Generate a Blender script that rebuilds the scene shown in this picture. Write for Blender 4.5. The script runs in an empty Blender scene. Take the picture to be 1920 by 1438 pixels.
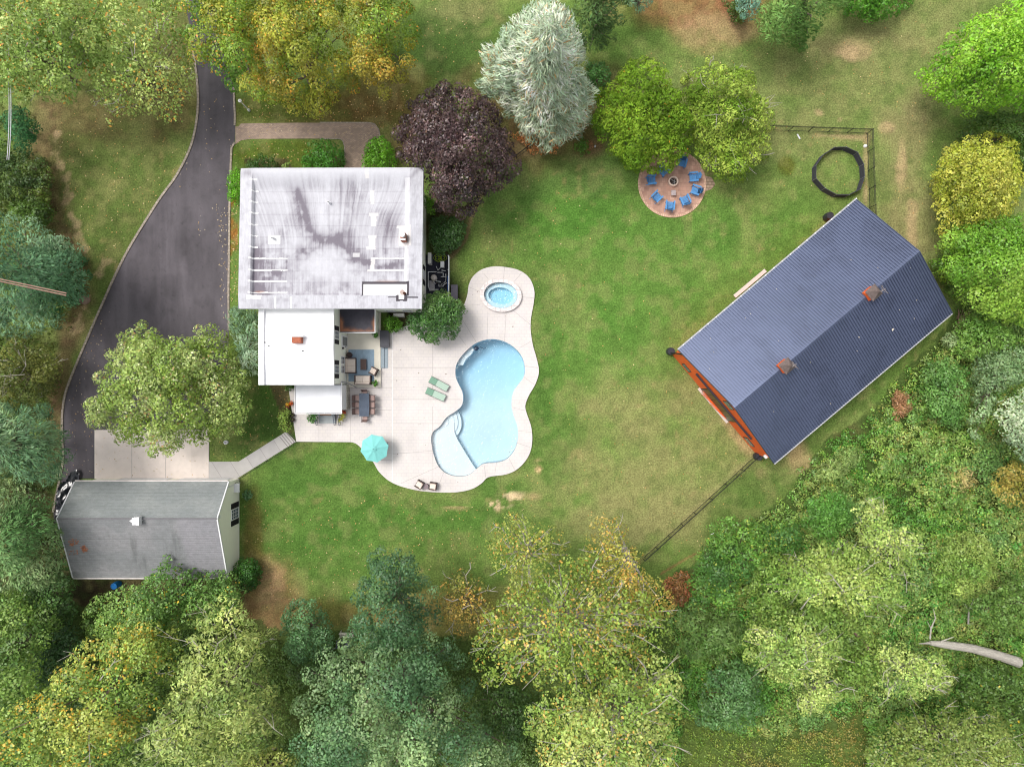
import bpy, bmesh, math, random
import numpy as np
from mathutils import Vector, Matrix
from mathutils.geometry import tessellate_polygon
random.seed(7); RS = np.random.RandomState(11)
S = bpy.context.scene; COL = S.collection
# ---------------------------------------------------------------- camera, sky, sun, exposure
CAMH = 64.0; FPX = 1280.0
cam = bpy.data.cameras.new('camera'); co = bpy.data.objects.new('camera', cam); COL.objects.link(co)
co.location = (0, 0, CAMH); cam.sensor_width = 36; cam.lens = 24; cam.clip_end = 3000; cam.clip_start = .5
S.camera = co
SUN_EL, SUN_AZ = 64, 300          # azimuth clockwise from north (+Y)
w = bpy.data.worlds.new('World'); S.world = w; w.use_nodes = True
nt = w.node_tree; bg = nt.nodes['Background']
sky = nt.nodes.new('ShaderNodeTexSky'); sky.sky_type = 'NISHITA'; sky.sun_disc = False
sky.sun_elevation = math.radians(SUN_EL); sky.sun_rotation = math.radians(SUN_AZ); sky.dust_density = 4
hs = nt.nodes.new('ShaderNodeHueSaturation'); hs.inputs['Saturation'].default_value = .22
nt.links.new(sky.outputs[0], hs.inputs['Color']); nt.links.new(hs.outputs[0], bg.inputs[0])
bg.inputs[1].default_value = .14
sl = bpy.data.lights.new('sun', 'SUN'); sl.energy = 1.3; sl.angle = math.radians(20); sl.color = (1, .95, .88)
so = bpy.data.objects.new('sun', sl); COL.objects.link(so)
az, el = math.radians(SUN_AZ), math.radians(SUN_EL)
sd = Vector((math.sin(az)*math.cos(el), math.cos(az)*math.cos(el), math.sin(el)))
so.rotation_euler = sd.to_track_quat('Z', 'Y').to_euler(); so.location = (0, 0, 80)
S.view_settings.view_transform = 'Standard'; S.view_settings.look = 'None'
S.view_settings.exposure = .65; S.view_settings.gamma = 1
S.render.engine = 'CYCLES'; cy = S.cycles
cy.filter_width = 1.1; cy.max_bounces = 6; cy.diffuse_bounces = 3; cy.glossy_bounces = 2; cy.transmission_bounces = 3
cy.transparent_max_bounces = 8; cy.use_denoising = True; cy.caustics_reflective = False

# ---------------------------------------------------------------- helpers
def W(px, py, z=0.):               # image pixel projected back from the camera to height z -> metres
    k = (CAMH - z) / FPX
    return ((px - 960) * k, (719 - py) * k)
def W3(px, py, z=0.):
    x, y = W(px, py, z); return (x, y, z)
def lin(c):
    c = c / 255.; return c / 12.92 if c <= .04045 else ((c + .055) / 1.055) ** 2.4
def P(r, g, b, k=.8): return (lin(r) * k, lin(g) * k, lin(b) * k)
def hashf(ix, iy, seed):
    n = (ix.astype(np.int64) * 374761393 + iy.astype(np.int64) * 668265263 + seed * 1274126177) & 0x7fffffff
    n = ((n ^ (n >> 13)) * 1274126177) & 0x7fffffff
    return ((n ^ (n >> 16)) & 0xffff) / 65535.
def vnoise(x, y, seed=0):
    x = np.asarray(x, float); y = np.asarray(y, float)
    ix, iy = np.floor(x), np.floor(y); fx, fy = x - ix, y - iy
    fx = fx * fx * (3 - 2 * fx); fy = fy * fy * (3 - 2 * fy)
    a = hashf(ix, iy, seed); b = hashf(ix + 1, iy, seed); c = hashf(ix, iy + 1, seed); d = hashf(ix + 1, iy + 1, seed)
    return (a * (1 - fx) + b * fx) * (1 - fy) + (c * (1 - fx) + d * fx) * fy
def fbm(x, y, seed=0, o=4):
    s = 0; a = .5; t = 0
    for k in range(o):
        s = s + a * vnoise(x * 2 ** k, y * 2 ** k, seed + k); t += a; a *= .5
    return s / t
def smooth(a, b, x):
    t = np.clip((x - a) / (b - a + 1e-9), 0, 1); return t * t * (3 - 2 * t)
def inpoly(x, y, poly):
    x = np.asarray(x); y = np.asarray(y); r = np.zeros(x.shape, bool); n = len(poly)
    for i in range(n):
        x0, y0 = poly[i]; x1, y1 = poly[(i + 1) % n]
        if y0 == y1: continue
        c = ((y0 > y) != (y1 > y)) & (x < (x1 - x0) * (y - y0) / (y1 - y0) + x0); r ^= c
    return r
def distpoly(x, y, poly, closed=True):
    d = np.full(np.shape(x), 1e9); n = len(poly)
    for i in range(n if closed else n - 1):
        ax, ay = poly[i]; bx, by = poly[(i + 1) % n]; dx, dy = bx - ax, by - ay
        t = np.clip(((x - ax) * dx + (y - ay) * dy) / (dx * dx + dy * dy + 1e-12), 0, 1)
        d = np.minimum(d, np.hypot(x - ax - t * dx, y - ay - t * dy))
    return d
def chaikin(p, n=2, closed=True):
    for _ in range(n):
        q = []; m = len(p)
        if not closed: q.append(p[0])
        for i in range(m if closed else m - 1):
            a, b = p[i], p[(i + 1) % m]
            q.append((a[0] * .75 + b[0] * .25, a[1] * .75 + b[1] * .25)); q.append((a[0] * .25 + b[0] * .75, a[1] * .25 + b[1] * .75))
        if not closed: q.append(p[-1])
        p = q
    return p
def spline(p, n=8, closed=True):   # Catmull-Rom through the points
    out = []; m = len(p)
    for i in range(m if closed else m - 1):
        g = (lambda k: p[k % m]) if closed else (lambda k: p[max(0, min(m - 1, k))])
        a, b, c, d = g(i - 1), g(i), g(i + 1), g(i + 2)
        for s in range(n):
            t = s / n
            out.append(tuple(.5 * (2 * b[k] + (c[k] - a[k]) * t + (2 * a[k] - 5 * b[k] + 4 * c[k] - d[k]) * t * t + (3 * b[k] - a[k] - 3 * c[k] + d[k]) * t ** 3) for k in (0, 1)))
    if not closed: out.append(p[-1])
    return out

# ---------------------------------------------------------------- materials
def nn(nt, t, **kw):
    n = nt.nodes.new(t)
    for k, v in kw.items():
        if k.startswith('i_'):
            n.inputs[k[2:].replace('_', ' ')].default_value = v
        else: setattr(n, k, v)
    return n
MATS = {}
def mat(name, col, rough=.75, metal=0, var=.12, scale=6, bump=0, bscale=40, spec=.3, attr=None, stretch=None, fine=0, fscale=30):
    if name in MATS: return MATS[name]
    m = bpy.data.materials.new(name); m.use_nodes = True; nt = m.node_tree; b = nt.nodes['Principled BSDF']; L = nt.links.new
    b.inputs['Roughness'].default_value = rough; b.inputs['Metallic'].default_value = metal; b.inputs['Specular IOR Level'].default_value = spec
    tc = nn(nt, 'ShaderNodeTexCoord'); mp = nn(nt, 'ShaderNodeMapping'); L(tc.outputs['Object'], mp.inputs[0])
    if stretch: mp.inputs['Scale'].default_value = stretch
    no = nn(nt, 'ShaderNodeTexNoise'); no.inputs['Scale'].default_value = scale; no.inputs['Detail'].default_value = 6; L(mp.outputs[0], no.inputs[0])
    mr = nn(nt, 'ShaderNodeMapRange'); mr.inputs[1].default_value = .3; mr.inputs[2].default_value = .7; mr.inputs[3].default_value = 1 - var; mr.inputs[4].default_value = 1 + var
    L(no.outputs[0], mr.inputs[0]); fac = mr.outputs[0]
    if fine:
        n2 = nn(nt, 'ShaderNodeTexNoise'); n2.inputs['Scale'].default_value = fscale; n2.inputs['Detail'].default_value = 2; L(mp.outputs[0], n2.inputs[0])
        m2 = nn(nt, 'ShaderNodeMapRange'); m2.inputs[1].default_value = .3; m2.inputs[2].default_value = .7; m2.inputs[3].default_value = 1 - fine; m2.inputs[4].default_value = 1 + fine
        L(n2.outputs[0], m2.inputs[0]); mu = nn(nt, 'ShaderNodeMath', operation='MULTIPLY'); L(fac, mu.inputs[0]); L(m2.outputs[0], mu.inputs[1]); fac = mu.outputs[0]
    vm = nn(nt, 'ShaderNodeVectorMath', operation='SCALE'); L(fac, vm.inputs['Scale'])
    if attr:
        at = nn(nt, 'ShaderNodeAttribute'); at.attribute_name = attr; L(at.outputs['Color'], vm.inputs[0])
    else: vm.inputs[0].default_value = col
    L(vm.outputs[0], b.inputs['Base Color'])
    if bump:
        n3 = nn(nt, 'ShaderNodeTexNoise'); n3.inputs['Scale'].default_value = bscale; n3.inputs['Detail'].default_value = 4; L(mp.outputs[0], n3.inputs[0])
        bp = nn(nt, 'ShaderNodeBump'); bp.inputs['Strength'].default_value = bump; bp.inputs['Distance'].default_value = .05; L(n3.outputs[0], bp.inputs['Height']); L(bp.outputs[0], b.inputs['Normal'])
    MATS[name] = m; return m
def brickmat(name, c1, c2, mortar, scale=1, bw=.5, rh=.25, ms=.02, rough=.8, var=.15, nscale=2, bump=.2, rot=0):
    if name in MATS: return MATS[name]
    m = mat(name, c1, rough, var=var, scale=nscale, fine=.06); nt = m.node_tree; L = nt.links.new
    vm = [n for n in nt.nodes if n.bl_idname == 'ShaderNodeVectorMath'][0]; tc = [n for n in nt.nodes if n.bl_idname == 'ShaderNodeTexCoord'][0]
    br = nn(nt, 'ShaderNodeTexBrick'); br.inputs['Color1'].default_value = (*c1, 1); br.inputs['Color2'].default_value = (*c2, 1); br.inputs['Mortar'].default_value = (*mortar, 1)
    br.inputs['Scale'].default_value = scale; br.inputs['Mortar Size'].default_value = ms; br.inputs['Brick Width'].default_value = bw; br.inputs['Row Height'].default_value = rh
    mp = nn(nt, 'ShaderNodeMapping'); mp.inputs['Rotation'].default_value[2] = rot; L(tc.outputs['Object'], mp.inputs[0]); L(mp.outputs[0], br.inputs[0])
    L(br.outputs[0], vm.inputs[0]); return m

# ---------------------------------------------------------------- mesh building
ORIG = []
class MB:
    def __init__(s): s.v = []; s.f = []; s.m = []; s.T = Matrix.Identity(4)
    def add(s, vs, fs, mi=0):
        o = len(s.v); s.v += [tuple(s.T @ Vector(p)) for p in vs]
        for f in fs: s.f.append([i + o for i in f]); s.m.append(mi)
    def box(s, c, d, rz=0, mi=0, tilt=None):
        hx, hy, hz = d[0] / 2, d[1] / 2, d[2] / 2
        R = Matrix.Rotation(rz, 3, 'Z')
        if tilt: R = R @ Matrix.Rotation(tilt, 3, 'X')
        vs = [tuple(Vector(c) + R @ Vector((x, y, z))) for z in (-hz, hz) for x, y in ((-hx, -hy), (hx, -hy), (hx, hy), (-hx, hy))]
        s.add(vs, [(3, 2, 1, 0), (4, 5, 6, 7), (0, 1, 5, 4), (1, 2, 6, 5), (2, 3, 7, 6), (3, 0, 4, 7)], mi)
    def bx(s, x0, x1, y0, y1, z0, z1, mi=0): s.box(((x0 + x1) / 2, (y0 + y1) / 2, (z0 + z1) / 2), (abs(x1 - x0), abs(y1 - y0), abs(z1 - z0)), 0, mi)
    def tube(s, pts, rad, n=6, mi=0, cap=True):
        pts = [Vector(p) for p in pts]; k = len(pts)
        if not hasattr(rad, '__len__'): rad = [rad] * k
        vs = []
        for i, p in enumerate(pts):
            d = (pts[min(i + 1, k - 1)] - pts[max(i - 1, 0)]); d = d.normalized() if d.length > 1e-6 else Vector((0, 0, 1))
            a = d.cross(Vector((0, 0, 1)) if abs(d.z) < .9 else Vector((1, 0, 0))).normalized(); b = d.cross(a)
            for j in range(n):
                t = 2 * math.pi * j / n; vs.append(tuple(p + (a * math.cos(t) + b * math.sin(t)) * rad[i]))
        fs = [(i * n + j, i * n + (j + 1) % n, (i + 1) * n + (j + 1) % n, (i + 1) * n + j) for i in range(k - 1) for j in range(n)]
        if cap: fs += [tuple(range(n))[::-1], tuple((k - 1) * n + j for j in range(n))]
        s.add(vs, fs, mi)
    def lathe(s, c, prof, n=20, mi=0, sx=1, sy=1):   # prof: (r,z)
        vs = []; k = len(prof)
        for r, z in prof:
            for j in range(n):
                t = 2 * math.pi * j / n; vs.append((c[0] + r * sx * math.cos(t), c[1] + r * sy * math.sin(t), c[2] + z))
        fs = [(i * n + j, i * n + (j + 1) % n, (i + 1) * n + (j + 1) % n, (i + 1) * n + j) for i in range(k - 1) for j in range(n)]
        if prof[-1][0] > 1e-4: fs.append(tuple((k - 1) * n + j for j in range(n)))
        if prof[0][0] > 1e-4: fs.append(tuple(range(n))[::-1])
        s.add(vs, fs, mi)
    def prism(s, poly, z0, z1, holes=(), mi=0, side=None, bottom=False, inner=True):
        loops = [[Vector((x, y, 0)) for x, y in poly]] + [[Vector((x, y, 0)) for x, y in h] for h in holes]
        flat = [p for l in loops for p in l]; tri = tessellate_polygon(loops)
        fs = []
        for t in tri:
            a, b, c = (flat[i] for i in t)
            fs.append(tuple(t) if (b - a).cross(c - a).z > 0 else tuple(t)[::-1])
        s.add([(p.x, p.y, z1) for p in flat], fs, mi)
        if bottom: s.add([(p.x, p.y, z0) for p in flat], [f[::-1] for f in fs], mi)
        if z0 is None: return
        for li, l in enumerate(loops):
            if li and not inner: continue
            n = len(l); s.add([(p.x, p.y, z) for z in (z0, z1) for p in l], [(i, (i + 1) % n, n + (i + 1) % n, n + i) for i in range(n)], mi if side is None else side)
    def quad(s, *p, mi=0): s.add(p, [tuple(range(len(p)))], mi)
    def build(s, name, mats, parent=None, smooth=False, origin=None):
        if not isinstance(mats, (list, tuple)): mats = [mats]
        o_ = Vector(origin) if origin is not None else (Vector(parent.get('_o', (0, 0, 0))) if parent and not parent.get('_loc') else Vector((0, 0, 0)))
        me = bpy.data.meshes.new(name); me.from_pydata([(x - o_.x, y - o_.y, z - o_.z) for x, y, z in s.v], [], s.f)
        for m in mats: me.materials.append(m)
        me.polygons.foreach_set('material_index', s.m)
        if smooth: me.polygons.foreach_set('use_smooth', [True] * len(s.f))
        me.update(); o = bpy.data.objects.new(name, me); COL.objects.link(o); o.parent = parent
        if origin is not None: o.location = origin
        if parent is not None:
            if parent.get('_loc'): o['_loc'] = 1
            else: o['_o'] = tuple(o_)
            ORIG.append(o)
        return o
def tag(o, label=None, cat=None, group=None, kind=None):
    if label: o['label'] = label
    if cat: o['category'] = cat
    if group: o['group'] = group
    if kind: o['kind'] = kind
    return o
def thing(name, label, cat, loc=(0, 0, 0), rz=0, group=None, local=False):
    # local=False: parts are written in world metres and re-based on loc by MB.build
    o = bpy.data.objects.new(name, None); COL.objects.link(o); o.location = loc; o.rotation_euler = (0, 0, rz); o.empty_display_size = .3
    o['_o'] = tuple(loc)
    if local: o['_loc'] = 1
    ORIG.append(o); return tag(o, label, cat, group)
def dup(root, loc, rz, label, group=None):
    def rec(o, par):
        c = o.copy(); COL.objects.link(c); c.parent = par
        for ch in list(o.children): rec(ch, c)
        return c
    r = rec(root, None); r.location = loc; r.rotation_euler = (0, 0, rz); r['label'] = label
    if group: r['group'] = group
    ORIG.append(r); return r
def struct(o): o['kind'] = 'structure'; return o
def fast_mesh(name, V, Fc, mats, colors=None, domain='FACE', parent=None, aname='tint', loc=(0, 0, 0), smooth=False, cv=4):
    me = bpy.data.meshes.new(name); n = len(V); k = len(Fc)
    me.vertices.add(n); me.vertices.foreach_set('co', (np.asarray(V) - np.array(loc)).astype(np.float32).ravel())
    me.loops.add(k * cv); me.loops.foreach_set('vertex_index', np.asarray(Fc, np.int32).ravel())
    me.polygons.add(k); me.polygons.foreach_set('loop_start', np.arange(0, k * cv, cv, dtype=np.int32))
    if smooth: me.polygons.foreach_set('use_smooth', np.ones(k, bool))
    me.update(calc_edges=True)
    if colors is not None:
        a = me.attributes.new(aname, 'FLOAT_COLOR', domain); c = np.ones((len(colors), 4), np.float32); c[:, :3] = colors; a.data.foreach_set('color', c.ravel())
    for m in (mats if isinstance(mats, (list, tuple)) else [mats]): me.materials.append(m)
    o = bpy.data.objects.new(name, me); COL.objects.link(o); o.parent = parent
    if parent is None: o.location = loc
    return o
# ---------------------------------------------------------------- outlines of the site (image pixels)
def Z5(x, y): return (660 + x / 3.126, 480 + y / 3.126)
def Z2(x, y): return (470 + x / 4.7925, 560 + y / 4.7925)
def WL(pts, z=0): return [W(*p, z) for p in pts]
POOL = spline([Z5(*p) for p in [(700,530),(640,590),(612,640),(607,695),(620,740),(645,790),(652,840),(640,882),(600,915),(555,945),(515,998),(480,1025),(465,1060),(470,1120),(487,1185),(513,1238),(553,1272),(612,1289),(680,1283),(726,1250),(770,1217),(850,1208),(905,1190),(950,1140),(972,1070),(970,1000),(948,935),(934,870),(945,800),(975,752),(1006,710),(1013,660),(1000,600),(960,545),(900,505),(830,488),(760,498)]], 4)
PATIO = [(541,728),(555.5,828),(657.8,828.8)] + spline([(662,829.5),(673,836),(698,864),(711,885),(733.6,904),(765.6,915.7),(804,922),(852,923),(884,917),(903,906),(916,894.5),(948,889.5),(967,881.5),(983,867),(994,848),(998,825.5),(996,800),(988,776),(985,760),(992,741),(1004,720),(1010.5,697.5),(1007,675),(999,646),(995,617.6),(996,595),(1001,566),(1001.7,544),(992.7,521.6),(973.5,507),(948,501),(925.5,499.8),(903,505.6),(887,518.4),(879,534.4),(876,553.6),(869.5,572.8),(858,590)], 5, False) + [(800,600),(760,612),(728.7,621),(700,621),(645,622),(642,700),(625,722)]
DRIVE = [(300,-60),(345,0),(356,50),(361,90),(367,125),(371,165),(371.5,200),(367,240),(355,283),(331,330),(302,370),(270,420),(240,470),(213,524),(188,580),(162,640),(138,697),(124,735),(118,770),(117,810),(119,860),(112,900),(100,960),(104,1000),(150,1010),(150,897),(177,897),(177,806),(392,806),(425,720),(429,620),(428,560),(429,500),(430,400),(432.5,310),(434,278),(440,266),(441,240),(439.5,215),(438,165),(425,120),(410,60),(395,0),(370,-60)]
APRON = [(177.5,806),(392,806),(392,897.5),(177.5,897.5)]
WALK = [(392.5,865.5),(448,865),(537,809),(555,828),(440,900),(392.5,899)]
BRICKW = [(441.5,238)] + [(447,238),(452,232.5),(470,232),(560,231),(690,231.5),(701,234),(709,243),(712,258),(700,262),(684,290),(684,316),(646,316),(646,276),(642,263),(636,260.5),(560,260.5),(470,261),(452,264),(441.5,271)]
SITE = WL(PATIO)
# ---------------------------------------------------------------- ground: one sheet, species and wear of the turf in its colour
def ground():
    st = .2; xs = np.arange(-64, 64.01, st); ys = np.arange(-50, 50.01, st)
    X, Y = np.meshgrid(xs, ys); nx, ny = len(xs), len(ys)
    PX = 960 + X * 20; PY = 719 - Y * 20
    n1 = fbm(X / 9, Y / 9, 3); n2 = fbm(X / 2.2, Y / 2.2, 9); n3 = fbm(X / .6, Y / .6, 21, 3); n4 = fbm(X / 4.5, Y / 4.5, 33)
    base = np.array(P(112, 134, 68)); lush = np.array(P(90, 126, 54)); dry = np.array(P(148, 146, 94)); deep = np.array(P(64, 84, 36))
    tan = np.array(P(196, 168, 132)); mulch = np.array(P(116, 92, 70)); red = np.array(P(150, 100, 74)); leafy = np.array(P(128, 106, 62)); dark = np.array(P(52, 60, 34))
    C = np.broadcast_to(base, X.shape + (3,)).copy()
    def mix(m, col, a=1):
        nonlocal C
        m = np.clip(m * a, 0, 1)[..., None]; C = C * (1 - m) + np.array(col) * m
    def blob(cx, cy, rx, ry, rot=0, edge=.5, nz=.5):
        t = math.radians(rot); dx, dy = PX - cx, PY - cy
        a = (dx * math.cos(t) + dy * math.sin(t)) / rx; b = (-dx * math.sin(t) + dy * math.cos(t)) / ry
        d = np.hypot(a, b) + (n2 - .5) * nz * 2 + (n4 - .5) * nz
        return smooth(1 + edge, 1 - edge, d)
    mix(smooth(.45, .75, n1 + (n2 - .5) * .4), lush, .5)
    mix(smooth(.52, .75, n4), dry, .35)
    for b in [(1150,440,150,70,10),(1020,420,90,70),(1190,560,150,60,0),(1110,650,110,70),(1050,380,120,60),(1430,470,110,60,-35),(1330,430,60,60)]: mix(blob(*b), P(86, 132, 52), .6)
    for b in [(900,350,120,60),(1000,330,120,40),(1100,330,90,40)]: mix(blob(*b), P(100,126,66), .5)
    for b in [(560,960,130,60),(620,1040,120,50),(830,960,150,30),(620,880,130,40),(760,990,160,40),(940,910,60,20),(1040,850,40,90),(1020,640,25,140)]: mix(blob(*b), P(78,118,48), .6)
    for b in [(520,740,70,110),(500,820,60,40)]: mix(blob(*b), P(68,94,42), .8)
    for b in [(1210,900,130,80),(1340,790,80,40,50),(1110,970,100,40),(1190,760,70,30),(1270,960,60,50)]: mix(blob(*b, *([0] if len(b) < 5 else []), .7, 1.), dry, .7)
    for b in [(1400,950,100,45,-42),(1560,790,140,22,-40)]: mix(blob(*b), P(92,116,56), .8)
    for b in [(1600,130,180,70),(1700,60,140,60),(1500,240,120,50),(1680,330,60,160),(1330,200,120,60)]: mix(blob(*b), P(134,138,86), .6)
    for b in [(1720,450,35,70),(1700,250,40,60),(1620,80,80,30),(1740,180,30,40),(1680,500,60,60)]: mix(blob(*b, *([0] if len(b) < 5 else []), .8, 1.), P(158,144,104), .45)
    for b in [(850,60,110,60),(820,110,90,50)]: mix(blob(*b), P(76,98,48), .8)
    mix(blob(870, 20, 70, 20), P(130,132,84), .6)
    for b in [(730,180,90,50),(690,215,90,30),(600,210,150,40),(780,250,50,60)]: mix(blob(*b), P(106,88,52), .8)
    mix(blob(520, 205, 90, 30), P(80,94,38), .8); mix(blob(530, 290, 120, 30), P(86,98,34), .9)
    for b in [(230,330,130,120),(180,430,70,130),(120,330,60,60)]: mix(blob(*b), P(92,104,54), .7)
    for b in [(250,200,150,60),(330,120,60,110),(150,230,80,50)]: mix(blob(*b), P(120,104,70), .6)
    for b in [(1280,20,110,36),(1390,10,50,36)]: mix(blob(*b), red, .75)
    mix(blob(1340, 60, 70, 30), P(176,140,108), .7); mix(blob(1060, 95, 30, 50), P(96,84,50), .7)
    # beds and woodland floor
    for b in [(85,300,30,100,0),(108,420,24,60,-20),(146,500,24,90,-15),(142,600,30,60,20),(116,700,20,110,10),(105,800,15,90)]: mix(blob(*b, .5), mulch, .75)
    for p in [[(105,250),(108,300),(125,340),(128,380)],[(133,400),(150,440),(165,470)],[(200,490),(186,515)],[(165,560),(140,620)]]: mix(smooth(9, 2, distpoly(PX, PY, p, False) + (n3 - .5) * 30), tan, .6)
    for b in [(505,1125,55,65),(480,1180,50,40)]: mix(blob(*b), P(150,118,84), .9)
    mix(blob(505, 1110, 26, 45, 10, .5, .8), P(192,158,118), .8)
    for b in [(650,1150,150,24),(850,1150,120,50),(474,1030,16,100)]: mix(blob(*b), leafy, .65)
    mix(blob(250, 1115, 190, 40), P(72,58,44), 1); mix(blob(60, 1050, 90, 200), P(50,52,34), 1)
    sp_ = smooth(.46, .6, fbm(X * 1.6, Y * 1.6, 61, 4)); mix(blob(952, 938, 34, 11, -18, .5, .6) * sp_, P(222,196,156), 1.3); mix(blob(1010, 876, 7, 12, 0, .5, .6) * sp_, P(205,178,130), 1.2)
    for b in [(850,952,30,4),(1000,930,22,10),(1490,855,40,20,40),(1385,815,60,14,52),(1360,770,40,8,60)]: mix(blob(*b, 0 if len(b) < 5 else b[4], .5, 1.0) if len(b) < 5 else blob(*b, .5, 1.), P(186,160,118), .75)
    for b in [(1570,256,55,5,3),(1624,300,4,50),(1536,212,8,5,30),(1600,100,22,12),(1575,225,5,3),(1660,240,12,8),(1600,90,30,14),(1690,310,7,30),(1710,430,10,40)]: mix(blob(*b, 0, .5, 1.) if len(b) < 5 else blob(*b, .5, 1.), P(190,164,124), .75)
    mix(blob(1475, 312, 16, 18, 0, .3, .2), P(92,92,28), .7)
    mix(smooth(7, 2, distpoly(PX, PY, [(1200,1052),(1300,960),(1372,890),(1416,855)], False) + (n2 - .5) * 8), P(160,150,104), .45)
    mix(smooth(3, 1, distpoly(PX, PY, [(1240,1075),(1290,1045),(1330,1026)], False)), P(150,112,80), .8)
    # worn edge of the bed round the hedge, dark soil in the beds beside the house
    mix(smooth(5, 2, distpoly(PX, PY, spline([(968,296),(940,315),(900,370),(880,420),(872,450),(845,483)], 6, False), False)), P(150,124,92), .9)
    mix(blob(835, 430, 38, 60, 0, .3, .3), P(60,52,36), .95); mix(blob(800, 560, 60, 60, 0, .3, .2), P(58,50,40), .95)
    mix(blob(1110, 270, 30, 25), P(120,92,70), .9); mix(blob(1010, 200, 130, 100), P(110,86,60), .9); mix(blob(970, 280, 40, 20), P(150,122,92), .6)
    mix(smooth(438, 433, 438 + 0 * PX) * 0 + inpoly(PX, PY, [(432,368),(446,368),(446,480),(431,480)]) * smooth(.3, .6, n3), P(150,88,44), .8)
    mix(inpoly(PX, PY, [(460,296),(650,296),(650,330),(460,330)]) * smooth(.35, .5, n2), P(70,56,44), .8)
    mix(inpoly(PX, PY, [(505,722),(542,722),(546,812),(530,805),(520,760)]), P(88,72,54), .8)
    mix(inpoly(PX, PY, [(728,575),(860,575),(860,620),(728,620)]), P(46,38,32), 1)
    woods = inpoly(PX + (n2 - .5) * 40, PY + (n3 - .5) * 24, [(1805,570),(1770,620),(1700,690),(1670,735),(1610,790),(1540,835),(1510,870),(1470,930),(1400,985),(1340,1010),(1310,1060),(1240,1095),(1160,1200),(1000,1330),(900,1200),(830,1190),(650,1185),(520,1180),(450,1160),(300,1150),(150,1140),(100,1100),(-400,1100),(-400,1700),(2300,1700),(2300,400),(1900,500)])
    mix(woods * 1., P(76, 96, 48), .85); mix(woods * smooth(.6, .75, n4), P(104,90,60), .4)
    mix(inpoly(PX, PY, [(1260,1290),(1640,1250),(1640,1500),(1260,1500)]) * smooth(.3, .6, n2), P(100,118,56), .7)
    n5 = fbm(X / .28, Y / .28, 91, 2); n6 = fbm(X / 1.1, Y / 1.1, 95, 4); jit = (1 + (n3 - .5) * .34 + (n2 - .5) * .26 + (n5 - .5) * .4)[..., None]; C = C * jit; mix(smooth(.5, .68, n6) * (1 - woods), dry, .3); mix(smooth(.5, .3, n6) * (1 - woods), lush * .8, .28)
    mix(smooth(.66, .82, fbm(X / .7, Y / .7, 77, 3)) * (1 - woods) * smooth(.4, .6, n4), P(170,150,104), .35)
    Z = (n1 - .5) * .06 * smooth(2.5, 6, distpoly(PX, PY, PATIO) / 20)
    Z = np.minimum(Z, 0)
    idx = np.arange(nx * ny).reshape(ny, nx)
    Fc = np.stack([idx[:-1, :-1], idx[:-1, 1:], idx[1:, 1:], idx[1:, :-1]], -1).reshape(-1, 4)
    cx = (X[:-1, :-1] + st / 2).ravel(); cyy = (Y[:-1, :-1] + st / 2).ravel()
    hole = inpoly(cx, cyy, WL(POOL)) | (distpoly(cx, cyy, WL(POOL)) < .35)
    hole |= np.hypot((cx - W(939, 553, .45)[0]) / 1.72, (cyy - W(939, 553, .45)[1]) / 1.38) < 1
    Fc = Fc[~hole]
    V = np.stack([X, Y, Z], -1).reshape(-1, 3); n0 = len(V)
    # the same sheet carried on to the horizon
    B = 1500.; ex = [(-B, -B), (B, -B), (B, B), (-B, B), (-64, -50), (64, -50), (64, 50), (-64, 50)]
    V = np.vstack([V, [(x, y, -.03) for x, y in ex]]); Fo = np.array([(0, 1, 5, 4), (1, 2, 6, 5), (2, 3, 7, 6), (3, 0, 4, 7)]) + n0
    Fc = np.vstack([Fc, Fo]); Cc = np.vstack([C.reshape(-1, 3), np.tile(P(104, 124, 66), (8, 1))])
    m = mat('turf', (0, 0, 0), .95, var=.1, scale=1.3, fine=.34, fscale=7, bump=.8, bscale=14, attr='tint', spec=.1)
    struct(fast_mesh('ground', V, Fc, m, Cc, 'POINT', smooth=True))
ground()
# ---------------------------------------------------------------- asphalt, concrete, brick
m_asph = mat('asphalt', P(92, 87, 92), .85, var=.26, scale=.35, stretch=(2, .6, 1), fine=.1, fscale=14, bump=.2, bscale=60)
def wear(m, scale, lo, hi, amt, stretch=(1, 1, 1), rough=None):      # stains and worn patches multiplied into the paint
    nt = m.node_tree; L = nt.links.new; b = nt.nodes['Principled BSDF']; src = b.inputs['Base Color'].links[0].from_socket
    tc = nn(nt, 'ShaderNodeTexCoord'); mp = nn(nt, 'ShaderNodeMapping'); mp.inputs['Scale'].default_value = stretch; L(tc.outputs['Object'], mp.inputs[0])
    no = nn(nt, 'ShaderNodeTexNoise'); no.inputs['Scale'].default_value = scale; no.inputs['Detail'].default_value = 8; no.inputs['Distortion'].default_value = .6; L(mp.outputs[0], no.inputs[0])
    mr = nn(nt, 'ShaderNodeMapRange'); mr.inputs[1].default_value = lo; mr.inputs[2].default_value = hi; mr.inputs[3].default_value = 1; mr.inputs[4].default_value = amt; L(no.outputs[0], mr.inputs[0])
    v = nn(nt, 'ShaderNodeVectorMath', operation='SCALE'); L(src, v.inputs[0]); L(mr.outputs[0], v.inputs['Scale']); L(v.outputs[0], b.inputs['Base Color'])
wear(m_asph, .5, .52, .62, .86); wear(m_asph, 2.6, .6, .68, .84); wear(m_asph, .22, .5, .54, 1.1, (3, .35, 1))
m_conc = brickmat('apron concrete', P(224, 212, 204, .9), P(220, 208, 200, .9), P(204, 192, 184), 1, 30, 30, .01, nscale=1.2, var=.06)
m_walk = brickmat('walk concrete', P(196, 192, 188), P(188, 184, 182), P(156, 152, 150), 1, 1.5, 40, .02, rot=math.radians(-32), nscale=1.5, var=.06)
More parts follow.
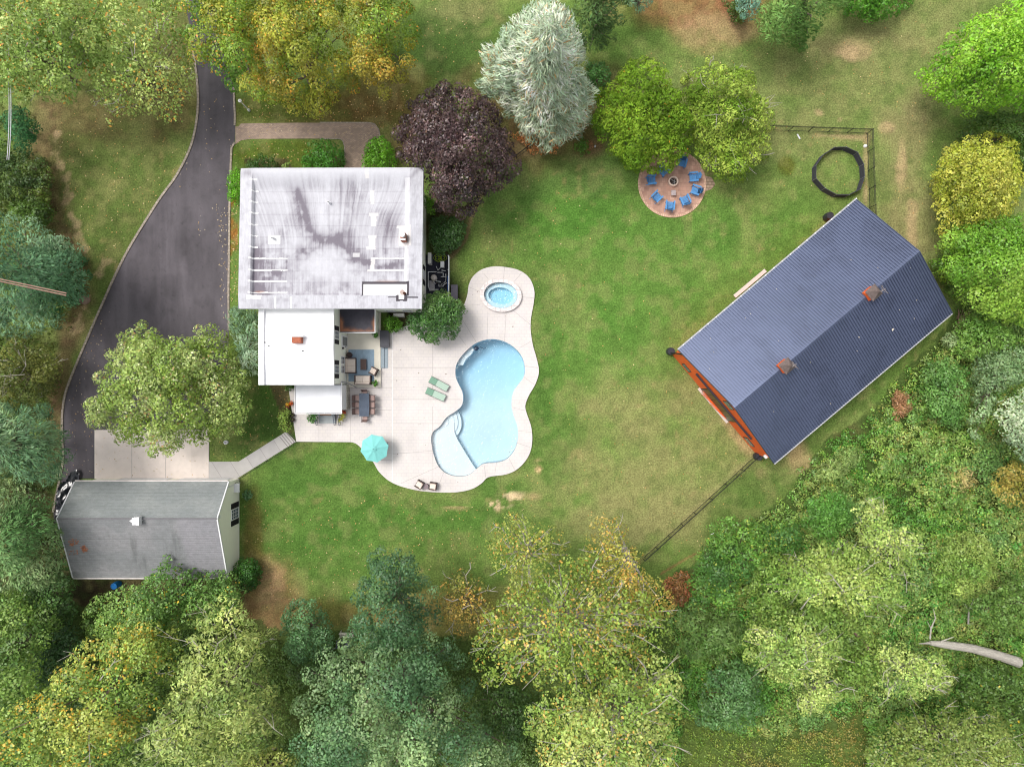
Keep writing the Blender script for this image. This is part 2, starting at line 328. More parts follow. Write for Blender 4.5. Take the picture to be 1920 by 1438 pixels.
m_brick = brickmat('brick paving', P(186, 162, 144), P(156, 136, 124), P(136, 120, 106), 1, .22, .11, .012, nscale=.8, var=.16)
m_kerb = brickmat('kerb stone', P(176, 164, 150), P(160, 148, 136), P(130, 120, 106), 1, .3, .3, .02, nscale=3, var=.2)
m_joint = mat('joint', P(172, 164, 162), .9); m_patio = brickmat('stamped deck', P(224, 217, 212, .82), P(221, 214, 212, .82), P(210, 203, 203, .82), 1, .46, .31, .016, nscale=.5, var=.06)
wear(m_patio, .45, .5, .68, .95); wear(m_patio, 3, .6, .72, .95); wear(m_conc, 1.2, .55, .7, .92)
m_edgeshade = mat('deck edge', P(92, 76, 66), .9, var=.3); m_seam = mat('seam', P(240, 238, 238), .6)  # deck sides coloured dark to stand in for the shadow along the edge
def road(name, poly, z, m, t=.04):
    b = MB(); b.prism(WL(poly), z - t, z, bottom=False); return struct(b.build(name, m))
road('driveway', DRIVE, .012, m_asph)
road('concrete_apron', APRON, .03, m_conc); road('brick_walk', BRICKW, .04, m_brick, .06)
b = MB()
for a, c in (((247.5,806),(247.5,897)),((311,806),(311,897)),((392,806),(392,897))):
    x0, y0 = W(*a); x1, y1 = W(*c); b.bx(x0 - .02, x0 + .02, y1, y0, .031, .034)
struct(b.build('apron_joints', m_joint))
b = MB(); b.prism(WL(WALK), 0, .05)
for k in range(5):     # the steps where the walk meets the deck
    ax, ay = W(541 - k * 4.2, 807.5 + k * 2.6); cx, cyy = W(558 - k * 4.2, 828.5 + k * 2.6)
    b.tube([(ax, ay, .06), (cx, cyy, .06)], .02, 4, 1)
struct(b.build('garden_walk', [m_walk, mat('dark joint', P(110, 100, 96))]))
def ribbon(pts, wd, z0, z1, name, m):
    pts = [Vector((*W(*p), 0)) for p in pts]; b = MB(); L_, R_ = [], []
    for i, p in enumerate(pts):
        d = (pts[min(i + 1, len(pts) - 1)] - pts[max(i - 1, 0)]).normalized(); n = Vector((-d.y, d.x, 0)) * wd / 2
        L_.append(p + n); R_.append(p - n)
    n = len(pts); vs = [(p.x, p.y, z) for z in (z1, z0) for q in (L_, R_) for p in q]
    fs = []
    for i in range(n - 1): fs += [(n + i, n + i + 1, i + 1, i), (2 * n + i, i, i + 1, 2 * n + i + 1), (n + i, 3 * n + i, 3 * n + i + 1, n + i + 1)]
    b.add(vs, fs); return b.build(name, m)
struct(ribbon(spline(DRIVE[2:23], 5, False), .2, -.02, .09, 'kerb', m_kerb))
struct(ribbon([(438.5,165),(440,200),(441,215),(440.5,236)], .18, -.02, .09, 'kerb', m_kerb))
struct(ribbon([(440.5,268),(434.5,278),(433,310),(430.5,400),(429.5,500),(428.8,560),(429.5,620)], .18, -.02, .09, 'kerb', m_kerb))
struct(ribbon([(600,230.5),(690,230.8),(702,233),(710,243),(713,258)], .1, 0, .07, 'kerb', m_kerb))
struct(ribbon([(600,260.8),(636,260.8),(643,264),(646.5,276),(646.5,295)], .1, 0, .07, 'kerb', m_kerb))
# deck round the pool
DZ = .14
b = MB(); b.prism(WL(PATIO, DZ), -.05, DZ, holes=[WL(POOL), [(W(939, 553.5, .45)[0] + 1.55 * math.cos(t / 4), W(939, 553.5, .45)[1] + 1.2 * math.sin(t / 4)) for t in range(25)]], side=1)
def jl(a, c, w_=.025, z=DZ, mi=2):
    A = Vector((*W(*a, z), 0)); C_ = Vector((*W(*c, z), 0)); d = (C_ - A); n = Vector((-d.y, d.x, 0)).normalized() * w_ / 2
    b.quad(*[(p.x, p.y, z + .004) for p in (A - n, C_ - n, C_ + n, A + n)], mi=mi)
jl((735.5,622), (735.5,904), .06, DZ, 3)
for a, c in [((811,646),(811,728)),((811,762),(810,918)),((737,690),(857,690.5)),((737,748.4),(863,748.5)),((737,793.7),(831,794)),((658,768.7),(734,769.2)),((657.5,783),(657.5,829)),((598,797),(598,828)),((737,851),(813,845)),((752,906),(824,874)),((657,727),(735,727)),((818,922),(832,885)),((862,591),(892,640)),((842,604),(874,648)),((870,573),(900,572)),((878,538),(902,548)),((907,513),(916,524)),((946,501),(944,522)),((978,512),(965,527)),((1001,559),(978,557)),((997,611),(963,583)),((949,586),(946,641)),((915,586),(913,637)),((911,896),(908,873)),((928,887),(931,867)),((965,881),(955,860)),((993,838),(968,830)),((997,810),(972,808)),((985,770),(962,764)),((1003,722),(981,706)),((1009,690),(984,686)),((996,640),(975,652)),((700,862),(735,863)),((695,828),(735,828))]: jl(a, c)
struct(b.build('pool_deck', [m_patio, m_edgeshade, m_joint, m_seam]))
# ---------------------------------------------------------------- pool
m_plaster = mat('pool plaster', P(234, 242, 246, .86), .6, var=.03, scale=1.5)
def watermat(name, col, dens):
    m = bpy.data.materials.new(name); m.use_nodes = True; nt = m.node_tree; nt.nodes.clear(); L = nt.links.new
    o = nn(nt, 'ShaderNodeOutputMaterial'); tr = nn(nt, 'ShaderNodeBsdfTransparent'); gl = nn(nt, 'ShaderNodeBsdfGlossy'); gl.inputs['Roughness'].default_value = .06
    fr = nn(nt, 'ShaderNodeFresnel'); fr.inputs[0].default_value = 1.33; mx = nn(nt, 'ShaderNodeMixShader'); tc = nn(nt, 'ShaderNodeTexCoord')
    no = nn(nt, 'ShaderNodeTexNoise'); no.inputs['Scale'].default_value = 3.5; no.inputs['Detail'].default_value = 4; bp = nn(nt, 'ShaderNodeBump'); bp.inputs['Strength'].default_value = .9; bp.inputs['Distance'].default_value = .08
    L(tc.outputs['Object'], no.inputs[0]); L(no.outputs[0], bp.inputs['Height']); L(bp.outputs[0], gl.inputs['Normal']); L(bp.outputs[0], fr.inputs['Normal'])
    L(fr.outputs[0], mx.inputs[0]); L(tr.outputs[0], mx.inputs[1]); L(gl.outputs[0], mx.inputs[2]); L(mx.outputs[0], o.inputs[0])
    va = nn(nt, 'ShaderNodeVolumeAbsorption'); va.inputs[0].default_value = (*col, 1); va.inputs[1].default_value = dens; L(va.outputs[0], o.inputs['Volume']); return m
pw = WL(POOL); pcx, pcy = W(900, 760)
pool = thing('swimming_pool', 'freeform blue swimming pool with white shallow ledge, set in the pale deck', 'swimming pool', (pcx, pcy, 0))
b = MB(); n = len(pw)
b.add([(x, y, z) for z in (-2.7, DZ - .004) for x, y in pw], [(i, n + i, n + (i + 1) % n, (i + 1) % n) for i in range(n)])
gx = np.arange(W(800, 0)[0], W(990, 0)[0], .3); gy = np.arange(W(0, 905)[1], W(0, 625)[1], .3)
def depth(x, y):
    py = 719 - y * 20; return -1.05 - 1.0 * float(smooth(790, 670, py))
vs = [(x, y, depth(x, y)) for y in gy for x in gx]; k = len(gx)
b.add(vs, [(j * k + i, j * k + i + 1, (j + 1) * k + i + 1, (j + 1) * k + i) for j in range(len(gy) - 1) for i in range(k - 1)])
b.build('basin', m_plaster, pool)
def clip_in(poly): return [p for p in poly]
LEDGE = [Z5(*p) for p in [(590,905),(597,960),(600,1030),(618,1075),(645,1120),(690,1195),(728,1252),(700,1300),(560,1310),(440,1200),(440,1040),(520,960)]]
b = MB(); b.prism(WL(LEDGE, -.3), -2, -.34); b.build('shallow_ledge', m_plaster, pool)
for nm, pts, z in (('step', [(595,900),(620,905),(640,960),(638,1010),(618,1048),(600,1040)], -.55), ('step', [(592,900),(606,912),(620,960),(618,1000),(606,1022),(598,1030)], -.42)):
    b = MB(); b.prism(WL(spline([Z5(*p) for p in pts], 4), z), -2, z); b.build(nm, m_plaster, pool)
b = MB(); b.prism(WL([Z5(*p) for p in [(690,525),(716,548),(700,575),(668,605),(650,640),(600,636),(600,560)]], -.4), -2.3, -.42); b.build('bench', m_plaster, pool)
b = MB(); sc = WL([Z5(*p) for p in [(545,945),(566,965),(560,990),(540,1002),(515,1003),(510,960)]], -.25); b.prism(spline(sc, 3), -1, -.26); b.build('entry_seat', m_plaster, pool)
b = MB(); ex = [(x + (x - pcx) / max(.1, math.hypot(x - pcx, y - pcy)) * .12, y + (y - pcy) / max(.1, math.hypot(x - pcx, y - pcy)) * .12) for x, y in pw]
b.prism(ex, -2.9, .05, bottom=True); wo = b.build('water', watermat('pool water', (.01, .64, .9), .2), pool)
cl = thing('pool_cleaner', 'small dark robotic pool cleaner in the deep end by the bench', 'pool cleaner', (*W(893, 653, -.3), -.3))
b = MB(); c = W(893, 653, -.3); b.lathe((*c, -.42), [(.05, 0), (.2, .02), (.22, .1), (.12, .2), (0, .22)], 14); b.build('body', mat('cleaner black', P(20, 50, 80), .4), cl)
for s in (-1, 1):
    b = MB(); b.tube([(c[0] + s * .18, c[1] - .12, -.36), (c[0] + s * .18, c[1] + .12, -.36)], .07, 8); b.build('wheel', mat('cleaner grey', P(60, 100, 130), .5), cl)
b = MB(); b.tube([(c[0] + .1, c[1], -.3), (c[0] + .4, c[1] + .1, -.3), (c[0] + .7, c[1] - .05, -.3), (c[0] + .9, c[1] + .02, -.3)], .03, 6); b.build('hose', mat('cleaner black', None), cl)
# spa
sx, sy = W(939, 553.5, .45); th = math.radians(-8)
def oval(rx, ry, n=48): return [(sx + rx * math.cos(t) * math.cos(th) - ry * math.sin(t) * math.sin(th), sy + rx * math.cos(t) * math.sin(th) + ry * math.sin(t) * math.cos(th)) for t in [2 * math.pi * i / n for i in range(n)]]
spa = thing('spa_tub', 'raised oval spa with stone rim and light blue water, at the end of the deck', 'spa', (sx, sy, 0))
b = MB(); b.prism(oval(1.95, 1.56), DZ, .45, holes=[oval(1.58, 1.21)], inner=False); b.build('rim', brickmat('spa rim stone', P(232, 223, 220, .9), P(222, 212, 210, .9), P(200, 190, 190), 1, .5, .5, .02, nscale=3), spa)
b = MB(); o1, o2 = oval(1.58, 1.21), oval(1.18, .78); N = 48
b.add([(x, y, z) for z in (.45, -.05) for x, y in o1], [(i, (i + 1) % N, N + (i + 1) % N, N + i) for i in range(N)])
b.add([(x, y, -.05) for x, y in o1] + [(x, y, -.05) for x, y in o2], [(i, (i + 1) % N, N + (i + 1) % N, N + i) for i in range(N)])
b.add([(x, y, z) for z in (-.05, -.6) for x, y in o2], [(i, (i + 1) % N, N + (i + 1) % N, N + i) for i in range(N)]); b.prism(o2, None, -.6); b.build('basin', m_plaster, spa)
b = MB(); b.prism(oval(1.585, 1.215), -.7, .4, bottom=True); b.build('water', watermat('spa water', (.04, .68, .9), .5), spa)
for dx in (-.5, .45):
    b = MB(); b.lathe((sx + dx, sy + .1, -.595), [(.1, 0), (.1, .02), (0, .025)], 12); b.build('drain', mat('drain white', P(235, 235, 235)), spa)
# ---------------------------------------------------------------- shared paint
m_cream = mat('cream siding', P(240, 242, 230, 1.0), .7, var=.03, stretch=(1, 1, 6), scale=3)
m_white = mat('white trim', P(244, 244, 246), .5, var=.03); m_black = mat('black shutter', P(44, 42, 46), .6)
m_glass = mat('window glass', P(84, 98, 112), .12, var=.25, spec=.8, scale=2)
m_iron = mat('black iron', P(34, 34, 38), .5); m_greym = mat('grey metal', P(150, 152, 158), .5, metal=.3)
def window(parent, wx, y0, y1, z0, z1, cols=2, rows=3, fw=.07, side=1):
    """sash window lying in the wall plane x = wx, facing side"""
    b = MB(); s = side
    b.bx(wx, wx + s * .05, y0, y1, z0, z0 + fw); b.bx(wx, wx + s * .05, y0, y1, z1 - fw, z1)
    b.bx(wx, wx + s * .05, y0, y0 + fw, z0 + fw, z1 - fw); b.bx(wx, wx + s * .05, y1 - fw, y1, z0 + fw, z1 - fw)
    for k in range(1, cols): y = y0 + (y1 - y0) * k / cols; b.bx(wx, wx + s * .04, y - .015, y + .015, z0 + fw, z1 - fw)
    for k in range(1, rows): z = z0 + (z1 - z0) * k / rows; b.bx(wx, wx + s * .043, y0 + fw, y1 - fw, z - .015, z + .015)
    f = b.build('window', m_white, parent)
    b = MB(); b.bx(wx, wx + s * .02, y0 + fw, y1 - fw, z0 + fw, z1 - fw); p = b.build('pane', m_glass, f); return f
def shutter(parent, wx, y0, y1, z0, z1, side=1):
    b = MB(); b.bx(wx, wx + side * .04, y0, y1, z0, z1)
    k = int((z1 - z0) / .12)
    for i in range(k): z = z0 + .08 + i * .12; b.bx(wx, wx + side * .055, y0 + .05, y1 - .05, z, z + .06)
    b.build('shutter', m_black, parent)
def wy(py, z): return (719 - py) * (64 - z) / 1280
def wx_(px, z): return (px - 960) * (64 - z) / 1280
# ---------------------------------------------------------------- main house
hx0, hx1, hy0, hy1, hz = -22.35, -8.05, 6.65, 17.55, 6.6
house = thing('main_house', 'large house with a stained white flat membrane roof beside the driveway', 'house', ((hx0 + hx1) / 2, (hy0 + hy1) / 2, 0))
b = MB(); b.bx(hx0, hx1, hy0, hy1, 0, hz); b.build('wall', m_cream, house)
def roof_main():
    z1 = 7.2; c = [W(450, 315, z1), W(793.5, 314, z1), W(790, 578.5, z1), W(445, 578.5, z1)]
    nu, nv = 344, 264; u, v = np.meshgrid(np.linspace(0, 1, nu), np.linspace(0, 1, nv))
    X = (c[0][0] * (1 - u) + c[1][0] * u) * (1 - v) + (c[3][0] * (1 - u) + c[2][0] * u) * v
    Y = (c[0][1] * (1 - u) + c[1][1] * u) * (1 - v) + (c[3][1] * (1 - u) + c[2][1] * u) * v
    zx = 190 + u * 1315 + (v - .5) * -0; zy = 130 + v * 1012            # image coordinates from an enlarged view of the roof
    Z = np.full(u.shape, 7.2); inn = (zx > 281) & (zy < 1045) & (zx < 1412)
    dep = .42 * smooth(150, 300, zy) * smooth(1420, 1385, zx)
    Z = np.where(inn, Z - dep, Z)
    Z += np.where(zx < 281, -.12 * (281 - zx) / 90, 0) + np.where(zy > 1045, -.1 * (zy - 1045) / 95, 0) + np.where(zx > 1412, -.12 * (zx - 1412) / 90, 0) - np.where(zy < 160, .05 * (160 - zy) / 30, 0)
    w1 = fbm(zx / 120, zy / 120, 5); w2 = fbm(zx / 40, zy / 40, 6)
    # dirt left by running water: long streaks that bend towards the low middle
    fx = zx + (zx - 830) * .35 * smooth(150, 700, zy) + (w1 - .5) * 26; streak = fbm(fx / 11, zy / 230, 8, 5); fine = fbm(fx / 5, zy / 120, 12, 3)
    st = smooth(.35, .75, streak) * .3 + smooth(.45, .8, fine) * .22 + smooth(.35, .65, w1) * .35 * (.5 + streak)
    zone = smooth(.2, .8, fbm(zx / 260, zy / 260, 31, 3)) * .5 + .35
    q = (zx - 830) / 330; arch = 655 + 240 * q ** 2 - 40 * np.exp(-((zx - 830) / 120) ** 2)
    d = zy - arch
    wq = lambda pts: distpoly(zx + (w2 - .5) * 46, zy + (w1 - .5) * 60, pts, False)
    d1 = wq([(600,300),(660,470),(715,590),(790,625),(880,640),(935,700),(985,770),(1060,815),(1160,835),(1300,830)]); d2 = wq([(905,620),(800,650),(715,690),(640,770),(520,850),(430,900)]); d3 = wq([(985,440),(975,560),(1000,680),(1030,760)])
    gw = lambda dd, a_: np.exp(-(dd / a_) ** 2)
    band = (gw(d1, 22) * .55 + gw(d1, 60) * .5 + gw(d2, 26) * .4 + gw(d2, 70) * .35 + gw(d3, 40) * .4) * (.55 + 1.1 * (w2 - .5) + .5 * streak)
    up = np.exp(-((zx - (640 + (zy - 350) * .28)) / 60) ** 2) * smooth(250, 420, zy) * smooth(660, 560, zy)
    up2 = np.exp(-((zx - (985 + (zy - 600) * .05)) / 40) ** 2) * smooth(380, 560, zy) * smooth(760, 640, zy)
    clean = np.exp(-(((zx - 800) / 260) ** 2 + ((zy - 830) / 130) ** 2) ** 1.5)
    m = st * zone * smooth(140, 260, zy) + band * .85 + .25 * smooth(.4, .7, w2) * (zy > 700)
    m += .4 * np.exp(-((zx - 320) / 45) ** 2) * smooth(450, 900, zy) + .45 * np.exp(-(((zx - 350) / 90) ** 2 + ((zy - 1000) / 60) ** 2))
    m += .5 * np.exp(-(((zx - 1260) / 60) ** 2 + ((zy - 560) / 120) ** 2)) * (.5 + streak)
    for sy_ in range(290, 1045, 82): m += .16 * np.exp(-((zy - sy_ - 4) / 3) ** 2)
    m *= (1 - .7 * clean) * 1.25; m = np.where(inn, m, m * .25 + .12 * smooth(.45, .6, fbm(zx / 6, zy / 60, 40, 3)) + .15 * smooth(.5, .7, w2))
    diag = np.exp(-((zx - 1380 - (250 - zy) * .8) / 22) ** 2) * smooth(300, 150, zy); m += .5 * diag + .35 * np.exp(-(((zx - 240) / 60) ** 2 + ((zy - 170) / 30) ** 2))
    m = np.clip(m, 0, 1)[..., None]
    C = np.array(P(216, 216, 223, .72)) * (1 - m) + np.array(P(126, 119, 131, .72)) * m
    bright = np.array(P(252, 252, 252, .8)); grey = np.array(P(70, 64, 72)); beige = np.array(P(226, 222, 220)); rust = np.array(P(150, 104, 84))
    def put(mask, col, a=1):
        nonlocal C; C = np.where((mask * a)[..., None] > 0, C * (1 - (mask * a)[..., None]) + col * (mask * a)[..., None], C)
    j = (w2 - .5) * 14
    for sy_ in (778, 860, 942, 1024): put(((np.abs(zy - sy_ + j * .3) < 5) & (zx > 262) & (zx < 530 + j * 3)) * 1., bright)
    for sy_ in (778, 862): put(((np.abs(zy - sy_ + j * .3) < 5) & (zx > 1130) & (zx < 1405)) * 1., bright)
    for sy_ in (210, 290, 370, 450, 533, 613, 697): put(((np.abs(zy - sy_) < 5 + j * .3) & (zx > 262) & (zx < 312 + j)) * 1., bright)
    for x_ in (460, 571): put(((np.abs(zx - x_ + j * .3) < 5) & (zy > 1055)) * 1., bright)
    put(((zx > 250 + j) & (zx < 360 + j * 3) & (zy > 1042 + j * .3) & (zy < 1075 + j)) * 1., bright)
    put(((zx > 1372) & (zx < 1412) & (zy > 200) & (zy < 950)) * .5, np.array(P(238, 238, 240)))
    for (x0, x1, y0, y1) in ((1088,1112,140,205),(1120,1150,285,385),(1115,1180,448,470),(1128,1165,470,545),(1110,1172,608,630),(1118,1162,630,690),(1100,1165,690,712),(1130,1160,770,860),(1108,1180,855,872),(1312,1425,540,560),(1330,1425,560,690)): put(((zx > x0 + j) & (zx < x1 + j) & (zy > y0) & (zy < y1)) * .8, beige)
    put(((zx > 388) & (zx < 475) & (zy > 608) & (zy < 672)) * .8, bright); put(((zx > 1000) & (zx < 1050) & (zy > 735) & (zy < 765)) * .5, bright)
    # tarred repair round the white patch
    R = (zx > 1068) & (zx < 1416) & (zy > 944 + j * .5) & (zy < 1050); I = (zx > 1082) & (zx < 1394) & (zy > 963) & (zy < 1042)
    put((I * 1.), bright); put((R & ~I & ((zx < 1084) | (zx > 1394 + j * .5) | (zy < 962))) * 1., grey)
    put(((np.abs(zy - 1060 + j * .3) < 5) & (zx > 1265) & (zx < 1480)) * .9, grey); put(((zx > 1322) & (zx < 1402) & (zy > 1040) & (zy < 1090 + j)) * 1., grey)
    put(((zx > 1342) & (zx < 1382) & (zy > 1045) & (zy < 1075)) * 1., bright); put((np.exp(-(((zx - 1362) / 22) ** 2 + ((zy - 1020) / 22) ** 2)) > .5) * .7, rust)
    put(smooth(.5, .9, np.exp(-(((zx - 330) / 60) ** 2 + ((zy - 1018) / 14) ** 2)) + j * .02) * .6, rust); put(smooth(.4, .9, np.exp(-(((zx - 1250) / 130) ** 2 + ((zy - 940) / 12) ** 2)) + j * .02) * .35, rust)
    V = np.stack([X, Y, Z], -1).reshape(-1, 3); idx = np.arange(nu * nv).reshape(nv, nu)
    Fc = np.stack([idx[1:, :-1], idx[1:, 1:], idx[:-1, 1:], idx[:-1, :-1]], -1).reshape(-1, 4)
    o = house.location
    r = fast_mesh('roof', V, Fc, mat('membrane', None, .6, var=.03, scale=3, attr='tint', fine=.03, fscale=12), C.reshape(-1, 3), 'POINT', parent=house, loc=tuple(o))
    b = MB(); pts = [(p[0], p[1]) for p in c][::-1]
    b.add([(x, y, z) for z in (6.62, 7.06) for x, y in pts], [(i, (i + 1) % 4, 4 + (i + 1) % 4, 4 + i) for i in range(4)] + [(3, 2, 1, 0)]); b.build('fascia', m_white, house)
roof_main()
def at1(zx, zy, z): return W(400 + zx / 3.834, 280 + zy / 3.834, z)
x, y = at1(1372, 640, 7.0); b = MB(); b.box((x, y, 7.25), (.42, .62, .9)); b.build('chimney', brickmat('old brick', P(190, 120, 96), P(150, 90, 74), P(150, 130, 120), 1, .2, .08, .012), house)
b = MB(); b.lathe((x, y + .1, 7.7), [(.2, 0), (.2, .35), (.23, .36), (.23, .42), (.1, .46), (0, .46)], 14); b.box((x, y - .24, 7.72), (.44, .14, .06)); b.build('chimney_cap', m_white, house)
for zx_, zy_, nm in ((833,385,'vent_pipe'), (432,642,'vent_pipe'), (1376,1038,'vent_pipe')):
    x, y = at1(zx_, zy_, 6.9); b = MB(); b.lathe((x, y, 6.7), [(.17, 0), (.14, .1), (.1, .12), (.1, .55), (.07, .55), (.06, .3), (0, .3)], 12); b.build(nm, m_white if zx_ < 1300 else mat('rust pipe', P(110, 70, 55)), house)
for y0, y1 in ((wy(523, 1.8), wy(505, 1.8)),):
    window(house, hx1, y0 - .1, y1 - .1, .95, 2.5, 2, 4)
    shutter(house, hx1, y1 - .1, y1 + .35, .95, 2.5); shutter(house, hx1, y0 - .55, y0 - .1, .95, 2.5)
def window_s(parent, wyy, x0, x1, z0, z1):      # window in a wall facing south
    b = MB(); fw = .07
    b.bx(x0, x1, wyy - .05, wyy, z0, z0 + fw); b.bx(x0, x1, wyy - .05, wyy, z1 - fw, z1); b.bx(x0, x0 + fw, wyy - .05, wyy, z0 + fw, z1 - fw); b.bx(x1 - fw, x1, wyy - .05, wyy, z0 + fw, z1 - fw)
    b.bx(x0 + fw, x1 - fw, wyy - .04, wyy, (z0 + z1) / 2 - .02, (z0 + z1) / 2 + .02); f = b.build('window', m_white, parent)
    b = MB(); b.bx(x0 + fw, x1 - fw, wyy - .02, wyy, z0 + fw, z1 - fw); b.build('pane', m_glass, f)
for x0 in (-11.6, -10.0): window_s(house, hy0, x0, x0 + .9, .8, 2.2)
for x0 in (-21.5, -18.5, -15.6, -12.6, -9.9):      # front windows, under the eaves
    b = MB(); b.bx(x0, x0 + 1, hy1, hy1 + .05, 1, 2.7); f = b.build('window', m_white, house); b = MB(); b.bx(x0 + .08, x0 + .92, hy1 + .05, hy1 + .06, 1.08, 2.62); b.build('pane', m_glass, f)
# ---------------------------------------------------------------- south wing
wz = 5.75; wxl, wxr = wx_(488, wz) + .1, -15.4; wyb = -.05
wing = thing('house_wing', 'white roofed two storey wing with a small brick chimney behind the main house', 'house', ((wxl + wxr) / 2, 3.3, 0))
b = MB(); b.bx(wxl, wxr, wyb, 6.64, 0, wz - .12); b.build('wall', m_cream, wing)
b = MB(); m_wroof = mat('white roof coating', P(253, 253, 255, .86), .6, var=.02, scale=1.5)
xa, xb, xc = wx_(487, wz), wx_(497, wz), wx_(626, wz); yt, yb, yr = 6.64, wy(721.7, wz), wy(650, wz)
prof = [(yt, wz), (yr, wz + .22), (yb, wz)]
for (u0, u1) in ((xb, xc),):
    b.quad((u0, yb, wz), (u1, yb, wz), (u1, yr, wz + .2), (u0, yr, wz + .2)); b.quad((u0, yr, wz + .2), (u1, yr, wz + .2), (u1, yt, wz + .02), (u0, yt, wz + .02))
    b.quad((u1, yb, wz), (u1, yb, wz - .2), (u1, yt, wz - .2), (u1, yt, wz + .02), (u1, yr, wz + .2)); b.quad((u0, yb, wz - .2), (u1, yb, wz - .2), (u1, yb, wz), (u0, yb, wz))
b.quad((xa, yb, wz - .2), (xc, yb, wz - .2), (xc, yt, wz - .2), (xa, yt, wz - .2))
b.build('roof', m_wroof, wing)
b = MB(); b.bx(xa, xb, yb, yt, wz - .2, wz + .3); b.build('parapet', m_wroof, wing)
cx, cyy = W(558, 638, 6.2); b = MB(); b.box((cx, cyy, 6.15), (.75, .5, .9)); b.build('chimney', mat('chimney tiles', P(176, 104, 78), .8, var=.2, stretch=(1, 1, 12)), wing)
b = MB(); b.box((cx + .1, cyy + .33, 6.2), (.95, .14, .85)); b.build('flashing', m_white, wing)
for (px_, py_) in ((496, 642), (503, 649), (567, 658)):
    x, y = W(px_, py_, 6.1); b = MB(); b.tube([(x, y, 5.8), (x, y, 6.15), (x + .12, y, 6.2)], .04, 6); b.build('vent_pipe', m_iron, wing)
for (a, c_) in ((620.5, 636.5), (684.5, 700.5)):
    y1, y0 = wy(a, 4), wy(c_, 4); window(wing, wxr, y0, y1, 3.35, 4.75, 2, 2); shutter(wing, wxr, y1 + .02, y1 + .42, 3.35, 4.75); shutter(wing, wxr, y0 - .42, y0 - .02, 3.35, 4.75)
y1, y0 = wy(668, 2), wy(700, 2); ym = (y0 + y1) / 2
window(wing, wxr, y0, ym - .03, 1.35, 2.6, 2, 2); window(wing, wxr, ym + .03, y1, 1.35, 2.6, 2, 2)
y1, y0 = wy(629, 1.2), wy(652, 1.2); b = MB(); b.bx(wxr, wxr + .07, y0, y1, .2, 2.4); d = b.build('door', m_white, wing)
b = MB(); b.bx(wxr + .07, wxr + .085, y0 + .18, y1 - .18, .5, 2.2); b.build('pane', m_glass, d); b = MB(); b.box((wxr + .1, y0 + .1, 1.2), (.05, .05, .12)); b.build('handle', m_iron, d)
b = MB(); x, y = wxr + .09, wy(653, 2); b.box((x, y, 2.1), (.14, .14, .26)); b.build('wall_lamp', m_iron, wing)
b = MB(); b.tube([(wxr + .05, wy(716, 4), 4.6), (wxr + .05, wy(716, 4), 5.6)], .05, 6); b.build('downpipe', m_white, wing)
# black roofed annexe
ax0, ax1, ay0, ay1, azz = wx_(637.5, 3), wx_(702.5, 3), wy(623, 3), 6.6, 3.
ann = thing('porch_annexe', 'low annexe with a black rust-edged roof, tucked below the main house roof', 'annexe', ((ax0 + ax1) / 2, (ay0 + ay1) / 2, 0))
b = MB(); b.bx(ax0 + .02, ax1 - .12, ay0 + .12, ay1, .0, azz - .16); b.build('wall', m_cream, ann)
b = MB(); b.bx(ax0 + .01, ax1 + .07, ay0 - .07, ay0, azz - .2, azz + .05); b.bx(ax1, ax1 + .07, ay0, ay1, azz - .2, azz + .05); b.build('gutter', m_white, ann)
gx_, gy_ = np.meshgrid(np.linspace(ax0 + .01, ax1, 70), np.linspace(ay0, ay1, 50))
u = (gx_ - ax0) / (ax1 - ax0); v = (gy_ - ay0) / (ay1 - ay0)
nz = fbm(gx_ * 1.6, gy_ * 1.6, 4); e = np.minimum(np.minimum(u * 1.6, (1 - u) * 1.6), v * .9) + (nz - .5) * .28 + np.maximum(0, v - .45) * .4
k = smooth(.14, .04, e)[..., None]; k2 = smooth(.24, .1, e)[..., None]
Cc = np.array(P(62, 60, 72)) * (1 + (fbm(gx_ * 3, gy_ * 3, 8) - .5)[..., None] * .6); Cc = Cc * (1 - k2 * .8) + np.array(P(120, 84, 68)) * k2 * .8; Cc = Cc * (1 - k * .7) + np.array(P(190, 126, 92)) * k * .7
Cc = np.where((v < .035)[..., None], np.array(P(44, 40, 48)), Cc)
idx = np.arange(3500).reshape(50, 70); Fc = np.stack([idx[:-1, :-1], idx[:-1, 1:], idx[1:, 1:], idx[1:, :-1]], -1).reshape(-1, 4)
fast_mesh('roof', np.stack([gx_, gy_, azz + v * .08], -1).reshape(-1, 3), Fc, mat('tar roof', None, .55, var=.1, attr='tint'), Cc.reshape(-1, 3), 'POINT', parent=ann, loc=tuple(ann.location))
# entry porch with a stone base
px0, px1, py0, py1, pz = wx_(552.6, 2.95), wx_(641, 2.95), wy(776, 2.95), -.14, 2.95
por = thing('entry_porch', 'small entry porch with a flat pale grey roof and white gutters south of the wing', 'porch', ((px0 + px1) / 2, (py0 + py1) / 2, 0))
b = MB(); b.bx(px0 + .5, -15.2, py0 + .35, py1, 1.36, pz - .14); b.build('wall', m_white, por)
b = MB(); b.bx(px0 + .48, -15.17, py0 + .33, py1 + .01, 0, 1.36); b.bx(px0 + .46, -15.15, py0 + .31, py1 + .012, 1.3, 1.39, 0); b.build('stone_base', brickmat('stone base', P(206, 200, 186), P(186, 178, 164), P(214, 210, 200), 1, .35, .22, .03, nscale=5, var=.2), por)
b = MB(); b.bx(px0 + .1, px1 - .1, py0 + .1, py1, pz - .14, pz); b.build('roof', mat('pale roof', P(232, 233, 240), .6, var=.06, scale=.8, fine=.03), por)
b = MB(); b.bx(px0, px0 + .06, py0, py1, pz - .12, pz + .04); b.bx(px1 - .06, px1, py0, wy(714, 2.95), pz - .12, pz + .04); b.bx(px0, px1, py0, py0 + .06, pz - .12, pz + .042)
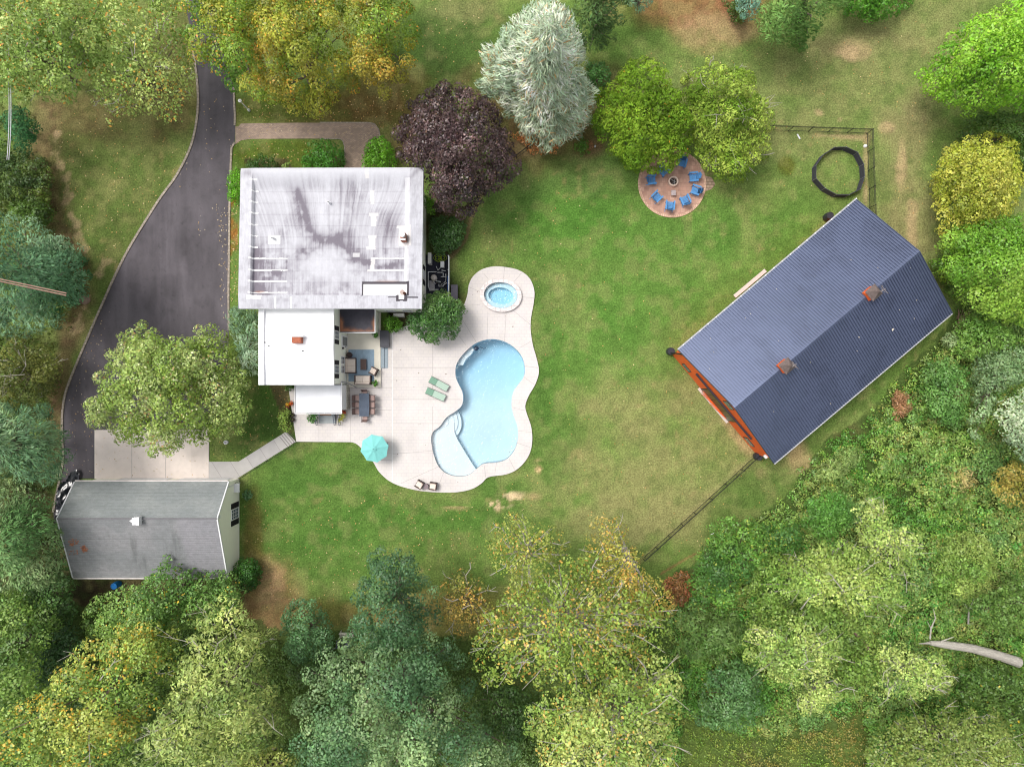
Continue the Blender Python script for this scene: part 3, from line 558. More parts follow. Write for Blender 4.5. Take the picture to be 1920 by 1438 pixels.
for k in range(9): b.bx(px0 + .06 + k * .52, px0 + .08 + k * .52, py0 + .06, py0 + .1, pz - .02, pz + .02)
b.build('gutter', m_white, por)
b = MB(); b.tube([(px1 - .05, wy(716, 3), 2.98), (-15.1, wy(716, 3), 2.9), (-15.05, wy(717, 2.4), 2.2), (-14.7, wy(722, 1), 1.2), (-14.5, wy(727, .5), .3)], .045, 6); b.build('downpipe', m_greym, por)
b = MB(); st0, st1 = wx_(597, .5), wx_(628, .5)
for k in range(3): b.bx(st0, st1, wy(779 + k * 7.5, .5), wy(770, .5) - (0 if k == 0 else 0), DZ - .05 if k == 2 else DZ, .62 - k * .16) if k == 0 else b.bx(st0, st1, wy(779 + k * 7.5, .5), wy(779 + (k - 1) * 7.5, .5), DZ, .62 - k * .16)
b.build('step', mat('grey step', P(176, 182, 184), .8, var=.06), por)
for x in (st0 - .06, st1 + .06, st1 + .5):
    b = MB(); ya, yb_ = wy(778, 1), wy(797, 1)
    b.tube([(x, ya, 1.5), (x, yb_, 1.05)], .025, 5); b.tube([(x, ya, .9), (x, yb_, .45)], .018, 5)
    for k in range(7): t = k / 6; y = ya + (yb_ - ya) * t; b.tube([(x, y, .2), (x, y, 1.5 - .45 * t)], .012 if 0 < k < 6 else .025, 4)
    b.build('handrail', mat('blue grey iron', P(92, 100, 122), .5), por)
b = MB(); b.bx(st0 + .18, st1 - .3, wy(778.5, .62), wy(775, .62), .62, .645); dm = tag(b.build('door_mat', mat('coir mat', P(168, 122, 84), .95, var=.2, scale=30)), 'brown doormat on the top step of the entry porch', 'doormat')
# raised terrace with rug
m_terr = mat('terrace slab', P(226, 220, 206, .9), .85, var=.07, scale=1.2, fine=.04)
t0 = W(652.6, 622, .4); t1 = W(713.5, 726, .4)
b = MB(); b.bx(-15.38, t1[0], t1[1], 4.7, DZ - .02, .4); b.bx(W(706, 0, .4)[0], t1[0] - .002, 4.69, 6.6, DZ - .02, .398); terr = tag(b.build('terrace', m_terr), 'raised pale concrete terrace holding the outdoor sofas', 'terrace')
b = MB()
for k in range(2):
    x0 = W(713.8 + k * 6.4, 0, .3)[0]; b.bx(x0, W(720.2 + k * 6.4, 0, .3)[0], W(0, 690, .3)[1], W(0, 652, .3)[1], DZ - .02, .31 - .1 * k)
tag(b.build('terrace_steps', mat('blue grey step', P(160, 174, 184), .7, var=.05)), 'two long blue grey steps leading from the deck up to the terrace', 'steps')
r0 = W(653, 655.5, .41); r1 = W(701.5, 715, .41)
b = MB(); b.bx(r0[0] + .02, r1[0], r1[1], r0[1], .402, .415); tag(b.build('outdoor_rug', mat('blue rug', P(142, 164, 182, .95), .95, var=.16, scale=2.2, stretch=(9, 1, 1), fine=.12, fscale=18)), 'faded blue outdoor rug under the terrace furniture', 'rug')
# ---------------------------------------------------------------- garage with asymmetric shingle roof
gX0, gX1, gYn, gYs, gYr, gzn, gzs, gzr = -38.75, -25.56, -8.75, -17.3, -11.6, 2.95, 3.2, 5.35
gar = thing('garage', 'cream garage with weathered grey shingle roof at the end of the driveway', 'garage', ((gX0 + gX1) / 2, (gYn + gYs) / 2, 0))
b = MB(); yn, ys = gYn - .15, gYs + .2
for X in (gX0, gX1):
    b.add([(X, ys, 0), (X, yn, 0), (X, yn, gzn - .1), (X, gYr, gzr - .12), (X, ys, gzs - .1)], [(0, 1, 2, 3, 4) if X > -30 else (4, 3, 2, 1, 0)])
b.quad((gX0, yn, 0), (gX1, yn, 0), (gX1, yn, gzn - .1), (gX0, yn, gzn - .1)); b.quad((gX0, ys, 0), (gX0, ys, gzs - .1), (gX1, ys, gzs - .1), (gX1, ys, 0)); b.build('wall', mat('garage siding', P(248, 246, 232, 1.0), .7, var=.03, stretch=(1, 1, 8), scale=2), gar)
def shingle(y0, z0, y1, z1, nm, col0, col1, seed, south):
    x0, x1 = gX0 - .35, gX1 + .2; nx, nyy = 300, 160; u, v = np.meshgrid(np.linspace(0, 1, nx), np.linspace(0, 1, nyy))
    X = x0 + (x1 - x0) * u; Y = y0 + (y1 - y0) * v; row = v * 26; Z = z0 + (z1 - z0) * v + .022 * (row % 1) * -1
    C = np.array(col0) * (1 - u[..., None] * .0) ; n1 = fbm(X * .5, v * 3, seed); cell = hashf(np.floor(X / .3 + (np.floor(row) % 2) * .5), np.floor(row), seed)
    C = np.array(col0) * (1 - smooth(.35, .7, n1)[..., None]) + np.array(col1) * smooth(.35, .7, n1)[..., None]
    C = C * (1 + (cell - .5)[..., None] * .16) * np.where((row % 1) > .82, .8, 1)[..., None]
    if south:
        s = smooth(.55, .72, fbm(X * 1.1 + v * .8, v * 1.2, 6, 5)) * smooth(.1, .3, v) * smooth(.98, .7, v) * smooth(.15, .35, u) * smooth(.8, .66, u)
        s = s * (.4 + .6 * smooth(.4, .6, fbm(X * 6 + v * 3, v * 5, 17, 2)))
        C = C * (1 - s[..., None] * .3); k = smooth(.73, .78, u + (n1 - .5) * .03)[..., None] * .6; C = C * (1 - k) + np.array(P(152, 150, 156)) * (1 + (cell - .5)[..., None] * .14) * k
    idx = np.arange(nx * nyy).reshape(nyy, nx); Fc = np.stack([idx[1:, :-1], idx[1:, 1:], idx[:-1, 1:], idx[:-1, :-1]], -1).reshape(-1, 4)
    fast_mesh(nm, np.stack([X, Y, Z], -1).reshape(-1, 3), Fc, mat('shingle', None, .9, var=.04, attr='tint', fine=.1, fscale=14), C.reshape(-1, 3), 'POINT', parent=gar, loc=tuple(gar.location))
shingle(gYr, gzr, gYn, gzn, 'roof', P(142, 147, 147), P(152, 156, 155), 3, False); shingle(gYr, gzr, gYs, gzs, 'roof', P(140, 142, 144), P(150, 150, 152), 5, True)
x1 = gX1 + .22
for (ya, za, yb_, zb) in ((gYn, gzn, gYr, gzr), (gYr, gzr, gYs, gzs)):
    for xx in (x1, gX0 - .37):
        b = MB(); b.add([(xx - .05, ya, za - .16), (xx + .05, ya, za - .16), (xx + .05, ya, za + .03), (xx - .05, ya, za + .03), (xx - .05, yb_, zb - .16), (xx + .05, yb_, zb - .16), (xx + .05, yb_, zb + .03), (xx - .05, yb_, zb + .03)], [(0, 1, 2, 3), (7, 6, 5, 4), (1, 5, 6, 2), (0, 3, 7, 4), (3, 2, 6, 7), (0, 4, 5, 1)])
        b.build('rake_board', m_white, gar)
b = MB(); b.bx(gX0 - .35, gX1 + .15, gYn, gYn + .11, gzn - .12, gzn - .01); b.build('gutter', mat('old gutter', P(222, 214, 210), .6, var=.12, scale=2), gar)
b = MB(); b.bx(gX0 - .35, gX1 + .15, gYs - .11, gYs, gzs - .12, gzs - .01); b.build('gutter', mat('old gutter', None), gar)
b = MB(); b.tube([(gX0 - .3, gYr, gzr + .01), (gX1 + .2, gYr, gzr + .01)], .07, 6); b.build('ridge_cap', mat('ridge grey', P(132, 130, 134), .9), gar)
x, y = W(253, 976.5, 5.7); b = MB(); b.lathe((x, y, 5.2), [(.5, 0), (.5, .45), (.38, .62), (0, .62)], 4, sx=1, sy=.75)
b.box((x + .1, y, 5.85), (.5, .62, .06)); b.box((x + .3, y, 5.62), (.25, .7, .5)); b.build('roof_vent', m_white, gar)
window(gar, gX1, -12.5, -11.5, .25, 1.85, 3, 4); shutter(gar, gX1, -11.47, -10.97, .2, 1.9); shutter(gar, gX1, -13.03, -12.53, .2, 1.9)
b = MB(); b.tube([(gX1 + .06, -9.3, .0), (gX1 + .06, -9.3, 2.8)], .05, 6); b.build('downpipe', m_white, gar)
b = MB(); x, y = W(410.5, 975.5, 4.9); b.box((gX1 + .06, -11.6, 4.6), (.12, .3, .35)); b.build('floodlight', m_white, gar)
b = MB()
b.bx(gX1 + .02, gX1 + .5, -10.0, -9.85, 1.1, 1.2); b.bx(gX1 + .02, gX1 + .5, -10.0, -9.2, 1.2, 1.25); b.build('door_hood', m_white, gar)
for k in range(2):
    b = MB(); x0 = -36.4 + k * 5.6; b.bx(x0, x0 + 4.6, yn, yn + .05, .02, 2.3)
    for j in range(3): b.bx(x0 + .05, x0 + 4.55, yn + .05, yn + .06, .1 + j * .75, .72 + j * .75)
    b.build('garage_door', m_white, gar)
# railing where the garden walk drops beside the garage
rl = thing('walk_railing', 'dark iron railing along the garden walk down to the garage corner', 'railing', W3(500, 868))
b = MB(); pts = [W3(552, 833, .8), W3(500, 866, .8), W3(446, 899.5, .8)]; b.tube(pts, .025, 5); b.build('rail', m_iron, rl)
for t in range(7):
    b = MB(); a = W(555 - t * 18, 829 + t * 11.6); b.tube([(*a, 0), (*a, .85)], .02, 5); b.build('post', m_iron, rl)
rl2 = thing('step_railing', 'short iron railing by the cream gable corner of the garage', 'railing', W3(447, 903))
b = MB(); p0, p1 = W(441, 902), W(449, 908)
b.tube([(*p0, .9), (p1[0], p0[1], .9), (*p1, .9)], .025, 5)
for k in range(6): b.tube([(p0[0] + (p1[0] - p0[0]) * k / 5, p0[1], 0), (p0[0] + (p1[0] - p0[0]) * k / 5, p0[1], .9)], .014, 4)
b.build('rail', m_iron, rl2)
# ---------------------------------------------------------------- barn
BO = Vector((15.05, 2.665, 0)); BU = Vector((.645, -.764, 0)).normalized(); BL = Vector((-BU.y, BU.x, 0)); BWd, BLn, bhe, bhr = 12.12, 20.3, 4.0, 6.1
def BP(u, l, z=0): p = BO + BU * u + BL * l; return (p.x, p.y, z)
def facade(px, py):                  # image pixel on the gable wall -> (u, z)
    d = Vector(((px - 960) / 1280, (719 - py) / 1280, 0)); z = 64 - BO.dot(BL) / d.dot(BL); p = d * (64 - z) - BO; return p.dot(BU), z
def fz(x, y): return facade(1240 + x / 5.75, 630 + y / 5.75)
barn = thing('barn', 'long barn with a dark blue ribbed metal roof and bright orange gable wall', 'barn', BP(BWd / 2, BLn / 2))
m_orange = mat('orange board', P(240, 112, 58, 1.0), .7, var=.06, scale=3, fine=.05)
b = MB(); g = .3
for l in (0, BLn):
    vs = [BP(0, l), BP(BWd, l), BP(BWd, l, bhe - .18), BP(BWd / 2, l, bhr - .18), BP(0, l, bhe - .18)]; b.add(vs, [(0, 1, 2, 3, 4)])
for u_ in (0, BWd): b.add([BP(u_, 0), BP(u_, BLn), BP(u_, BLn, bhe - .18), BP(u_, 0, bhe - .18)], [(0, 1, 2, 3)])
k = int(BWd / .3)
for i in range(k + 1):               # board and batten
    u_ = i * BWd / k; zt = bhe - .2 + (bhr - bhe) * (1 - abs(u_ / BWd * 2 - 1)); b.add([BP(u_ - .02, -.02, .05), BP(u_ + .02, -.02, .05), BP(u_ + .02, -.02, zt), BP(u_ - .02, -.02, zt)], [(0, 1, 2, 3)])
    b.add([BP(u_ + .02, -.02, .05), BP(u_ + .02, 0, .05), BP(u_ + .02, 0, zt), BP(u_ + .02, -.02, zt)], [(0, 1, 2, 3)])
b.build('wall', m_orange, barn)
ov, og = .48, .12
def roofside(nm, s, m):
    b = MB(); ue = -ov if s < 0 else BWd + ov; ur = BWd / 2
    def R(t, l, dz=0): return BP(ue + (ur - ue) * t, l, bhe - .12 + (bhr - bhe + .12) * t + dz)
    l0, l1 = -og, BLn + og; n = 86; st = (l1 - l0) / n; vs = []
    prof = []
    for i in range(n): prof += [(l0 + i * st, 0), (l0 + i * st + st * .74, 0), (l0 + i * st + st * .76, .11), (l0 + i * st + st * .9, .11), (l0 + i * st + st * .93, -.02)]
    prof.append((l1, 0)); 
    for l, dz in prof: vs += [R(0, l, dz), R(1, l, dz)]
    fs = [(2 * i, 2 * i + 2, 2 * i + 3, 2 * i + 1) if s < 0 else (2 * i + 1, 2 * i + 3, 2 * i + 2, 2 * i) for i in range(len(prof) - 1)]
    b.add(vs, fs); b.add([R(0, l0, -.06), R(0, l1, -.06), R(1, l1, -.06), R(1, l0, -.06)], [(0, 3, 2, 1) if s < 0 else (0, 1, 2, 3)])
    return b.build(nm, m, barn)
m_roof = mat('blue steel', P(94, 103, 128, .95), .45, metal=.5, var=.07, scale=.25, spec=.5, fine=.03, fscale=3)
wear(m_roof, .35, .5, .62, .88); wear(m_roof, 1.6, .58, .7, .9)
roofside('roof', -1, m_roof); roofside('roof', 1, m_roof)
b = MB(); b.add([BP(BWd / 2 - .22, -og - .02, bhr - .03), BP(BWd / 2, -og - .02, bhr + .06), BP(BWd / 2 + .22, -og - .02, bhr - .03), BP(BWd / 2 - .22, BLn + og + .02, bhr - .03), BP(BWd / 2, BLn + og + .02, bhr + .06), BP(BWd / 2 + .22, BLn + og + .02, bhr - .03)], [(0, 1, 4, 3), (1, 2, 5, 4)]); b.build('ridge_cap', m_roof, barn)
for s, ue in ((-1, -ov), (1, BWd + ov)):
    b = MB(); b.add([BP(ue + s * .0, -og, 3.85), BP(ue + s * .12, -og, 3.85), BP(ue + s * .12, BLn + og, 3.85), BP(ue, BLn + og, 3.85), BP(ue, -og, 3.7), BP(ue + s * .12, -og, 3.7), BP(ue + s * .12, BLn + og, 3.7), BP(ue, BLn + og, 3.7)], [(0, 1, 2, 3), (7, 6, 5, 4), (1, 5, 6, 2), (0, 4, 5, 1), (3, 2, 6, 7), (0, 3, 7, 4)])
    b.build('gutter', mat('barn gutter', P(196, 196, 200), .5, metal=.3), barn)
for i in range(22):
    b = MB(); p = BP(-ov - .06, .5 + i * .95, 3.87); b.box(p, (.1, .1, .04), math.atan2(BL.y, BL.x)); b.build('gutter_clip', m_white, barn)
for l in (-og,):
    b = MB()
    for (ua, za, ub, zb) in ((-ov, bhe - .12, BWd / 2, bhr), (BWd / 2, bhr, BWd + ov, bhe - .12)):
        b.add([BP(ua, l - .03, za - .16), BP(ua, l - .03, za + .04), BP(ub, l - .03, zb + .04), BP(ub, l - .03, zb - .16)], [(0, 1, 2, 3)]); b.add([BP(ua, l - .03, za + .04), BP(ua, l + .03, za + .04), BP(ub, l + .03, zb + .04), BP(ub, l - .03, zb + .04)], [(0, 1, 2, 3)])
    b.build('rake_trim', mat('roof trim', P(64, 74, 92), .5), barn)
def fpanel(nm, q, m, off=.05, parent=barn, frame=None, mull=0):
    us = [p[0] for p in q]; zs = [p[1] for p in q]; u0, u1, z0, z1 = min(us), max(us), max(.02, min(zs)), max(zs)
    b = MB()
    def bxf(ua, ub, za, zb, o0, o1):
        vs = [BP(u_, -o, z) for o in (o0, o1) for u_, z in ((ua, za), (ub, za), (ub, zb), (ua, zb))]; b.add(vs, [(3, 2, 1, 0), (4, 5, 6, 7), (0, 1, 5, 4), (1, 2, 6, 5), (2, 3, 7, 6), (3, 0, 4, 7)])
    bxf(u0, u1, z0, z1, -.02, off); f = b.build(nm, frame or m, parent)
    if frame:
        b = MB(); k = mull + 1; w_ = (u1 - u0 - .1) / k
        for i in range(k): bxf(u0 + .05 + i * w_ + .02, u0 + .05 + (i + 1) * w_ - .02, z0 + .07, z1 - .07, off - .001, off + .012)
        b.build('pane', m, f)
    return f
wq1 = [fz(*p) for p in ((222,300),(248,297),(322,383),(297,388))]; wq2 = [fz(*p) for p in ((890,1092),(915,1092),(1000,1180),(972,1182))]
wq3 = [fz(*p) for p in ((680,705),(710,700),(775,785),(745,790))]; dq = [fz(*p) for p in ((430,572),(510,568),(820,925),(722,912))]
tq = [fz(*p) for p in ((385,398),(985,1103))]
print('BARN', wq1, wq2, wq3, dq, tq)
m_bframe = mat('barn window frame', P(70, 66, 64), .6); m_bglass = mat('barn glass', P(120, 136, 140), .15, var=.3, spec=.8)
fpanel('window', wq1, m_bglass, frame=m_bframe, mull=2); fpanel('window', wq2, m_bglass, frame=m_bframe, mull=2); fpanel('loft_window', wq3, m_bglass, frame=m_bframe, mull=1)
fpanel('doorway', dq, mat('dim interior', P(66, 72, 52), .3, var=.5, scale=4, spec=.6), frame=mat('door dark frame', P(58, 52, 44), .6), mull=5)
u0, z0 = tq[0]; u1, z1 = tq[1]; zt = (z0 + z1) / 2
b = MB(); vs = [BP(u_, -o, z) for o in (.06, .2) for u_, z in ((u0, zt - .12), (u1, zt - .12), (u1, zt + .1), (u0, zt + .1))]; b.add(vs, [(3, 2, 1, 0), (4, 5, 6, 7), (0, 1, 5, 4), (1, 2, 6, 5), (2, 3, 7, 6), (3, 0, 4, 7)]); b.build('door_track', mat('track', P(62, 54, 66), .5), barn)
du0, du1 = min(p[0] for p in dq), max(p[0] for p in dq)
b = MB()
for (ua, ub) in ((du0 + .25, du0 + 2.4), (du1 - 2.5, du1 - .3)):
    for k in range(3): b.tube([BP(ua + .1 * k, -.1 - .12 * k, .1), BP(ua + .1 * k, -.1 - .12 * k, .55), BP(ub, -.08, .35)], .03, 4)
b.build('door_brace', m_orange, barn)
for ang, (u_, l_) in enumerate(((BWd - .3, -.02),)):
    b = MB(); b.box(BP(u_ + .1, -.1, 3.0), (.3, .3, .3), math.atan2(BU.y, BU.x)); b.build('floodlight', m_white, barn)
b = MB(); b.tube([BP(.05, -.1, 3.7), BP(-.1, -.15, 3.3), BP(-.35, -.2, 1.0)], .06, 6); b.build('downpipe', m_iron, barn)
def cupola(s, lab):
    l = -og + s * (BLn + 2 * og); root_p = BP(BWd / 2, l, bhr); rz = math.atan2(BU.y, BU.x)
    t = bpy.data.objects.new('cupola', None); COL.objects.link(t); t.parent = barn; t.location = Vector(root_p) - barn.location; t.rotation_euler = (0, 0, rz); t['_loc'] = 1; t['label'] = lab; t.scale = (.86, .86, .9)
    b = MB(); b.box((0, 0, 0), (1.0, 1.0, .7)); 
    b.build('base', m_orange, t)
    b = MB(); b.box((0, 0, .6), (.84, .84, .5))
    for z in (.42, .6, .78): b.box((0, 0, z), (.92, .92, .06))
    b.build('louvre', mat('louvre orange', P(212, 128, 104), .7, var=.08), t)
    b = MB(); r = .62; n = 4; rings = [(r, .86), (.5, 1.0), (.3, 1.3), (.12, 1.65), (.0, 1.95)]
    vs = []; 
    for rr, z in rings:
        for sx_, sy_ in ((-1, -1), (1, -1), (1, 1), (-1, 1)): vs.append((sx_ * rr, sy_ * rr, z))
    fs = [(i * 4 + j, i * 4 + (j + 1) % 4, (i + 1) * 4 + (j + 1) % 4, (i + 1) * 4 + j) for i in range(4) for j in range(4)] + [(3, 2, 1, 0)]
    b.add(vs, fs); b.build('cap', mat('weathered copper', P(122, 108, 104), .6, var=.25, scale=5), t)
    b = MB(); b.tube([(0, 0, 1.9), (0, 0, 2.9)], .025, 5); b.tube([(-.4, 0, 2.7), (.4, 0, 2.7)], .02, 4); b.tube([(0, -.3, 2.45), (0, .3, 2.45)], .018, 4); b.tube([(-.3, 0, 2.45), (.3, 0, 2.45)], .018, 4)
    b.add([(-.5, 0, 2.55), (-.25, 0, 2.7), (-.5, 0, 2.95), (.2, 0, 2.75), (.5, 0, 2.85), (.45, 0, 2.65), (.2, 0, 2.62)], [(0, 1, 2), (3, 4, 5, 6), (1, 6, 3)]); b.lathe((0, 0, 2.2), [(0, 0), (.07, .07), (0, .14)], 8)
    b.build('weathervane', mat('vane grey', P(170, 160, 160), .5), t)
cupola(.265, 'orange louvred cupola nearer the gable wall'); cupola(.728, 'orange louvred cupola with long weathervane near the far ridge end')
b = MB()
for i in range(26):                  # litter lying on the sheets
    u_ = RS.uniform(.3, BWd - .3); l = RS.uniform(.3, BLn - .3); z = bhe + (bhr - bhe) * (1 - abs(u_ / BWd * 2 - 1)) + .05; b.box(BP(u_, l, z), (.07, .05, .02), i)
b.box(BP(BWd * .83, BLn * .74, bhe + .8), (.28, .12, .05), .9)
tag(b.build('roof_litter', mat('pale leaf', P(226, 214, 196))), 'scattered pale leaves lying on the blue barn roof', 'leaves', kind='stuff')
m_pale = mat('pale concrete', P(226, 214, 206), .85, var=.08)
b = MB(); a, c_ = Vector(BP(du0 - .1, -.75, .1)), None; b.prism([BP(du0 - .15, -.28)[:2], BP(du0 - .15, -.03)[:2], BP(du1 + .1, -.03)[:2], BP(du1 + .1, -.28)[:2]], 0, .1); tag(b.build('door_sill', m_pale), 'pale concrete sill strip in front of the orange barn doorway', 'sill')
lA = (Vector((*W(1379, 559), 0)) - BO).dot(BL); lB = (Vector((*W(1436, 509), 0)) - BO).dot(BL); uu = (Vector((*W(1407, 534), 0)) - BO).dot(BU); print('side', lA, lB, uu)
b = MB(); b.prism([BP(-.62, lA)[:2], BP(-.28, lA)[:2], BP(-.28, lB)[:2], BP(-.62, lB)[:2]], 0, .14); tag(b.build('side_sill', m_pale), 'long pale concrete sill on the lawn along the barn long side', 'sill')
# ---------------------------------------------------------------- garden furniture (each kind built once round its own origin, front towards +y)
m_blue = mat('blue plastic', P(84, 142, 196, .95), .5, var=.1, scale=4); m_blued = m_blue
m_wick = mat('brown wicker', P(94, 76, 72), .7, var=.2, scale=30); m_cush = mat('beige cushion', P(226, 212, 200, .92), .9, var=.05, scale=5)
def armchair_garden():
    t = thing('garden_chair', 'blue', 'chair', local=True, group='blue armchairs round the fire pit'); t.scale = (1.12, 1.12, 1.05)
    b = MB()
    for k in range(5): b.box((0, -.22 + k * .115, .36 - .035 * (4 - k) * .5), (.52, .1, .02))
    b.build('seat', m_blue, t)
    b = MB()
    for k in range(5): x = -.2 + k * .1; b.add([(x - .045, -.24, .34), (x + .045, -.24, .34), (x + .05, -.52 - .03 * (2 - abs(k - 2)), .9 + .05 * (2 - abs(k - 2))), (x - .05, -.52 - .03 * (2 - abs(k - 2)), .9 + .05 * (2 - abs(k - 2)))], [(0, 1, 2, 3), (3, 2, 1, 0)])
    b.box((0, -.42, .68), (.5, .03, .06)); b.build('backrest', m_blue, t)
    for s in (-1, 1):
        b = MB(); b.box((s * .33, -.02, .58), (.13, .74, .03)); b.build('armrest', m_blue, t)
        b = MB(); b.box((s * .31, .28, .29), (.04, .1, .56)); b.build('leg', m_blue, t)
        b = MB(); b.add([(s * .29, .3, .36), (s * .29, -.5, .04), (s * .29, -.5, 0), (s * .29, -.4, 0), (s * .29, .3, .26), (s * .32, .3, .36), (s * .32, -.5, .04), (s * .32, -.5, 0), (s * .32, -.4, 0), (s * .32, .3, .26)], [(0, 1, 2, 3, 4), (9, 8, 7, 6, 5), (0, 5, 6, 1), (3, 8, 9, 4)]); b.build('leg', m_blue, t)
    return t
fx, fy = W(1262.7, 340, .4)
AD = [(1231.9,368.8,'blue garden chair lower left of the fire pit, facing it'),(1222.4,337.7,'blue garden chair on the far left edge of the round patio'),(1245.4,321,'blue garden chair half hidden under the tree above the fire pit'),(1278.3,305.6,'darker blue garden chair in the shade between the two round trees'),(1299.7,332.4,'blue garden chair upper right of the fire pit'),(1303.5,356.8,'blue garden chair on the far right of the round patio'),(1284.4,375,'blue garden chair lower right, between the rightmost and lowest chairs'),(1256,385,'blue garden chair lowest on the round brick patio')]
c0 = armchair_garden()
for i, (px, py, lab) in enumerate(AD):
    x, y = W(px, py, .45); rz = math.atan2(fy - y, fx - x) - math.pi / 2 + (.0, .12, -.1, .15, -.1, .1, -.12, .05)[i]
    if i == 0: c0.location = (x, y, .05); c0.rotation_euler.z = rz; c0['label'] = lab
    else: dup(c0, (x, y, .05), rz, lab)
# round brick patio and fire pit
cx, cy_ = W(1260, 344.6); R_ = 3.15
struct(road('round_brick_patio', [(1260 + 61 * math.cos(t / 32 * math.pi), 344.6 + 61 * math.sin(t / 32 * math.pi)) for t in range(64)], .045, brickmat('pink brick', P(206, 166, 146), P(184, 142, 124), P(178, 140, 124), 1, .4, .4, .015, nscale=1.5, var=.18), .06))
b = MB(); n = 96; ro, ri = 3.19, 2.97
b.add([(cx + r * math.cos(2 * math.pi * i / n), cy_ + r * math.sin(2 * math.pi * i / n), z) for r, z in ((ro, -.02), (ro, .06), (ri, .06)) for i in range(n)], [(k * n + i, k * n + (i + 1) % n, (k + 1) * n + (i + 1) % n, (k + 1) * n + i) for k in (0, 1) for i in range(n)])
struct(b.build('patio_border', brickmat('border brick', P(224, 190, 164), P(212, 174, 148), P(180, 140, 120), 1, .2, .3, .02, nscale=3)))
struct(road('flagstone_path', [(1322,330),(1334,333),(1341,346),(1334,355),(1323,359),(1318,345)], .03, brickmat('flagstone', P(186, 160, 136), P(160, 136, 118), P(130, 110, 90), 1, .35, .3, .03)))
fp = thing('fire_pit', 'round stone fire pit with pale rim amid the blue chairs', 'fire pit', (fx, fy, .05))
b = MB(); b.lathe((fx, fy, .04), [(.46, 0), (.46, .42), (.34, .42), (.33, .12)], 32); b.build('rim', mat('fire pit stone', P(232, 206, 188), .8, var=.15, scale=8), fp)
b = MB(); b.lathe((fx, fy, .04), [(.33, .14), (0, .2)], 24); b.build('ash_bed', mat('ash', P(86, 76, 72), 1, var=.4, scale=10), fp)
for i, (dx, dy, a) in enumerate(((.1, -.1, .5), (.12, -.05, 1.6), (-.1, .1, 2.5))):
    b = MB(); d = Vector((math.cos(a), math.sin(a), 0)) * .2; b.tube([Vector((fx + dx, fy + dy, .28 + .05 * i)) - d, Vector((fx + dx, fy + dy, .3 + .05 * i)) + d], .035, 6); b.build('log', mat('ashy log', P(170, 166, 164), .9, var=.3), fp)
st_ = thing('side_table', 'small pale square table just below the fire pit', 'table', (*W(1263, 361.5), .05))
x, y = W(1263, 361.5, .45); b = MB()
for k in range(4): b.bx(x - .21, x + .21, y - .24 + k * .122, y - .13 + k * .122, .43, .46)
b.build('tabletop', mat('greyed wood', P(190, 176, 176), .8), st_)
for s in (-1, 1):
    for q in (-1, 1): b = MB(); b.bx(x + s * .17 - .02, x + s * .17 + .02, y + q * .2 - .02, y + q * .2 + .02, .05, .43); b.build('leg', mat('greyed wood', None), st_)
# sun loungers
def lounger():
    t = thing('sun_lounger', '', 'sun lounger', local=True, group='sun loungers on the pool deck')
    m = mat('sage sling', P(176, 200, 184), .7, var=.05); m2 = mat('sage cover', P(142, 184, 160), .8, var=.05); mf = mat('lounger frame', P(120, 124, 122), .4, metal=.5)
    b = MB(); b.add([(-.29, -.95, .31), (.29, -.95, .31), (.29, .2, .31), (-.29, .2, .31), (-.29, .2, .29), (.29, .2, .29)], [(0, 1, 2, 3), (3, 2, 5, 4)]); b.build('sling', m, t)
    b = MB(); b.add([(-.29, .22, .31), (.29, .22, .31), (.29, .88, .62), (-.29, .88, .62), (-.29, .22, .28), (.29, .22, .28), (.29, .88, .59), (-.29, .88, .59)], [(0, 1, 2, 3), (7, 6, 5, 4), (3, 2, 6, 7), (0, 3, 7, 4), (1, 5, 6, 2)]); b.build('backrest', m2, t)
    for s in (-1, 1):
        b = MB(); b.tube([(s * .32, -.98, .3), (s * .32, .22, .3), (s * .32, .9, .61)], .022, 6); b.build('side_rail', mf, t)
        for y_ in (-.8, .25):
            b = MB(); b.tube([(s * .32, y_, .3), (s * .34, y_ - .04, 0)], .018, 5); b.build('leg', mf, t)
    b = MB(); b.tube([(-.32, -.98, .3), (.32, -.98, .3)], .022, 6); b.build('end_rail', mf, t); return t
l0 = lounger(); x, y = W(822.6, 719.6, .35); l0.location = (x, y, DZ); a = math.atan2(-math.sin(math.radians(28.6)), math.cos(math.radians(28.6)))
l0.rotation_euler.z = math.radians(-28.6) + math.pi / 2; l0['label'] = 'pale sage sun lounger on the deck, the one further from the umbrella'
x, y = W(816.5, 739, .35); dup(l0, (x, y, DZ), math.radians(-24.5) + math.pi / 2, 'pale sage sun lounger on the deck, the one nearer the umbrella')
# wicker seats
def sofa(wd, dp, n, name, label, cat, group=None, back=True):
    t = thing(name, label, cat, local=True, group=group)
    b = MB(); b.box((0, 0, .18), (wd, dp, .3)); b.build('base', m_wick, t)
    for k in range(n):
        w_ = (wd - .16) / n; b = MB(); b.box((-wd / 2 + .08 + w_ * (k + .5), .06, .38), (w_ - .02, dp - .2, .12)); o = b.build('seat_cushion', m_cush, t)
        b = MB(); b.box((-wd / 2 + .08 + w_ * (k + .5), -dp / 2 + .13, .56), (w_ - .02, .15, .36), tilt=.2); b.build('back_cushion', m_cush, t)
    b = MB(); b.box((0, -dp / 2 + .03, .42), (wd, .06, .72)); b.build('backrest', m_wick, t)
    for s in (-1, 1): b = MB(); b.box((s * (wd / 2 - .035), .02, .36), (.07, dp, .5)); b.build('armrest', m_wick, t)
    return t
def put(o, px, py, z, rz, zh=.45): o.location = (*W(px, py, z + zh), z); o.rotation_euler.z = rz; return o
put(sofa(1.42, .95, 2, 'outdoor_loveseat', 'beige cushioned wicker loveseat with its back to the house wall', 'sofa'), 657, 685.5, .4, -math.pi / 2)
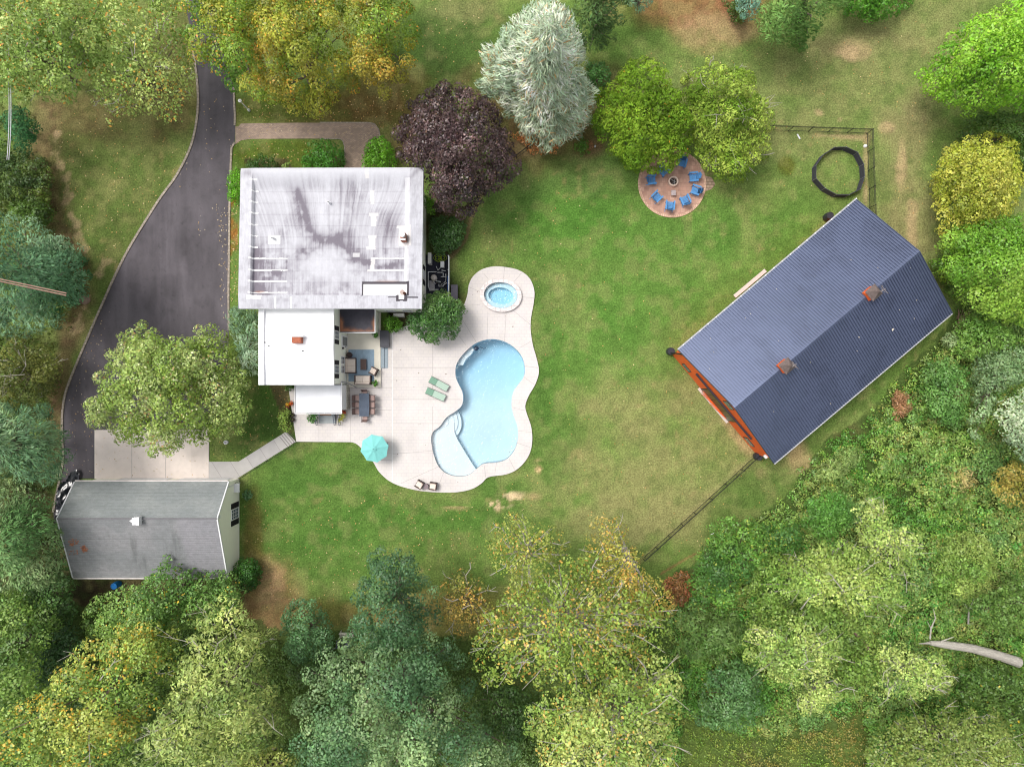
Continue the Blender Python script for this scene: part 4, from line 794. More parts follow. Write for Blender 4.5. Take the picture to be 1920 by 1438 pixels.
put(sofa(1.5, .85, 2, 'outdoor_sofa', 'beige cushioned wicker sofa at the lower end of the blue rug', 'sofa'), 680, 712.5, .4, 0)
ac = put(sofa(.68, .66, 1, 'wicker_armchair', 'turned wicker armchair with beige cushion on the terrace rug corner', 'armchair', 'wicker armchairs'), 700, 696, .4, math.radians(63))
for px, py, rz, lab in ((786.5, 908.5, math.radians(60), 'wicker armchair with white cushion left of the round table by the lawn edge'), (812, 911.5, math.radians(82), 'wicker armchair with white cushion right of the round table by the lawn edge')):
    o = dup(ac, (*W(px, py, DZ + .4), DZ), rz, lab)
x, y = W(681.5, 683.5, .7); ct = thing('coffee_table', 'dark brown slatted coffee table in the middle of the blue rug', 'table', (x, y, .4))
b = MB()
for k in range(5): b.bx(x - .27, x + .27, y - .5 + k * .205, y - .31 + k * .205, .72, .76)
b.build('tabletop', mat('dark brown wood', P(98, 78, 74), .6, var=.15), ct)
b = MB(); b.box((x, y, .58), (.46, .9, .28)); b.build('apron', m_wick, ct)
for s in (-1, 1):
    for q in (-1, 1): b = MB(); b.bx(x + s * .22 - .03, x + s * .22 + .03, y + q * .44 - .03, y + q * .44 + .03, .4, .6); b.build('leg', m_wick, ct)
def drum(px, py, z, r, h, name, label, cat, m, m2=None):
    x, y = W(px, py, z + h); t = thing(name, label, cat, (x, y, z)); b = MB(); b.lathe((x, y, z), [(r * .85, 0), (r * .95, h * .5), (r * .9, h * .93)], 20); b.build('base', m, t)
    b = MB(); b.lathe((x, y, z), [(r, h * .92), (r, h), (r * .8, h + .004), (0, h + .004)], 24); b.build('top', m2 or m, t); return t
drum(654.5, 665.2, .4, .25, .5, 'round_side_table', 'dark round wicker side table above the loveseat', 'table', mat('dark wicker', P(70, 56, 56), .7, var=.2, scale=30))
drum(798.2, 912, DZ, .25, .5, 'round_side_table', 'small round brown table between the two armchairs by the lawn edge', 'table', m_wick, mat('glass top', P(140, 124, 128), .3))
# dining set
tx, ty = W(682.6, 759, .75 + DZ)
tb = thing('dining_table', 'long blue grey slatted dining table on the deck', 'table', (tx, ty, DZ))
m_slate = mat('slate slats', P(86, 98, 116), .6, var=.08, scale=8)
b = MB()
for k in range(20): y_ = ty - 1.01 + k * .1065; w_ = .44 + .04 * math.sin(math.pi * (k + .5) / 20); b.bx(tx - w_, tx + w_, y_ - .047, y_ + .047, DZ + .71, DZ + .745)
b.build('tabletop', m_slate, tb); b = MB(); b.bx(tx - .4, tx + .4, ty - 1, ty + 1.05, DZ + .64, DZ + .706); b.build('apron', mat('dark slate', P(52, 60, 74)), tb)
for s in (-1, 1):
    for q in (-1, 1): b = MB(); b.bx(tx + s * .38 - .03, tx + s * .38 + .03, ty + q * .92 - .03, ty + q * .92 + .03, DZ, DZ + .64); b.build('leg', m_slate, tb)
def dchair(t=None):
    t = thing('dining_chair', '', 'chair', local=True, group='sling chairs round the dining table'); ms = mat('mauve sling', P(178, 152, 146), .8, var=.06); mf = mat('brown frame', P(92, 74, 74), .5)
    b = MB(); b.box((0, .02, .43), (.48, .46, .02)); b.build('seat', ms, t); b = MB(); b.add([(-.24, -.2, .45), (.24, -.2, .45), (.24, -.36, .95), (-.24, -.36, .95)], [(0, 1, 2, 3), (3, 2, 1, 0)]); b.build('backrest', ms, t)
    for s in (-1, 1):
        b = MB(); b.tube([(s * .27, .26, 0), (s * .27, .24, .62), (s * .27, -.28, .64)], .02, 5); b.build('armrest', mf, t)
        b = MB(); b.tube([(s * .26, -.26, 0), (s * .26, -.22, .45), (s * .26, -.37, .97)], .02, 5); b.build('back_leg', mf, t)
    b = MB(); b.tube([(-.26, -.37, .97), (.26, -.37, .97)], .02, 5); b.build('top_rail', mf, t); return t
DC = [(tx - .68, ty + .62, -1, 'left side chair at the upper end'), (tx - .68, ty, -1, 'left side chair in the middle'), (tx - .68, ty - .62, -1, 'left side chair at the lower end'), (tx + .68, ty + .62, 1, 'right side chair at the upper end'), (tx + .68, ty, 1, 'right side chair in the middle'), (tx + .68, ty - .62, 1, 'right side chair at the lower end')]
d0 = dchair(); d0['label'] = 'mauve sling chair alone at the lower head of the dining table'; d0.location = (tx + .02, ty - 1.2, DZ)
for x, y, s, lab in DC: dup(d0, (x, y, DZ), math.pi / 2 if s > 0 else -math.pi / 2, 'mauve sling chair of the slatted dining table, ' + lab)
dup(d0, (tx, ty + 1.02, DZ), math.pi, 'sling chair tucked under the upper head of the dining table')
# umbrella table
ux, uy = W(700.6, 841.5, 2.6)
um = thing('patio_umbrella', 'aqua eight sided patio umbrella open over the deck edge', 'umbrella', (ux, uy, DZ))
m_aq = mat('aqua canvas', P(136, 214, 210), .8, var=.04, scale=2)
b = MB(); R_ = 1.3; vs = [(ux, uy, 2.72)]; n = 8
for i in range(n):
    a = 2 * math.pi * i / n + .2; a2 = a + math.pi / n
    vs.append((ux + R_ * math.cos(a), uy + R_ * math.sin(a), 2.2)); vs.append((ux + R_ * .9 * math.cos(a2), uy + R_ * .9 * math.sin(a2), 2.2))
for i in range(n):
    a = 2 * math.pi * i / n + .2; vs.append((ux + .6 * math.cos(a), uy + .6 * math.sin(a), 2.5)); a2 = a + math.pi / n; vs.append((ux + .57 * math.cos(a2), uy + .57 * math.sin(a2), 2.455))
fs = []
for i in range(16):
    j = (i + 1) % 16; fs += [(1 + i, 1 + j, 17 + j, 17 + i), (17 + i, 17 + j, 0)]
b.add(vs, fs); b.build('canopy', m_aq, um)
b = MB(); b.lathe((ux, uy, 2.66), [(.28, 0), (.1, .1), (.03, .12), (.03, .2), (0, .22)], 8); b.build('vent_cap', m_aq, um)
b = MB(); b.tube([(ux, uy, DZ), (ux, uy, 2.9)], .03, 8); b.build('pole', mat('umbrella pole', P(90, 84, 84)), um)
for i in range(8):
    a = 2 * math.pi * i / n + .2; b = MB(); b.tube([(ux, uy, 2.68), (ux + R_ * .98 * math.cos(a), uy + R_ * .98 * math.sin(a), 2.17)], .012, 4); b.build('rib', m_greym, um)
b = MB(); b.lathe((ux, uy, DZ), [(.28, 0), (.28, .06), (.05, .1), (0, .1)], 16); b.build('base', m_iron, um)
ut = thing('round_table', 'round table under the aqua umbrella', 'table', (ux, uy, DZ))
b = MB(); b.lathe((ux, uy, DZ), [(.5, .7), (.5, .73), (.05, .73)], 24); b.build('tabletop', mat('mesh iron', P(70, 74, 80), .6), ut)
for i in range(3): a = i * 2.1; b = MB(); b.tube([(ux + .1 * math.cos(a), uy + .1 * math.sin(a), .84), (ux + .4 * math.cos(a), uy + .4 * math.sin(a), DZ)], .02, 5); b.build('leg', m_iron, ut)
def ichair():
    t = thing('iron_chair', '', 'chair', local=True, group='iron chairs under the umbrella'); b = MB(); b.lathe((0, 0, .43), [(.22, 0), (.22, .025), (0, .03)], 14); b.build('seat', m_iron, t)
    b = MB(); b.tube([(-.22, -.18, .43), (-.24, -.26, .85), (-.12, -.3, .95), (.12, -.3, .95), (.24, -.26, .85), (.22, -.18, .43)], .014, 5)
    for k in range(4): b.tube([(-.12 + k * .08, -.2, .45), (-.13 + k * .087, -.3, .94)], .009, 4)
    b.build('backrest', m_iron, t)
    for s in (-1, 1):
        for q in (-1, 1): b = MB(); b.tube([(s * .17, q * .17, .43), (s * .2, q * .2, 0)], .012, 4); b.build('leg', m_iron, t)
    return t
i0 = ichair(); i0.location = (*W(706.5, 823, .9), DZ); i0.rotation_euler.z = math.pi - .1; i0['label'] = 'black iron chair showing above the aqua umbrella'
dup(i0, (*W(722, 835, .9), DZ), math.pi / 2 + .2, 'black iron chair showing right of the aqua umbrella')
# storage boxes, cooling units, pool plant
def box_thing(name, label, cat, px0, py0, px1, py1, z0, z1, m, lid=None, feet=False):
    x0, y1 = W(px0, py0, z1); x1, y0 = W(px1, py1, z1); t = thing(name, label, cat, ((x0 + x1) / 2, (y0 + y1) / 2, z0))
    b = MB(); b.bx(x0 + .03, x1 - .03, y0 + .03, y1 - .03, z0, z1 - .06); b.build('body', m, t)
    b = MB(); k = max(3, int((y1 - y0) / .12))
    for i in range(k): yy = y0 + (y1 - y0) * i / k; b.bx(x0, x1, yy, yy + (y1 - y0) / k - .008, z1 - .06, z1)
    b.build('lid', lid or m, t); return t
m_dark = mat('charcoal resin', P(84, 84, 92), .6, var=.06)
box_thing('deck_box', 'charcoal deck storage box at the top of the terrace steps', 'storage box', 712.3, 619.5, 728.8, 651, DZ, .75, m_dark)
box_thing('deck_box', 'dark grey storage box on the grass beside the pool pump yard', 'storage box', 845.5, 534, 858, 562, 0, .6, mat('slate resin', P(96, 92, 104), .6))
def acunit(px0, py0, px1, py1, z1, lab):
    x0, y1 = W(px0, py0, z1); x1, y0 = W(px1, py1, z1); t = thing('cooling_unit', lab, 'cooling unit', ((x0 + x1) / 2, (y0 + y1) / 2, 0)); b = MB(); b.bx(x0, x1, y0, y1, .08, z1); b.build('casing', mat('unit beige', P(222, 220, 214), .6), t)
    b = MB(); s_ = x1 - x0 > y1 - y0
    for k in range(8):
        z = .15 + k * (z1 - .25) / 8
        if s_: b.bx(x0 + .05, x1 - .05, y0 - .012, y0, z, z + .04)
        else: b.bx(x1, x1 + .012, y0 + .05, y1 - .05, z, z + .04)
    b.build('grille', m_greym, t); b = MB(); b.bx(x0 + .02, x1 - .02, y0 + .05, y0 + .12, 0, .08); b.bx(x0 + .02, x1 - .02, y1 - .12, y1 - .05, 0, .08); b.build('foot_rail', m_iron, t); return t
acunit(802.2, 474, 808.5, 494.5, 1.0, 'beige cooling unit by the house corner, above the hose coil'); acunit(737.5, 587.5, 757, 594, .8, 'white wide cooling unit under the south eaves of the main house')
struct(road('pump_yard', [(798,478),(842,478),(843,560),(798,560)], .03, mat('dark gravel', P(52, 54, 66), .95, var=.3, scale=12)))
ps = thing('pool_pump_set', 'beige round filter tank with white pipes in the dark pump yard', 'pool pump', (*W(812, 522), .03))
m_pvc = mat('white pipe', P(238, 238, 240), .4, var=.02)
x, y = W(813, 520, .9); b = MB(); b.lathe((x, y, .05), [(.25, 0), (.28, .1), (.28, .7), (.2, .85), (.07, .88), (.07, .93), (0, .94)], 20); b.build('filter_tank', mat('tank beige', P(206, 196, 190), .5), ps)
x, y = W(810, 536, .15); b = MB(); b.box((x, y, .1), (.5, .95, .14)); b.build('plinth', mat('plinth', P(176, 172, 176)), ps)
x, y = W(824, 530, .4); b = MB(); b.tube([(x - .3, y, .3), (x + .2, y, .3)], .12, 10); b.lathe((x + .25, y, .2), [(.1, 0), (.12, .1), (.12, .3), (0, .34)], 12); b.build('pump', mat('pump black', P(40, 42, 50), .4), ps)
PIPE = [[(818,500),(821,507),(829,499)],[(803,509.5),(803,536),(805,543),(822,543)],[(803,510),(818,510)],[(818,527),(829,529)],[(823,529),(823,537),(832,537)],[(827,534),(836,528),(836,524)],[(830,536),(838,530)],[(828,507),(835,508)],[(831,512),(831,518)],[(836,514),(836,523)],[(827,519),(834,519)],[(820,511),(830,511)],[(812,527),(816,532),(823,529)]]
for i, pp in enumerate(PIPE):
    b = MB(); z = .28 + .05 * (i % 4); b.tube([W3(*pp[0], .1)] + [W3(*q, z) for q in pp] + [W3(*pp[-1], .1)], .035, 6); b.build('pipe', m_pvc, ps)
b = MB(); x, y = W(839.5, 532, 1.0); b.bx(x - .06, x + .06, y - .75, y + .75, .03, .7); tag(b.build('pump_screen', mat('blue panel', P(40, 92, 170), .5)), 'narrow blue panel standing at the right of the pump yard', 'panel')
b = MB(); x, y = W(829.5, 496, .7); b.box((x, y, .4), (.3, .5, .7)); b.box((x, y, .77), (.34, .54, .06)); tag(b.build('pump_control_box', m_pvc), 'small white control box between the hose coil and the pump yard', 'control box')
sf = thing('screen_fence', 'low white screen fence between the pump yard and the lawn', 'fence', W3(843, 515))
for k in range(3):
    b = MB(); x, ya = W(843, 484 + k * 25.5); b.bx(x - .03, x + .03, ya - 1.25, ya, .1, 1.1); b.build('panel', m_white, sf); b = MB(); b.bx(x - .05, x + .05, ya - .05, ya + .05, 0, 1.2); b.build('post', m_white, sf)
b = MB(); cx, cy_ = W(825.5, 484)
for k in range(6): a = k * 1.05; q = (cx + .28 * math.cos(a) * 1.1, cy_ + .12 * math.sin(a)); b.tube([(q[0] + .3 * math.cos(t / 3), q[1] + .26 * math.sin(t / 3), .05 + .02 * k) for t in range(20)], .022, 5)
tag(b.build('garden_hose', mat('lime hose', P(176, 204, 60), .5)), 'coiled lime green garden hose by the house corner', 'hose')
def barrel(px, py, lab, m, r=.36, h=.95, z=0):
    x, y = W(px, py, h); t = thing('barrel', lab, 'barrel', (x, y, z)); b = MB(); b.lathe((x, y, z), [(r * .85, 0), (r, h * .3), (r, h * .6), (r * .86, h * .93)], 20); b.build('body', m, t)
    b = MB(); b.lathe((x, y, z), [(r * .9, h * .93), (r * .9, h), (r * .78, h), (r * .76, h - .03), (0, h - .03)], 20); b.build('lid', m, t); return t
m_bar = mat('black barrel', P(56, 56, 64), .45)
barrel(1557, 404, 'black rain barrel under the upper long eave of the barn', m_bar); barrel(1259, 658.5, 'black rain barrel at the left corner of the orange gable', m_bar); barrel(1424, 856.5, 'black rain barrel where the fence meets the barn', m_bar)
barrel(213, 1099, 'blue barrel behind the garage', mat('blue barrel', P(26, 126, 206), .4), .32, .9)
# pots
POT = [(703.7,627.8,.4,'round green plant in a pot at the upper corner of the terrace'),(703,719,.4,'round green plant in a pot beside the beige sofa')]
# shallow white things
lp = thing('lamp_post', 'white lamp post on the grass between driveway and brick walk', 'lamp post', W3(467.5, 207.8))
x, y = W(467.5, 207.8); b = MB(); b.lathe((x, y, 0), [(.12, 0), (.12, .25), (.055, .35), (.05, 1.9)], 12); b.build('post', m_white, lp)
b = MB(); b.lathe((x, y, 1.9), [(.07, 0), (.15, .3), (.16, .34)], 6); b.build('lantern', mat('lantern glass', P(210, 206, 200), .2), lp); b = MB(); b.lathe((x, y, 2.24), [(.18, 0), (.04, .14), (0, .2)], 6); b.build('lantern_cap', m_white, lp)
b = MB(); b.lathe((*W(1622, 274.5), 0), [(.17, 0), (.15, .12), (.08, .19), (0, .21)], 14); tag(b.build('white_ball', m_white), 'white ball lying at the foot of the black fence', 'ball')
b = MB(); a, c_ = W3(1495, 252, .05), W3(1500, 261, .05); b.tube([a, c_], .07, 6); tag(b.build('white_pipe', m_pvc), 'short white pipe lying on the grass inside the fence', 'pipe')
b = MB(); x, y = W(425, 829); b.lathe((x, y, .0), [(.18, 0), (.2, .25), (.13, .3), (.1, .1), (0, .1)], 14); tag(b.build('white_pot', m_white), 'small white pot on the grass beside the garden walk', 'pot')
b = MB(); x, y = W(1115.5, 275.5); b.lathe((x, y, 0), [(.08, 0), (.09, .2), (.03, .28), (0, .3)], 10); tag(b.build('garden_light', m_white), 'tiny white garden light between the silver cedar and the yew', 'garden light')
bn = thing('garden_bench', 'weathered white bench at the wood edge left of the tall dark evergreen', 'bench', W3(650, 1188))
x, y = W(650, 1187, .4); m_bw = mat('worn white', P(226, 220, 206), .8, var=.2, scale=12)
b = MB()
for k in range(3): b.box((x, y - .1 - k * .13, .44), (1.25, .1, .03))
b.build('seat', m_bw, bn); b = MB()
for k in range(3): b.box((x, y + .1, .55 + k * .14), (1.25, .03, .1))
b.build('backrest', m_bw, bn)
for s in (-1, 1): b = MB(); b.box((x + s * .58, y - .1, .3), (.05, .5, .6)); b.build('leg', m_bw, bn)
ct_ = thing('garden_cart', 'grey metal cart half hidden in leaves below the white bench', 'cart', W3(645, 1205))
x, y = W(645, 1206, .5); b = MB(); b.add([(x - .55, y - .3, .3), (x + .5, y - .3, .3), (x + .5, y + .25, .3), (x - .55, y + .25, .3), (x - .7, y - .4, .7), (x + .6, y - .4, .7), (x + .6, y + .35, .7), (x - .7, y + .35, .7)], [(0, 1, 2, 3), (0, 4, 5, 1), (1, 5, 6, 2), (2, 6, 7, 3), (3, 7, 4, 0)]); b.build('tray', mat('cart grey', P(104, 106, 124), .5), ct_)
b = MB(); b.tube([(x - .1, y - .35, .2), (x - .1, y + .3, .2)], .2, 12); b.build('wheel', m_iron, ct_); b = MB(); b.tube([(x - .7, y - .3, .7), (x - 1.2, y - .6, .9)], .025, 5); b.build('handle', m_greym, ct_)
tp = thing('tarp_pile', 'shiny black tarpaulin spread beside the garage at the end of the driveway', 'tarpaulin', W3(128, 925))
g = 40; xs = np.linspace(W(112, 0)[0], W(158, 0)[0], g); ys = np.linspace(W(0, 985)[1], W(0, 876)[1], g); X, Y = np.meshgrid(xs, ys); Zt = .12 + .75 * fbm(X * .9, Y * .9, 50, 3) * smooth(0, .3, fbm(X * .4, Y * .4, 51)) - .1
idx = np.arange(g * g).reshape(g, g); Fc = np.stack([idx[:-1, :-1], idx[:-1, 1:], idx[1:, 1:], idx[1:, :-1]], -1).reshape(-1, 4); Xf, Yf = X.ravel()[Fc].mean(1), Y.ravel()[Fc].mean(1)
Fc = Fc[inpoly(Xf, Yf, WL([(128,900),(138,884),(148,878),(153,886),(152,898),(146,915),(150,985),(114,985),(111,950),(114,920),(120,905)]))]
fast_mesh('sheet', np.stack([X, Y, Zt], -1).reshape(-1, 3), Fc, mat('black tarp', P(16, 18, 28), .18, spec=.8), None, parent=tp, loc=tuple(tp.location), smooth=True)
# ---------------------------------------------------------------- fences
def fence(label, pts, h, nb, name='iron_fence', bars=9, m=m_iron):
    t = thing(name, label, 'fence', (*pts[0], 0))
    tot = 0
    for (a, c_), n in zip(zip(pts[:-1], pts[1:]), nb):
        A, C_ = Vector((*a, 0)), Vector((*c_, 0))
        for i in range(n):
            p, q = A.lerp(C_, i / n), A.lerp(C_, (i + 1) / n)
            b = MB(); b.tube([(p.x, p.y, 0), (p.x, p.y, h + .06)], .035, 5); b.build('post', m, t)
            b = MB()
            for z in (.12, h - .18, h): b.tube([(p.x, p.y, z), (q.x, q.y, z)], .02, 4)
            for k in range(1, bars): r = p.lerp(q, k / bars); b.tube([(r.x, r.y, .08), (r.x, r.y, h + .02)], .011, 4, cap=False)
            b.build('rail_panel', m, t)
    b = MB(); q = Vector((*pts[-1], 0)); b.tube([(q.x, q.y, 0), (q.x, q.y, h + .06)], .035, 5); b.build('post', m, t); return t
fence('black iron fence running from the round tree along the pen and down to the barn', [W(1405, 243.5), W(1625, 251), W(1631, 425)], 1.2, (6, 5), bars=16)
fence('black iron fence slanting over the lawn from the barn corner to the yellow tree', [W(1417, 853), W(1300, 960), W(1205, 1046)], 1.15, (4, 4), bars=16)
fence('short black iron fence between the purple tree and the silver cedar', [W(968, 298), W(1010, 266)], 1.1, (2,), bars=14)
# round exercise pen
PV = [(880,500),(1025,495),(1165,560),(1240,705),(1250,860),(1200,1010),(1060,1080),(905,1078),(765,1000),(655,880),(655,720),(745,590)]
pv = [W(1430 + x / 6.536, 200 + y / 6.536, .85) for x, y in PV]; pc = (sum(p[0] for p in pv) / 12, sum(p[1] for p in pv) / 12)
pen = thing('dog_pen', 'round black panelled dog exercise pen standing on the grass', 'pen', (*pc, 0)); m_pen = mat('pen grey', P(74, 72, 84), .6, var=.15, scale=8)
for i in range(12):
    p, q = Vector((*pv[i], 0)), Vector((*pv[(i + 1) % 12], 0)); b = MB(); a = math.atan2(q.y - p.y, q.x - p.x); c_ = (p + q) / 2; L_ = (q - p).length
    for z in (.06, .43, .82): b.box((c_.x, c_.y, z), (L_, .05, .06), a)
    for k in range(9): r = p.lerp(q, (k + .5) / 9); b.box((r.x, r.y, .44), (.1 if k % 2 else .17, .025, .76), a)
    b.build('panel', m_pen, pen); b = MB(); b.tube([(p.x, p.y, 0), (p.x, p.y, .9)], .035, 6); b.build('post', mat('pen post', P(130, 130, 136), .5), pen)
# overhead lines
def cable(label, a, c_, sag, r, m, n=2, name='overhead_cable'):
    t = thing(name, label, 'cable', a)
    A, C_ = Vector(a), Vector(c_); d = (C_ - A).normalized(); s = Vector((-d.y, d.x, 0)) * .16
    for k in range(n): b = MB(); b.tube([A.lerp(C_, i / 16) + s * k - Vector((0, 0, sag * 4 * (i / 16) * (1 - i / 16))) for i in range(17)], r, 5); b.build('wire', m, t)
    return t
cable('pale double overhead cable running down the left edge past the pines', W3(11, 80, 8), W3(13, 300, 7.5), .3, .035, mat('pale cable', P(206, 204, 210), .5))
cable('brown double cable ending in the blue green pine at the left', W3(-120, 502, 15), W3(124, 554, 14.5), .2, .045, mat('brown cable', P(170, 132, 118), .7))
# fallen dead trunk and timber
def logtube(name, lab, pts, rad, m, parts=()):
    t = thing(name, lab, 'log', (*pts[0][:2], 0)); b = MB(); b.tube(pts, rad, 12); b.build('trunk', m, t)
    for pp, rr in parts: b = MB(); b.tube(pp, rr, 6); b.build('branch', m, t)
m_dead = mat('bleached wood', P(186, 180, 170), .85, var=.14, scale=2, stretch=(1, 3, 1), fine=.22, fscale=9, bump=.8, bscale=5)
q = lambda x, y, z: W3(1200 + x / 2.446, 850 + y / 2.446, z)
logtube('fallen_trunk', 'long bleached fallen trunk lying over the thicket at the right edge', [q(1330, 868, 2.6), q(1400, 876, 2.6), q(1520, 893, 2.5), q(1640, 925, 2.5), q(1738, 958, 2.4)], [.2, .34, .38, .42, .46], m_dead,
        (([q(1340, 868, 2.6), q(1278, 872, 2.6)], [.14, .03]), ([q(1330, 850, 2.6), q(1335, 800, 2.8), q(1355, 755, 3.), q(1345, 710, 3.2)], [.08, .07, .05, .02]), ([q(1380, 862, 2.7), q(1440, 840, 3)], [.08, .03]), ([q(1333, 800, 2.8), q(1318, 770, 3.)], [.04, .02])))
logtube('dead_snag', 'thin bleached dead snag standing above the fallen trunk', [q(1505, 780, .5), q(1508, 720, 1.5), q(1530, 670, 2.4)], [.09, .07, .03], m_dead, (([q(1508, 720, 1.5), q(1490, 690, 2)], [.05, .02]), ([q(1512, 700, 1.7), q(1530, 720, 2)], [.05, .02])))
logtube('broken_stump', 'short pinkish broken branch lodged in the pale tree crown', [q(980, 818, 3.2), q(1015, 850, 3.3), q(1050, 900, 3.4)], [.1, .2, .16], mat('pink wood', P(150, 122, 112), .9, var=.2))
lm = [(x, y) for x, y in ((1345, 975), (1352, 970))]
b = MB(); b.tube([W3(1332, 1003, .3), W3(1340, 998, .5), W3(1348, 1004, .4)], .05, 5); b.tube([W3(1360, 998, .6), W3(1363, 1003, .4)], .06, 5); tag(b.build('bare_branch', m_pvc), 'white bare branch at the wood edge right of the slanting fence', 'branch')
# ---------------------------------------------------------------- foliage
def leafmat(name, rough=.55, trans=.25, spec=.35):
    m = bpy.data.materials.new(name); m.use_nodes = True; nt = m.node_tree; b = nt.nodes['Principled BSDF']; L = nt.links.new; o = nt.nodes['Material Output']
    at = nn(nt, 'ShaderNodeAttribute'); at.attribute_name = 'tint'; tc = nn(nt, 'ShaderNodeTexCoord'); no = nn(nt, 'ShaderNodeTexNoise'); no.inputs['Scale'].default_value = 1.1
    L(tc.outputs['Object'], no.inputs[0]); mr = nn(nt, 'ShaderNodeMapRange'); mr.inputs[1].default_value = .3; mr.inputs[2].default_value = .7; mr.inputs[3].default_value = .88; mr.inputs[4].default_value = 1.12; L(no.outputs[0], mr.inputs[0])
    vm = nn(nt, 'ShaderNodeVectorMath', operation='SCALE'); L(at.outputs['Color'], vm.inputs[0]); L(mr.outputs[0], vm.inputs['Scale'])
    b.inputs['Roughness'].default_value = rough; b.inputs['Specular IOR Level'].default_value = spec; L(vm.outputs[0], b.inputs['Base Color'])
    tl = nn(nt, 'ShaderNodeBsdfTranslucent'); L(vm.outputs[0], tl.inputs[0]); mx = nn(nt, 'ShaderNodeMixShader'); mx.inputs[0].default_value = trans
    L(b.outputs[0], mx.inputs[1]); L(tl.outputs[0], mx.inputs[2]); L(mx.outputs[0], o.inputs[0]); return m
m_leaf = leafmat('leaf', .45, .25, .5); m_needle = leafmat('needle', .65, .12, .2); m_gloss = leafmat('glossy leaf', .4, .15, .6)
m_bark = mat('bark', P(120, 108, 96), .95, var=.3, scale=6); m_palebark = mat('pale bark', P(190, 182, 172), .85, var=.25, scale=6)
def L3(*c): return [np.array(P(*x, 1.0)) * np.array([1.04, 1., .84]) for x in c]
def leaves(cen, rad, cols, dens, leaf, aspect, rs, orient=None, flat=.75, up=.5, jit=.18, hang=-.25, accent=None, pacc=0.):
    """leaf sized rhombs on the shells of the clumps"""
    cnt = np.maximum(6, (dens * rad ** 2 / leaf ** 2 / .5).astype(int)); I = np.repeat(np.arange(len(cen)), cnt); n = len(I)
    d = rs.normal(size=(n, 3)); d /= np.linalg.norm(d, axis=1)[:, None]; d[:, 2] = np.where(d[:, 2] < hang, -d[:, 2], d[:, 2])
    lump = .66 + .6 * fbm(d[:, 0] * 2.6 + I * 3.7, d[:, 1] * 2.6 + I * 1.3, 5, 2)
    rr = rad[I] * lump * (1 - .25 * rs.rand(n) ** 2); p = cen[I] + d * rr[:, None] * np.array([1, 1, flat])
    nrm = d * 1.35 + rs.normal(size=(n, 3)) * .45 + np.array([0, 0, up * .5]); nrm /= np.linalg.norm(nrm, axis=1)[:, None]
    if orient is not None:
        t = p - np.array(orient)[None]; t[:, 2] = 0; t /= np.linalg.norm(t, axis=1)[:, None] + 1e-6; t += rs.normal(size=(n, 3)) * .45 + np.array([0, 0, -.15])
    else: t = rs.normal(size=(n, 3))
    t -= nrm * (t * nrm).sum(1)[:, None]; t /= np.linalg.norm(t, axis=1)[:, None] + 1e-9; bt = np.cross(nrm, t)
    s = leaf * (.5 + 1.05 * rs.rand(n) ** 1.3); a = s * math.sqrt(aspect) / 1.4; c = s / math.sqrt(aspect) / 1.4
    P0 = p + t * a[:, None]; P2 = p - t * a[:, None]; fold = nrm * (c * .35)[:, None]; P1 = p + bt * c[:, None] + fold; P3 = p - bt * c[:, None] + fold
    V = np.stack([P0, P1, P2, P3], 1).reshape(-1, 3)
    col = cols[I] * (1 + rs.normal(size=(n, 1)) * jit) * (1 + rs.normal(size=(n, 3)) * .05)
    if accent is not None and pacc > 0:
        k = rs.rand(n) < pacc * (.15 + 4.2 * rs.rand(len(cen)) ** 4)[I]; ac = np.array(accent); col[k] = col[k] * .3 + .7 * ac[rs.randint(0, len(ac), k.sum())] * (1 + rs.normal(size=(k.sum(), 1)) * .15)
    return V, np.clip(col * GAIN, .004, .8)
def clumpcols(cx, cy, pal, rs, seed, scale=3.2):
    """soft drifts of the tree's own hues across its crown"""
    pal = np.array(pal); n = len(pal); f = fbm(cx / scale, cy / scale, seed, 3); f = np.clip((f - .28) / .44 + rs.normal(size=len(cx)) * .16, 0, .999) * (n - 1)
    i = f.astype(int); t = (f - i)[:, None]; return pal[i] * (1 - t) + pal[np.minimum(i + 1, n - 1)] * t
NT = [0]; LEAVES = [0]; LF = .6; GAIN = 1.46
